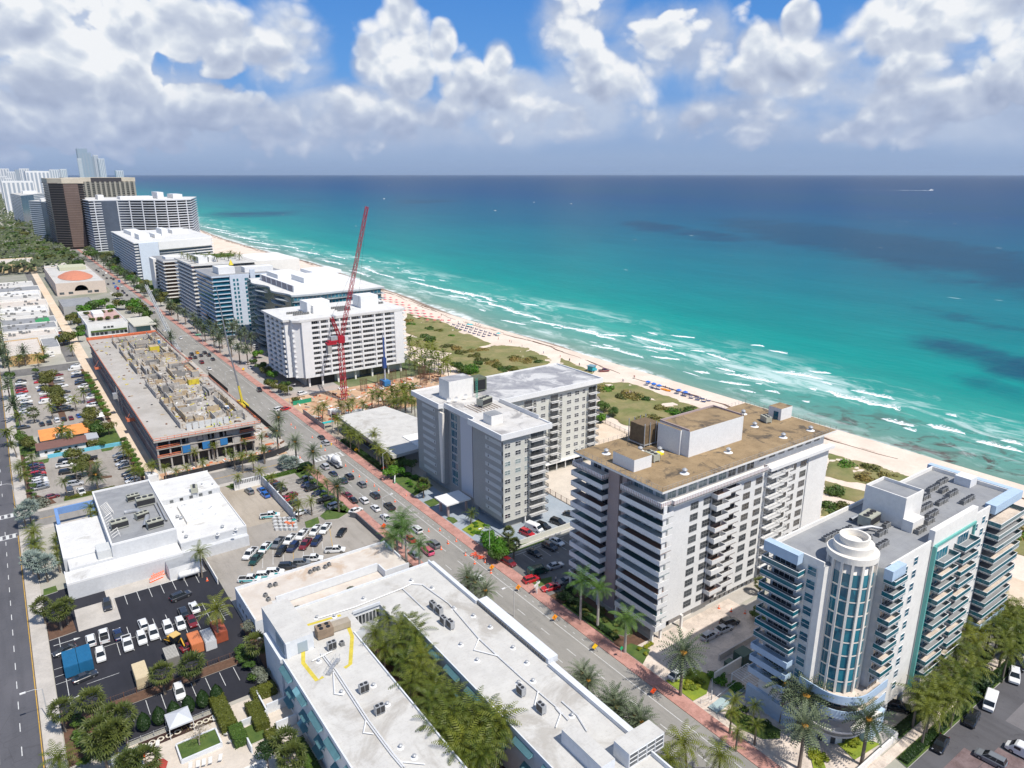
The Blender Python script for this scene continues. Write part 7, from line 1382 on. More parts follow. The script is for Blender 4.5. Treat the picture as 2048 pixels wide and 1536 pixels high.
t=T('curved_wall','white curved wall sweeping beside the alley mouth','wall',(29.0,244.4,0));mb=MB();pts_=[(2.6*math.cos(R(a))*1.2,4.6*math.sin(R(a)))for a in range(0,100,12)];mb.prism(pts_+[(0,0)],0,3.2);ob('wall_panel',mb.mesh('wall_panel',WHITE),t)
t=T('utility_box','large dark green utility cabinet in the walled court','utility box',(*P(*z2(735,690)),0),R(0));ob('cabinet',MB().box(-1.6,1.6,-1.3,1.3,0,2.6).mesh('cabinet',mat('utility_green',(.045,.09,.07),.5)),t);ob('door',MB().box(-1.5,1.5,-1.36,-1.31,.2,2.4).mesh('door',MC['utility_green']),t)
t=T('utility_box','smaller green utility cabinet in the walled court','utility box',(*P(*z2(635,740)),0),R(0));ob('cabinet',MB().box(-.9,.9,-.9,.9,0,1.6).mesh('cabinet',MC['utility_green']),t);ob('plinth',MB().box(-1,1,-1,1,0,.15).mesh('plinth',CONCR),t)
t=T('pergola','white lattice pergola beside the blue podium wall','pergola',(*P(*z2(790,900)),0));mb=MB();[mb.bar((-2.6+k*.65,-2.2,3),(-2.6+k*.65,2.6,3),.1)for k in range(9)];[mb.bar((-2.6,y,3.0),(2.6,y,3.0),.12)for y in(-2.2,2.6,.2)];ob('roof_lattice',mb.mesh('roof_lattice',WHITE),t);[ob('post',MB().box(x-.08,x+.08,y-.08,y+.08,0,3).mesh('post',WHITE),t)for x in(-2.5,2.5)for y in(-2.1,2.5)]
t=T('ramp','pale blue-green pedestrian ramp with handrails at the red pavement','ramp',(97.4,69.6,.02),R(4));ob('deck',MB().box(-.6,9,-1,1,0,.35).mesh('deck',mat('ramp_blue',(.36,.46,.46),.7,.1,.4)),t);ob('handrail',MB().tube([(-.5,-1,1.2),(9,-1,1.4)],.04,4).tube([(-.5,1,1.2),(9,1,1.4)],.04,4).mesh('handrail',WHITE),t)
for k,(p,w,d,l)in enumerate([((293,1415-100+12),0,0,'')][:0]):pass
c3=lambda x,y:(80+x*.2344,1280+y*.2344)
def canopy_(x,y,w,d,label):
 t=T('cabana',label,'cabana',(x,y,0));mb=MB();q=[(-w/2,-d/2,2.5),(w/2,-d/2,2.5),(w/2,d/2,2.5),(-w/2,d/2,2.5)]
 for i in range(4):mb.poly([q[i],q[(i+1)%4],(0,0,3.5)]);a,c=q[i],q[(i+1)%4];mb.poly([(a[0],a[1],2.2),(c[0],c[1],2.2),c,a])
 ob('canopy',mb.mesh('canopy',mat('canvas',(.52,.54,.57),.8)),t);[ob('post',MB().box(sx*w/2-.05,sx*w/2+.05,sy*d/2-.05,sy*d/2+.05,0,2.3).mesh('post',WHITE),t)for sx in(-1,1)for sy in(-1,1)]
canopy_(4.3,117.6,4.4,6.0,'larger white canvas cabana at the left of the pool terrace');canopy_(13.6,123.8,4.0,4.4,'white canvas cabana behind the bare tree')
lm=MB().box(-.33,.33,-1.,.45,.28,.36).box(-.3,.3,-.9,.4,.2,.28);lm.v+=[(-.33,.45,.3),(.33,.45,.3),(.33,1.0,.75),(-.33,1.0,.75),(-.33,.45,.38),(.33,.45,.38),(.33,.98,.82),(-.33,.98,.82)];b0=len(lm.v)-8;lm.f+=[tuple(b0+i for i in f)for f in((4,5,6,7),(3,2,1,0),(0,1,5,4),(1,2,6,5),(2,3,7,6),(3,0,4,7))];lm.mi+=[0]*6;lm.sm+=[False]*6;lgm=MB().box(-.3,.3,-.9,-.82,0,.28).box(-.3,.3,.34,.42,0,.28)
LMm,LGm=lm.mesh('bed',mat('lounger_white',(.66,.64,.60),.8)),lgm.mesh('leg_frame',WHITE)
for k,(x,y,a)in enumerate([(940,925,2.9),(1005,900,2.9),(1490,680,3.0),(1545,655,3.0),(1610,800,2.3),(1640,865,2.1),(1350,1075,2.9),(1400,1060,2.9),(1455,1045,2.9),(1540,1020,2.8),(1285,1090,2.9)]):
 q=P(*c3(x,y));t=T('sun_lounger',f'{ORD[k]} white sun lounger on the hotel pool terrace, counted from the cabana','sun lounger',(*q,0),a,'sun loungers on the pool terrace');ob('bed',LMm,t);ob('leg_frame',LGm,t)
t=T('parasol','dark red parasol at the bottom of the pool terrace','umbrella',(*P(*c3(1000,1075),1.9),0));ob('canopy',MB().cyl(0,0,1.9,2.6,1.7,.05,8,sm=False).mesh('canopy',mat('brick_canvas',(.33,.045,.03),.8)),t);ob('pole',MB().cyl(0,0,0,1.9,.04).mesh('pole',WHITE),t)
t=T('waste_bin','small red bin on the pool terrace','bin',(*P(*c3(882,1000)),0));ob('body',MB().cyl(0,0,0,.7,.3,.34,10).mesh('body',SGR),t);ob('lid',MB().cyl(0,0,.7,.76,.36,.3,10).mesh('lid',SGR),t)
rg=MB();
for i in range(14):a0,a1=i*2*math.pi/14,(i+1)*2*math.pi/14;rg.poly([(.62*math.cos(a0),.62*math.sin(a0),.12),(.62*math.cos(a1),.62*math.sin(a1),.12),(.36*math.cos(a1),.36*math.sin(a1),.14),(.36*math.cos(a0),.36*math.sin(a0),.14)][::1])
RG=rg.mesh('planter_ring',mat('ring_cream',(.62,.56,.45),.8));rect('planting_bed',6.6,22,121.9,124.3,.03,mat('dark_mulch',(.05,.025,.02),.95,.3,2.))
for k in range(11):x=7.3+k*1.42 if k<5 else 15.6+(k-5)*1.15;ob('planter_ring',RG,None,(x,123.0,0),0,1.,f'{ORD[k]} pale stone ring in the dark bed beside the pool terrace','planter ring','pale rings in the dark bed')
um=MB().cyl(0,0,1.9,2.5,1.35,.05,8,0,sm=False).mesh('canopy',mat('umbrella_blue',(.01,.14,.55),.7));umr=MB().cyl(0,0,1.9,2.5,1.35,.05,8,0,sm=False).mesh('canopy',mat('umbrella_red',(.55,.10,.12),.7));umt=MB().cyl(0,0,1.9,2.5,1.6,.05,8,0,sm=False).mesh('canopy',mat('umbrella_teal',(.05,.40,.42),.7));pm_=MB().cyl(0,0,0,1.9,.04,n=5).mesh('pole',WHITE);chm=MB().box(-.35,.35,-.9,.5,.25,.4).box(-.35,.35,.5,.6,.3,.9).mesh('beach_chair',mat('chair_navy',(.02,.04,.14),.7))
def umb(x,y,m,lab,g):t=T('beach_umbrella',lab,'umbrella',(x,y,.35),0,g);ob('canopy',m,t);ob('pole',pm_,t)
zb8=lambda x,y:(1100+x*.293,650+y*.293)
for k,(x,y)in enumerate([(670,385),(708,398),(745,410),(880,442),(925,455)]):umb(*P(*zb8(x,y),2.4),um,f'{ORD[k]} blue beach umbrella in the line near the lifeguard hut, from the left','blue umbrellas on the beach')
for k,(x,y)in enumerate([(665,400),(705,410),(738,420),(735,440),(825,440),(870,458),(912,470),(958,482),(915,485),(998,494),(960,500),(1038,504),(1003,512),(1078,517),(1045,524),(1020,500),(700,432),(940,470)]):
 q=P(*zb8(x,y),.5);ob('beach_chair',chm,None,(*q,.3),.6,1.25,f'{ORD[k]} navy beach chair in the cluster below the grey tower roof, from the left','beach chair','navy beach chairs')
for k in range(4):q=P(*zb8(770+k*12,438+k*4),.5);ob('beach_chair',MB().box(-.4,.4,-1,.8,.2,.5).mesh('beach_chair',SGO),None,(*q,.3),.5,1.2,f'{ORD[k]} orange beach bed beside the blue umbrellas','beach bed','orange beach beds')
cc5=lambda x,y:(780+x*.205,600+y*.205)
for k,(x,y)in enumerate([(765,238),(790,240),(1058,325)]):umb(*P(*cc5(x,y),2.2),umt,f'{ORD[k]} turquoise beach umbrella on the open sand','turquoise umbrellas')
for k in range(44):
 y=415+k*3.4;x=shx(y)-20-(k%4)*3.6;umb(x,y,umr,f'{["first","second","third","fourth"][k % 4]} row red beach umbrella, {ORD[k // 4]} column along the northern sand','red umbrellas on the northern sand')
for k in range(26):y=365+(k//3)*5.2;x=shx(y)-17-(k%3)*4.4;ob('beach_chair',chm,None,(x,y,.45),.6,1.3,f'{ORD[k]} beach chair of the scattered rows behind the white slab tower','beach chair','scattered beach chairs')
def person(x,y,z,shirt,leg,lab,group=None,s=1.,rz=0.):
 m=MB();
 for sx in(-.09,.09):m.tube([(sx,0,0),(sx,.02,.45),(sx*.9,0,.85)],[.05,.06,.09],5,1)
 m.tube([(0,0,.82),(0,0,1.1),(0,0,1.42),(0,0,1.5)],[.15,.14,.19,.07],6,0,True,True)
 for sx in(-1,1):m.tube([(sx*.19,0,1.4),(sx*.26,.03,1.12),(sx*.24,.12,.86)],[.06,.045,.035],5,2)
 m.tube([(0,0,1.48),(0,.01,1.56),(0,.01,1.68),(0,0,1.76)],[.05,.09,.10,.04],6,2,True,True)
 return m
SKIN=mat('skin',(.38,.20,.12),.6);PM={}
for n_,sc_,lc in(('white',(.6,.6,.6),(.05,.06,.12)),('red',(.5,.03,.04),(.3,.16,.1)),('dark',(.03,.03,.04),(.03,.03,.04)),('blue',(.03,.12,.4),(.3,.16,.1)),('vest',(.55,.75,.02),(.05,.06,.12))):
 PM[n_]=person(0,0,0,0,0,'').mesh('person',[mat('shirt_'+n_,sc_,.8),mat('legs_'+n_,lc,.8),SKIN])
def folk(pts,lab,group,z,keys):
 for k,(x,y)in enumerate(pts):kk=keys[k%len(keys)];ob('person',PM[kk],None,(x,y,z),rnd.uniform(0,6),1.,f'{ORD[k % 28]} person {lab}, in {"a yellow vest" if kk == "vest" else kk + " top"}','person',group)
folk([P(*cc5(x,y),.9)for x,y in[(835,240),(850,250),(865,232),(885,255),(870,262),(1168,405),(1185,410),(592,192),(500,152),(1058,380),(1288,450),(1497,518),(1750,588),(522,205),(1850,630),(1997,650),(665,218),(400,165)]],'standing on the beach sand, from the left','people on the beach',.3,['dark','red','white','blue'])
folk([P(*zb8(x,y),.9)for x,y in[(200,272),(308,280),(495,380),(502,385),(573,356),(578,358),(705,430),(788,428),(135,240),(70,218)]],'on the sand near the lifeguard hut','people near the lifeguard hut',.3,['dark','red','white','blue'])
folk([(rr.uniform(50,65),rr.uniform(256,300))for _ in range(16)]+[(rr.uniform(46,60),rr.uniform(380,430))for _ in range(6)],'working among the formwork on the half-built deck','workers on the building site',11.46,['vest','vest','white'])
folk([(rr.uniform(120,172),rr.uniform(285,308))for _ in range(9)],'working on the red earth by the crane','workers on the crane site',.03,['vest','white'])
folk([P(*z6(855,190)),P(*z8a(1000,60)),P(*z6(1040,810))],'walking on the red pavement','walkers',.14,['dark','white','blue'])
t=T('lifeguard_hut','small turquoise lifeguard hut on stilts on the sand','lifeguard hut',(*P(1183,742,1),.3),.3);ob('cabin',MB().box(-1.6,1.6,-1.5,1.5,1.3,3.4).mesh('cabin',mat('hut_teal',(.03,.36,.42),.5)),t);ob('roof',MB().box(-2.,2.,-1.9,1.9,3.4,3.7).mesh('roof',mat('hut_roof',(.18,.30,.36),.6)),t);ob('ramp',MB().box(1.6,4.4,-.7,.7,.3,1.3).mesh('ramp',mat('hut_ramp',(.03,.42,.55),.5)),t)
for sx in(-1.4,1.4):
 for sy in(-1.3,1.3):ob('stilt',MB().box(sx-.1,sx+.1,sy-.1,sy+.1,0,1.3).mesh('stilt',WHITE),t)
bx,by=P(1862,381,-1);t=T('motor_boat','white motor boat trailing a long wake near the horizon','boat',(bx,by,-1),R(-35),scale=3.2);ob('hull',hull([(-4,1.4,-.3,1.1),(0,1.6,-.3,1.2),(4.5,.3,.2,1.6)]).mesh('hull',WHITE),t);ob('cabin',MB().box(-1.5,1.2,-1,1,1.2,2.6).mesh('cabin',WHITE),t)
mb=MB();q0,q1=Vector((bx,by)),Vector(P(1660,379.4,-1));dd_=(q1-q0).normalized();nn_=Vector((-dd_.y,dd_.x));L_=(q1-q0).length
for k in range(24):
 w0=(26-k)*(.8+.5*rnd.random())if k<8 else 6*rnd.random()+2;a=q0+dd_*L_*k/24;c=q0+dd_*L_*(k+.9)/24;mb.poly([(*(a+nn_*w0),-.98),(*(a-nn_*w0),-.98),(*(c-nn_*w0*.7),-.98),(*(c+nn_*w0*.7),-.98)][::-1])
ob('boat_wake',mb.mesh('boat_wake',mat('wake',(.7,.75,.77),.8)),kind='stuff')
for k,(x,y)in enumerate([(768,398),(1068,405),(1142,408),(778,371),(880,359),(990,422)]):
 q=P(x,y,-1);t=T('sailing_boat',f'{ORD[k]} tiny white boat far out on the sea, from the left','boat',(*q,-1),k,None,1.);ob('hull',hull([(-4,1.4,-.3,1.1),(0,1.6,-.3,1.2),(4.5,.3,.2,1.6)]).mesh('hull',WHITE),t);ob('cabin',MB().box(-1.5,1.2,-1,1,1.2,2.6).mesh('cabin',WHITE),t)
# ================================================================ VEGETATION
PALMS={}
BARK=mat('palm_bark',(.20,.165,.13),.9,.25,1.5);BARKW=mat('royal_bark',(.40,.38,.34),.8,.2,1.5);WOOD=mat('tree_bark',(.12,.095,.07),.9,.3,2.)
PL={'date':leafmat('date_leaf',(.20,.235,.14),(.05,.08,.035),.9,.2),'coconut':leafmat('coconut_leaf',(.022,.06,.008),(.17,.185,.02),.9,.16),'royal':leafmat('royal_leaf',(.02,.075,.012),(.11,.19,.035),.9,.2),
      'sabal':leafmat('sabal_leaf',(.035,.06,.014),(.105,.125,.028)),'silver':leafmat('silver_leaf',(.26,.32,.29),(.16,.20,.16))}
def palm_mesh(kind,var,hi):
 k=(kind,var,hi)
 if k in PALMS:return PALMS[k]
 r=random.Random(hash((kind,var))%1000+5 if False else(len(kind)*31+var*7));mb=MB()
 NF,L,el0,el1,droop,ll={'date':(70,3.9,80,-45,.9,.5),'coconut':(28,4.5,76,-35,1.9,.74),'royal':(22,3.9,70,-28,1.6,.85),'sabal':(56,2.3,85,-50,.5,.5),'silver':(44,2.5,80,-30,.25,.6)}[kind]
 if not hi:NF=int(NF*.7)
 for f in range(NF):
  u=(f+.5)/NF;az_=f*2.39996+r.uniform(-.25,.25);e0=R(el0+(el1-el0)*u**.85+r.uniform(-8,8));Lf=L*r.uniform(.85,1.1)*(.8+.2*math.sin(math.pi*min(1,u+.2)))
  if kind in('sabal','silver'):
   d=Vector((math.cos(az_)*math.cos(e0),math.sin(az_)*math.cos(e0),math.sin(e0)));c=d*Lf*.62;s_=d.cross(Vector((0,0,1))).normalized();u2=s_.cross(d);n_=7 if hi else 4
   for i in range(n_):
    a=(i/(n_-1)-.5)*2.7;dd_=(d*math.cos(a)+s_*math.sin(a));tip=c+dd_*Lf*.48-Vector((0,0,.25*abs(a)+.1));w=dd_.cross(u2).normalized()*(.10 if hi else .18)*Lf*.5
    mb.poly([c-w*.25,c+dd_*Lf*.26-w,tip,c+dd_*Lf*.26+w])
   continue
  n_=7 if hi else 4;p=Vector((0,0,0));e=e0;pts=[p.copy()];wind=-.10 if kind=='coconut' else 0
  for i in range(n_):
   p=p+Vector((math.cos(az_)*math.cos(e)+wind*i*.3,math.sin(az_)*math.cos(e)+wind*i*.1,math.sin(e)))*Lf/n_;e-=droop/n_*(.4+1.2*i/n_);pts.append(p.copy())
  side=Vector((-math.sin(az_),math.cos(az_),0));
  m_=(12 if kind!='date' else 10)if hi else 4
  for i in range(m_):
   s_=(i+.7)/m_*n_;i0=min(n_-1,int(s_));q=pts[i0].lerp(pts[i0+1],s_-i0);dr=(pts[i0+1]-pts[i0]).normalized();lw=ll*math.sin(math.pi*(.12+.86*(i+.5)/m_))**.6*r.uniform(.85,1.1)
   wd=Lf/m_*(.55 if hi else .8)
   for sg in(-1,1):
    out_=(side*sg*.8+dr*.55+Vector((0,0,.25 if kind=='date' else-.35))).normalized()*lw
    mb.poly([q-dr*wd*.5,q+dr*wd*.5,q+out_+dr*wd*.45,q+out_])
 PALMS[k]=mb.mesh('crown',PL[kind]);return PALMS[k]
TR={}
def trunk_mesh(kind,h,lean):
 k=(kind,round(h),lean)
 if k not in TR:
  r0,r1={'date':(.30,.26),'coconut':(.20,.12),'royal':(.30,.20),'sabal':(.22,.18),'silver':(.22,.2)}[kind];hh=round(h)
  mb=MB();mb.tube([(0,0,-.3),(lean*.12,0,hh*.33),(lean*.45,0,hh*.7),(lean,0,hh)],[r0*1.2,r0,(r0+r1)/2,r1],7)
  if kind=='royal':mb.tube([(lean,0,hh-1.6),(lean,0,hh+.2)],[.2,.13],7,1)
  TR[k]=mb.mesh('trunk',[BARKW if kind=='royal' else BARK,mat('crownshaft',(.10,.20,.05),.5)])
 return TR[k]
HEART=MB().cyl(0,0,-.5,.4,.25,.5,8).mesh('crown_heart',mat('date_heart',(.50,.24,.03),.8));cnt={}
NMS={'date':'date palm','coconut':'coconut palm','royal':'royal palm','sabal':'cabbage palm','silver':'silver fan palm'}
def palm(x,y,kind,h,where,s=1.,z=0.,hi=None,grp=None):
 d=math.hypot(x,y);hi=d<300 if hi is None else hi;h=h*rnd.uniform(.94,1.06);lean=rnd.choice((0,.5,1.))if kind=='coconut' else 0.;rz=rnd.uniform(0,6.28)
 key=(kind,where);cnt[key]=cnt.get(key,0)+1;n_=cnt[key]
 lab=f'{ORD[n_ - 1]} {NMS[kind]} {where}'
 t=T('palm_tree',lab,'palm tree',(x,y,z),rz,grp or where);hr=round(h);sz=h/hr
 ob('trunk',trunk_mesh(kind,h,lean),t,scale=(1,1,sz));c=ob('crown',palm_mesh(kind,rnd.randrange(4),hi),t,(lean,0,h),0,s*rnd.uniform(.9,1.1))
 if kind=='date':c.rotation_euler.z=rnd.uniform(0,6)
 if kind=='date' and hi:ob('crown_heart',HEART,c)
 return t
BT={}
def crown_mesh(kind,var,n,leaf,size,mats,gap=.35):
 k=(kind,var)
 if k in BT:return BT[k]
 r=random.Random(var*13+n);mb=MB();blobs=[]
 for i in range(9):a=r.uniform(0,6.28);q=r.uniform(.25,.62);blobs.append((Vector((q*math.cos(a),q*math.sin(a),r.uniform(-.15,.35))),r.uniform(.34,.52)))
 for i in range(n):
  c,rad=blobs[i%9];d=Vector((r.gauss(0,1),r.gauss(0,1),r.gauss(0,1)*.8+.25)).normalized();p=c+d*rad*r.uniform(.72,1.04);p.z*=.75
  nr=(d+Vector((r.uniform(-.7,.7),r.uniform(-.7,.7),r.uniform(-.3,.9)))).normalized();a=nr.orthogonal().normalized();b_=nr.cross(a);w=leaf*r.uniform(.6,1.3);an=r.uniform(0,6.28);a,b_=a*math.cos(an)+b_*math.sin(an),b_*math.cos(an)-a*math.sin(an)
  mb.poly([p-a*w,p-b_*w*.6,p+a*w,p+b_*w*.6])
 BT[k]=mb.mesh('crown',mats);return BT[k]
LM={'green':leafmat('tree_green',(.03,.075,.012),(.085,.14,.022)),'bright':leafmat('tree_bright',(.03,.12,.006),(.10,.22,.015)),'olive':leafmat('tree_olive',(.06,.08,.016),(.14,.14,.03)),'rust':leafmat('tree_rust',(.30,.19,.05),(.20,.19,.05)),
      'yellow':leafmat('shrub_yellow',(.30,.30,.015),(.14,.20,.02)),'dark':leafmat('hedge_dark',(.008,.028,.006),(.022,.05,.010)),'greyleaf':leafmat('tree_grey',(.10,.12,.08),(.20,.21,.16)),'hedge':leafmat('hedge_olive',(.06,.075,.012),(.13,.14,.02))}
TKM=MB().tube([(0,0,-.2),(.05,0,.5),(0,.05,1.)],[.09,.06,.05],6).tube([(0,0,.45),(.22,.1,.85),(.4,.2,1.2)],[.045,.035,.02],5).tube([(0,0,.5),(-.2,-.12,.9),(-.35,-.25,1.2)],[.045,.035,.02],5).tube([(0,0,.6),(-.1,.25,1.2)],[.04,.02],5).mesh('trunk',WOOD)
def tree(x,y,r,h,col,label,grp=None,flat=1.,n=1400,name='tree',cat='tree',leaf=.085):
 if math.hypot(x,y)>420:n=500;leaf=.13
 t=T(name,label,cat,(x,y,0),rnd.uniform(0,6),grp)
 if name=='tree':ob('trunk',TKM,t,scale=(r*.55,r*.55,h*.62))
 ob('crown',crown_mesh(col+str(n),rnd.randrange(3),n,leaf,1,LM[col]),t,(0,0,h-r*.62*flat),0,(r,r,r*flat));return t
def shrubs(pts,r,h,col,where,grp=None,noun='shrub'):
 for k,(x,y)in enumerate(pts):tree(x,y,r*rnd.uniform(.8,1.2),h,col,f'{ORD[k % 28]} {noun} {where}',grp or where,.8,420,'shrub','shrub',.15)
def hedge(x0,x1,y0,y1,h,col,label,dens=26):
 t=T('hedge',label,'hedge',((x0+x1)/2,(y0+y1)/2,0));w,d=(x1-x0)/2,(y1-y0)/2;ob('core',MB().box(-w+.12,w-.12,-d+.12,d-.12,0,h-.12).mesh('core',LM['dark']if col=='dark' else LM[col]),t);mb=MB();r=random.Random(int(x0*7))
 n=int(min(9000,(4*w*d+4*(w+d)*h)*dens))
 for i in range(n):
  if r.random()<4*w*d/(4*w*d+4*(w+d)*h):p=Vector((r.uniform(-w,w),r.uniform(-d,d),h+r.uniform(-.1,.06)));nr=Vector((0,0,1))
  else:
   q=r.random()*(w+d);z=r.uniform(.05,h);sg=r.choice((-1,1));p,nr=(Vector((r.uniform(-w,w),sg*d,z)),Vector((0,sg,.3)))if q<w else(Vector((sg*w,r.uniform(-d,d),z)),Vector((sg,0,.3)))
  nr=(nr+Vector((r.uniform(-.6,.6),r.uniform(-.6,.6),r.uniform(-.6,.6)))).normalized();a=nr.orthogonal().normalized();b_=nr.cross(a);s_=r.uniform(.08,.2);mb.poly([p-a*s_,p-b_*s_*.7,p+a*s_,p+b_*s_*.7])
 ob('foliage',mb.mesh('foliage',LM[col]),t,kind='stuff')
def PH(px,py,h):return P(px,py,h)
def palms(conv,pts,kind,h,where,s=1.,jit=0):
 for x,y in pts:palm(*PH(*conv(x,y),h),kind,h,where,s)
palms(z2,[(1080,840),(1240,985),(1235,1190),(1740,1160),(265,640)],'date',9.2,'in front of the blue-trimmed tower',1.28)
palms(ze,[(220,460),(200,625),(420,745),(635,855)],'date',8.5,'at the zebra crossing corner of the avenue',1.05);palm(*PH(674,972,8.5),'date',8.5,'rising from the kerbed island in the slanted car park',1.15);palm(*PH(190.6,950,5.5),'date',5.5,'in the middle island of the near block car park',1.2)
palms(c4,[(100,560),(190,860),(340,90),(110,240),(60,40),(30,130)],'date',8,'along the west avenue beside the far block car park',1.15)
palms(zc,[(550,330),(520,290),(640,400),(740,440),(860,500),(1080,530),(960,590),(900,560),(1180,640),(1130,720),(1240,745),(1290,610),(1390,640),(1450,610),(1560,700),(1640,770),(1500,760),(1370,850),(1480,930),(1590,950),(1910,990),(1430,560),(1010,660),(1210,800),(350,590),(550,760),(1090,590),(700,250)],'date',8.5,'in the date palm grove below the wavy hotel',1.12)
palm(*PH(1163,1158,10.6),'royal',10.6,'in the planted bed of the white balcony tower',1.15);palm(*PH(1198,1178,9.8),'royal',9.8,'in the planted bed of the white balcony tower',1.1);palm(*PH(1253,1240,8),'royal',8,'beside the entrance canopy of the white balcony tower',1.15)
palms(z6,[(1370,780),(1330,850),(1400,870),(1510,980),(1300,920)],'royal',9.5,'on the west kerb opposite the pale canopy',1.15)
zb1=lambda x,y:(448+x*.2513,1150+y*.2513)
palms(zb1,[(1310,330),(1200,440),(1270,560),(1430,420),(1520,400),(1390,540),(1500,560),(1580,660),(1450,700),(1620,800),(1480,850),(1560,760),(1680,880),(1590,960),(1700,1060),(1640,1180),(1720,1250),(1540,480)],'coconut',9.0,'crowding the upper half of the hotel court',1.0)
palms(z8a,[(50,960),(160,960),(210,1090),(330,1080),(100,1110),(480,1110),(390,1180),(520,1230),(290,1300),(430,1330),(180,1210),(560,1180),(350,1430),(460,1460),(240,1400)],'coconut',9.2,'crowding the lower half of the hotel court',1.02)
palms(z7 if 0 else c7,[(1470,350),(1540,420),(1390,520),(1480,570),(1230,690),(1330,700),(1430,800),(1550,690),(1080,880),(1190,900),(1280,860),(1100,1030),(1220,1020),(960,960),(1060,1130),(1350,960),(1600,330),(1790,290),(1850,380),(1720,210),(1900,180),(1960,300),(1880,520),(1990,120),(1800,100),(1840,30)],'coconut',7.5,'along the planted verge south of the blue-trimmed tower',.95)
palms(z2,[(310,1330),(560,1440),(180,1480)],'coconut',6.5,'at the bottom edge beside the avenue',.95);palms(z2,[(650,990),(650,1100),(830,1060),(850,1180),(700,1230)],'coconut',4.6,'in the small court bed below the blue podium',.5)
palms(ze,[(740,310),(700,350),(1110,250),(1060,300),(1230,290),(1340,170),(1480,150),(1540,230),(1420,210),(1680,270),(1600,150),(1740,180),(1850,90),(980,310),(1820,210),(1760,60),(1690,120)],'coconut',7,'between the crane site and the low pavilion',.9)
palms(ze,[(1000,540),(930,470),(1040,590),(1080,650),(1180,690),(1160,640),(1350,650),(1440,840),(1520,900),(1400,780)],'coconut',6.5,'in front of the low pavilion',.8)
z8b=lambda x,y:(170+x*.2083,640+y*.2083)
palms(z8b,[(760,1410),(860,1450),(1000,1400),(1130,1370),(1050,1260),(1230,1200),(1400,1250),(1540,1160),(1690,1110),(1500,1310),(1610,1310),(1710,1230),(630,1400)],'coconut',6,'along the cross street in front of the building site',.55)
palms(z6,[(30,290),(90,290),(180,310),(270,240),(260,400),(330,460),(400,530),(490,620),(540,690),(60,440),(645,640),(690,430),(780,490),(620,400)],'coconut',5,'round the slanted car park and its walled yard',.62)
palms(c5 if 0 else cc5,[(200,450),(260,420),(230,520),(310,480),(360,450),(400,520),(280,570),(340,600),(430,590),(470,560),(520,600),(560,580),(180,560),(450,500),(520,520),(250,620),(380,640),(490,660),(190,380),(330,540),(410,450),(570,650)],'coconut',7,'in the beach grove right of the white slab tower',.95)
palms(cc5,[(1150,0)if 0 else(1500,960),(1590,1025)],'coconut',7,'on the beach terrace between the towers',.9);palms(cc5,[(60,920),(120,850),(60,990),(200,870),(150,950),(240,1010),(30,860)],'coconut',7,'left of the grey tower roof corner',.9)
palms(c1,[(110,890 if 0 else 900)],'coconut',6.5,'at the corner of the gas tank enclosure',.9);palms(z4,[(1960,60)],'coconut',9,'with a pale trunk beside the dark car park',1.15);palms(z4,[(530,1440),(1200,1460)],'coconut',4.5,'at the bottom of the hotel garden',.85)
palms(c2,[(110,180),(400,340 if 0 else 470),(220,600),(300,700),(230,560),(960,620),(1250,545),(830,790),(1560,350),(1640,420),(1700,620),(1780,640),(780,150),(890,190),(1940,570),(180,300),(1130,1120),(1180,1190)],'coconut',5.5,'around the near block car park',.68)
palms(c4,[(270,1040),(740,900),(1090,790),(1210,680),(130,1270),(540,170),(620,60),(250,180),(1040,30),(890,1270),(990,1300)],'coconut',5.5,'around the far block car park',.8)
palms(z4,[(560,1010),(380,50),(530,110),(590,60)],'sabal',4.8,'on the strip beside the west avenue',1.15);palms(z4,[(840,930),(1010,1070),(900,1190),(1040,1230),(1120,1080),(930,1290)],'sabal',6,'in the clump left of the cone trees',1.3)
palms(z4,[(1480,680),(1750,600),(1330,1480),(1180,1500)],'sabal',4.6,'by the brown railing and terrace',1.2);palms(zb1,[(490,1330),(540,1440),(260,560)],'sabal',4.2,'in the garden beside the near hotel wing',1.25);palms(z2,[(880,60 if 0 else 70)],'sabal',3,'at the foot of the white balcony tower',.8);palms(c6,[(780,590),(840,740)],'sabal',4,'beside the raised parking deck wall',.9);palms(c4,[(480,990)],'sabal',4.5,'at the south end of the far block west row',1.2)
palm(*PH(1390,985,5)if 0 else PH(*z6(1545,520),4.5),'sabal',4.5,'by the entrance drive of the grey tower',1.1);palm(*PH(*z6(1925,740),3.6),'coconut',3.6,'small one by the pale entrance canopy',.6)
z3s=lambda x,y:(x*.357,960+y*.357)
palms(z3s,[(160,165),(200,465),(130,190),(250,480),(170,440)],'silver',4.6,'on the west avenue pavement',1.25);palms(z3s,[(180,280),(160,310),(190,350),(200,395)],'coconut',4.6,'between the two groups of silver palms',.75);palms(z3s,[(300,300),(310,340),(315,380),(320,420),(325,460)],'coconut',3,'against the west face of the white complex',.42);palms(ze,[(330,1020),(400,1000),(300,990)],'silver',2.2,'on the raised island at the crossing',1.1)
palms(z8a,[(300,20),(360,60),(440,130),(1210,790),(1260,850),(1450,1000),(1490,1060),(1630,1130),(1680,1180)],'date',4.6,'peeping between the hotel and the avenue',.95)
def trees(conv,items,where,grp=None):
 for k,(x,y,r,h,c)in enumerate(items):q=PH(*conv(x,y),h*.6);tree(*q,r,h,c,f'{ORD[k % 28]} {dict(green="green", bright="bright green", olive="olive-brown", rust="rusty", yellow="yellow-green", dark="dark green", greyleaf="grey-leaved", hedge="olive")[c]} tree {where}',grp or where)
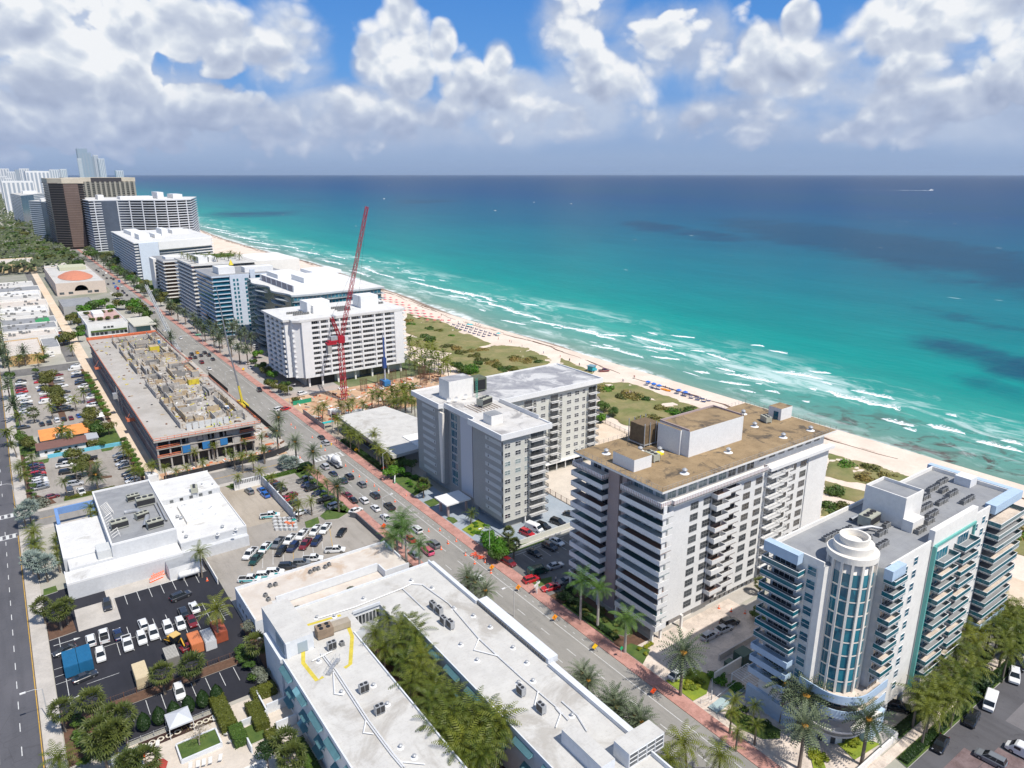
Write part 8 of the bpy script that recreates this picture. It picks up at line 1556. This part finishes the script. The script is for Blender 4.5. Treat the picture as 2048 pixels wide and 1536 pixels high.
trees(c6,[(600,700,3.6,5.5,'bright'),(690,780,3.2,5.,'bright'),(520,640,2.6,5,'bright'),(640,850,2.4,4,'green')],'in front of the grey parking deck');trees(ze,[(1570,1100,3.4,4.6,'bright'),(1680,1090,2.6,4.,'bright'),(1560,980,3.6,5,'olive'),(1700,990,3.2,5,'green'),(1820,1010,2.6,5,'green'),(1430,800,2.6,5,'green')],'beside the grey tower lawn')
trees(c2,[(280,220,3.4,5.5,'green'),(370,290,3.6,5.5,'olive'),(950,430,3.4,5.5,'olive'),(1010,530,3.8,6,'olive'),(1040,620,3.2,5.4,'olive'),(900,440,2.8,5,'green'),(1160,60,3.6,6,'olive'),(1250,100,4.2,6.5,'green'),(1380,90,3.2,5.5,'olive'),(1180,290,2.6,3.6,'olive'),(1280,300,2.4,3,'green'),(460,1030,4.,3.2,'greyleaf'),(730,1130 if 0 else 410,1.2,1.6,'green')],'around the bungalows and near block lot')
trees(c4,[(700,430,4.6,6.2,'olive'),(660,520,4,6,'olive'),(760,640,4.6,6.2,'olive'),(830,700,4.6,6.2,'olive'),(850,800,4.4,6,'olive'),(1330,1020,4.2,6,'olive'),(1300,960,3,5,'hedge'),(150,430,3,4,'green'),(520,370,2,3,'green'),(640,180,3,5,'green')],'in the far block car park')
for k in range(15):tree(27.5,326+k*5.6,1.9,3.6,'bright' if k%2 else 'olive',f'{ORD[k]} leafy tree of the row by the green screen fence','leafy row by the green screen')
for k in range(9):tree(28.3,250+k*5.,1.7,3.4,'bright' if k%2 else 'green',f'{ORD[k]} leafy tree of the row beside the sandy alley','leafy row beside the sandy alley')
trees(zd,[(1240,1010,6,9,'bright'),(1330,960,6,9,'green'),(1430,920,6,8,'bright'),(1160,1100,5.5,8,'green'),(1130,1200,5,8,'olive'),(1020,1140,5,8,'olive'),(1600,990,5,7,'bright'),(1700,930,5,8,'olive'),(1850,930,5,8,'green'),(1960,960,6,8,'bright'),(1520,900,5,7,'green'),(1180,1300,4.5,7,'green'),(1000,1400,5.5,8,'olive'),(920,1440,5,7,'olive'),(1140,1400,4,7,'bright'),(2030,1040,5,8,'green'),(1260,1080,4,7,'olive'),(1720,800,4.5,6,'olive')],'around the terraced building and market')
trees(zc,[(60,300,5,8,'bright'),(130,350,5,7,'olive'),(190,420,5,8,'green'),(250,480,5,8,'green'),(20,390,4,6,'olive'),(1780,1180,3.5,6,'green'),(1850,1230,4,6,'olive'),(1950,1290,3.5,6,'bright'),(1740,1000,3.6,5,'bright'),(1930,1400,3.4,5,'hedge'),(1680,1100,2.6,3,'green'),(130,100,5,8,'green'),(200,150,5,8,'olive')],'along the avenue beyond the crane')
trees(ze,[(220,80,3.4,5,'olive'),(330,110,3.4,5,'hedge'),(300,60,3,5,'green'),(100,30,3,5,'green'),(430,230,2.2,3,'olive')],'before the white slab tower')
trees(cc5,[(190,190,5,2.6,'rust'),(210,230,4,2.4,'bright'),(400,270,5,2.6,'green'),(470,290,4,2.4,'hedge'),(590,345,3,2,'bright'),(390,370,4.5,4.5,'green'),(340,340,4,3,'green'),(560,440,5,3,'olive'),(640,460,4,3,'rust'),(700,500,4.5,3,'olive'),(760,490,4,3,'rust'),(820,530,4,3,'olive'),(900,570,5,3.4,'olive'),(890,475,4.4,2.6,'rust'),(740,660,5,5,'green'),(800,660,5,5,'bright'),(650,640,3.6,6,'green'),(860,620,3,5,'green'),(1000,600,5,3,'rust'),(1060,630,5,3,'hedge'),(1120,660,5,3,'green'),(1200,660,4,3,'hedge'),(1260,565,6,3,'rust'),(1330,580,5,3,'rust'),(1210,550,4,2.5,'hedge'),(1450,590,4,2.4,'green'),(1380,560,4,2.4,'hedge')],'on the dunes north of the grey tower')
trees(zb8,[(340,420,5.5,3.4,'rust'),(400,430,4,3,'bright'),(530,460,5.5,3.4,'rust'),(590,480,5,3.2,'rust'),(500,480,4,3,'olive'),(640,490,4,3,'green'),(770,560,4,2.8,'rust'),(830,580,5,3,'bright'),(900,590,5,3,'green'),(960,560,5,2.6,'green'),(680,630,6,3.6,'rust'),(740,630,4,3,'olive'),(370,550,3.6,5,'green'),(330,620,4,5,'bright'),(430,590,3,4.6,'green')],'on the dunes behind the two nearer towers')
trees(lambda x,y:(1500+x*.2676,900+y*.2676),[(640,290,3.6,3,'green'),(600,420,4,2.6,'green'),(690,420,4,2.6,'olive'),(860,180,5,2.6,'rust'),(1000,230,5,2.6,'rust'),(900,120,4,2.4,'hedge'),(1040,180,4,2.4,'rust'),(720,90,4,2.4,'bright'),(1990,530,4,3,'rust'),(2030,600,5,3,'rust'),(1950,620,4,3,'bright')],'on the dunes seaward of the blue-trimmed tower')
trees(c7,[(1900,120,4,5,'green'),(1960,200,4,5,'green'),(1850,220,3.4,5,'green'),(2010,400,4,6,'green'),(1940,480,3.6,5,'green'),(1560,820,2.8,3.4,'dark'),(1480,900,2.8,3.4,'dark'),(1660,760,2.8,3.4,'dark')],'at the seaward end of the south street')
trees(zb1,[(340,1430,2.2,5,'dark'),(200,420,1.8,4,'greyleaf'),(420,520 if 0 else 470,1.2,2.5,'green')],'at the foot of the near hotel wing');trees(z8a,[(1110,120,2.,3,'dark'),(1060,170,2.,3,'dark'),(1140,200,1.6,2.6,'dark')],'in the shade of the white balcony tower')
k=0
for(x0,x1,y0,y1,n_)in((0,170,488,520,30),(60,240,500,530,26),(0,60,450,490,18),(0,90,440,470,12)):
 for i in range(n_):
  px,py=rnd.uniform(x0,x1),rnd.uniform(y0,y1);x,y=P(px,py,6)
  if 78<x<93 or(35<x<76 and 700<y<840)or(-4<x<36 and y<965 and y>500):continue
  k+=1;cc=rnd.choice(('green','olive','greyleaf','green'));tree(x,y,rnd.uniform(7,10),rnd.uniform(9,13),cc,f'{ORD[k % 28]} {dict(green="green", olive="olive", greyleaf="grey")[cc]} tree, {["nearest", "second", "third", "farthest"][min(3, k // 28)]} belt of the far wooded quarter','trees of the far wooded quarter',.8)
for k in range(26):tree(96+rnd.uniform(2,10),560+k*21,5.5,8.5,rnd.choice(('green','olive','bright')),f'{ORD[k]} roadside tree along the avenue before the long white slab','trees of the far avenue')
mb=MB();r=random.Random(11)
for i in range(26000):
 y=880+3400*r.random()**1.6;x=-60-900*r.random()if r.random()<.6 else r.uniform(-60,76)
 if 78<x<93:continue
 if-23<x<-4 and y<1500:continue
 p=Vector((x,y,7+4*noise.noise(Vector((x*.02,y*.02,0)))+r.uniform(-4,3)));s_=r.uniform(1.5,3.2);nr=Vector((r.uniform(-1,1),r.uniform(-1.4,.2),1)).normalized();a=nr.orthogonal().normalized();b_=nr.cross(a);mb.poly([p-a*s_,p-b_*s_*.7,p+a*s_,p+b_*s_*.7])
ob('distant_wood',mb.mesh('distant_wood',leafmat('wood_leaf',(.035,.06,.018),(.10,.12,.05),.02)),kind='stuff')
mb=MB()
for i in range(5200):
 y=500+1000*r.random();x=-24-60*r.random();p=Vector((x,y,r.uniform(1,9)));s_=r.uniform(.8,1.9);nr=Vector((r.uniform(-1,1),r.uniform(-1.4,.2),1)).normalized();a=nr.orthogonal().normalized();b_=nr.cross(a);mb.poly([p-a*s_,p-b_*s_*.7,p+a*s_,p+b_*s_*.7])
ob('street_wood',mb.mesh('street_wood',MC['wood_leaf']),kind='stuff')
for k in range(24):palm(-5.6,452+k*17,'coconut' if k%2 else 'date',7.5,'along the far stretch of the west avenue',1.1,hi=False)
for k in range(20):palm(94.4+6*(k%2),600+k*24,'date',8,'along the far stretch of the beach avenue',1.2,hi=False)
for k in range(6):
 x=8.2+k*2.56;t=T('cone_tree',f'{ORD[k]} clipped cone tree beside the hotel parking, from the left','tree',(x,127.2,0),k,'clipped cone trees');mb=MB();r=random.Random(k)
 if k<2:
  for i in range(1900):
   z=r.random()**1.3;a=r.uniform(0,6.28);q=1.15*(math.sin(math.pi*min(1,z*.8+.22))**.8)*r.uniform(.86,1.03);p=Vector((q*math.cos(a),q*math.sin(a),.5+3.4*z));nr=Vector((math.cos(a)+r.uniform(-.5,.5),math.sin(a)+r.uniform(-.5,.5),.5+r.uniform(-.4,.4))).normalized();aa=nr.orthogonal().normalized();b_=nr.cross(aa);s_=r.uniform(.1,.2);mb.poly([p-aa*s_,p-b_*s_*.7,p+aa*s_,p+b_*s_*.7])
  CM=mb.mesh('crown',LM['dark'])if k==0 else CM
 ob('crown',CM,t);ob('trunk',MB().cyl(0,0,0,.8,.12).mesh('trunk',WOOD),t)
hedge(19.4,22.2,117.4,126.6,2.,'hedge','long olive hedge dividing the pool terrace from the garden path');hedge(20.4,22.8,112.6,117.2,1.8,'green','rounded green hedge below the long olive one');hedge(26.6,31.2,122.4,125.2,1.6,'hedge','olive hedge along the north side of the hotel patios');hedge(24.6,27.2,114.2,121.6,1.7,'hedge','olive hedge beside the first hotel patio');hedge(25.4,27.4,108,112.6,1.5,'hedge','lower olive hedge beside the round palms')
hedge(27.8,31.4,112.9,113.9,.9,'green','low green hedge in the second patio');hedge(28.8,31.,98,108,1.,'green','green planting against the near hotel wall');hedge(5.6,19.6,247.4,248.8,1.,'hedge','clipped hedge on the south side of the near block car park');hedge(96,98,210,246,1.,'dark','dark hedge along the pavement of the low pavilion');hedge(113.6,158,41.4,42.9,.7,'dark','dark low hedge at the kerb of the south street');hedge(119,157.6,45.4,46.8,1.1,'dark','dark taller hedge beside the south street walk');hedge(100.2,103.4,142.8,146.5,1.,'green','green hedge at the raised deck corner');hedge(96.3,98,96,113,.7,'dark','dark hedge edge of the royal palm bed');hedge(190,193,205,262,1.6,'green','green hedge by the beach path north of the grey tower');hedge(50.4,72,226.6,228.4,.9,'green','low hedge at the crossing end of the slanted car park',14);hedge(73.4,78,227.4,231.2,1.3,'dark','dark planted island hedge at the crossing')
shrubs([(97+rnd.uniform(0,5),97+rnd.uniform(0,16))for _ in range(14)],.9,.9,'olive','in the royal palm bed',None,'low shrub');shrubs([(97.2+rnd.uniform(0,4),75+rnd.uniform(0,5))for _ in range(8)],.9,.9,'yellow','in the yellow-green triangle bed',None,'yellow shrub');shrubs([(98+rnd.uniform(0,4),87.5+rnd.uniform(0,4))for _ in range(6)],.7,.8,'yellow','by the entrance corner of the white tower',None,'yellow shrub');shrubs([(98.2+rnd.uniform(0,4),59+rnd.uniform(0,8))for _ in range(10)],.9,1.,'green','in the kidney-shaped court bed',None,'shrub');shrubs([(108.6+rnd.uniform(0,4),48+rnd.uniform(0,4))for _ in range(9)],.8,.7,'yellow','in the bright bed right of the drum entrance',None,'yellow shrub');shrubs([(100.6+rnd.uniform(0,3.4),50+rnd.uniform(0,3))for _ in range(7)],.8,.7,'yellow','in the bright bed left of the drum entrance',None,'yellow shrub')
shrubs([(103.8+rnd.uniform(0,2),70+rnd.uniform(0,7))for _ in range(9)],1.1,1.4,'bright','beside the walled utility court',None,'bright shrub');shrubs([(108+rnd.uniform(0,14),74+rnd.uniform(0,3)+14)for _ in range(0)],1,1,'green','');shrubs([(128+rnd.uniform(0,12),76+rnd.uniform(0,9))for _ in range(12)],1.6,2.,'green','between the two tall towers at ground level',None,'green shrub');shrubs([(97+rnd.uniform(0,6),188+rnd.uniform(0,14))for _ in range(14)],1.3,1.6,'bright','in the lawn bed by the grey tower',None,'bright shrub');shrubs([(97.5+rnd.uniform(0,6),152.5+rnd.uniform(0,8))for _ in range(8)],.9,.8,'bright','south of the pale entrance canopy',None,'bright shrub')
shrubs([(48.4+rnd.uniform(0,7),45+rnd.uniform(0,78))for _ in range(26)],2.,2.8,'green','filling the floor of the hotel court',None,'leafy shrub');shrubs([(40+k*2.2,142+rnd.uniform(-1,1))for k in range(9)],.9,4.6,'greyleaf','behind the parapet of the tan-stained low roof',None,'wispy shrub');shrubs([(28+rnd.uniform(0,3.2),128+rnd.uniform(0,12))for _ in range(11)],1.3,2.,'green','in the corner between hotel and brown railing',None,'rough shrub');shrubs([(29.6,126.4),(30.4,128),(29.4,129.4)],1.7,2.4,'greyleaf','leafless pinkish at the hotel corner',None,'shrub')
shrubs([(-3.+rnd.uniform(0,1),250+k*4.4)for k in range(14)],1.2,2.,'green','on the west edge of the near block car park',None,'shrub');shrubs([(-2+rnd.uniform(0,2),124+k*1.9)for k in range(8)],1.4,1.8,'green','under the cabbage palm clump',None,'shrub');shrubs([(72.6+rnd.uniform(-1,1.6),190+k*3.4)for k in range(12)],1.2,1.4,'green','under the avenue palms of the slanted car park',None,'shrub')
t=T('bare_tree','nearly bare spreading tree in the raised lawn planter','tree',(15.4,116.6,.8));mb=MB();r=random.Random(4)
def br(p,d,l,w,n):
 q=p+d*l;mb.tube([p,q],[w,w*.65],4)
 if n:[br(q,(d+Vector((r.uniform(-.8,.8),r.uniform(-.8,.8),r.uniform(-.1,.45)))).normalized(),l*.74,w*.6,n-1)for _ in range(3)]
br(Vector((0,0,0)),Vector((0,0,1)),1.2,.16,5);ob('branch',mb.mesh('branch',mat('pale_bark',(.28,.25,.21),.9)),t);ob('crown',crown_mesh('bare',0,300,.03,1,LM['rust']),t,(0,0,2.8),0,(2.8,2.8,2.2))
for k in range(16):palm(112+(k%5)*7.5,532+(k//5)*11,'coconut',3.4,'on the planted roof of the terraced tower',.7,38.8,False)
for k in range(8):tree(44+(k%4)*4.6,520+(k//4)*26,2.4,10.6,'olive',f'{ORD[k]} small roof tree on the terraced white building','roof trees of the terraced building')
# ================================================================ AIR
hzm=bpy.data.materials.new('haze_air');hzm.use_nodes=True;q=NT(hzm.node_tree);q.n.remove(q.n['Principled BSDF'])
pv=q.a('ShaderNodeVolumePrincipled');pv.inputs['Density'].default_value=1.3e-5;pv.inputs['Color'].default_value=(.68,.83,1.,1);pv.inputs['Anisotropy'].default_value=.2
q.l.new(pv.outputs[0],q.n['Material Output'].inputs['Volume'])
ob('haze',MB().box(-61000,71000,-31000,71000,-6,330).mesh('haze',hzm),kind='stuff')
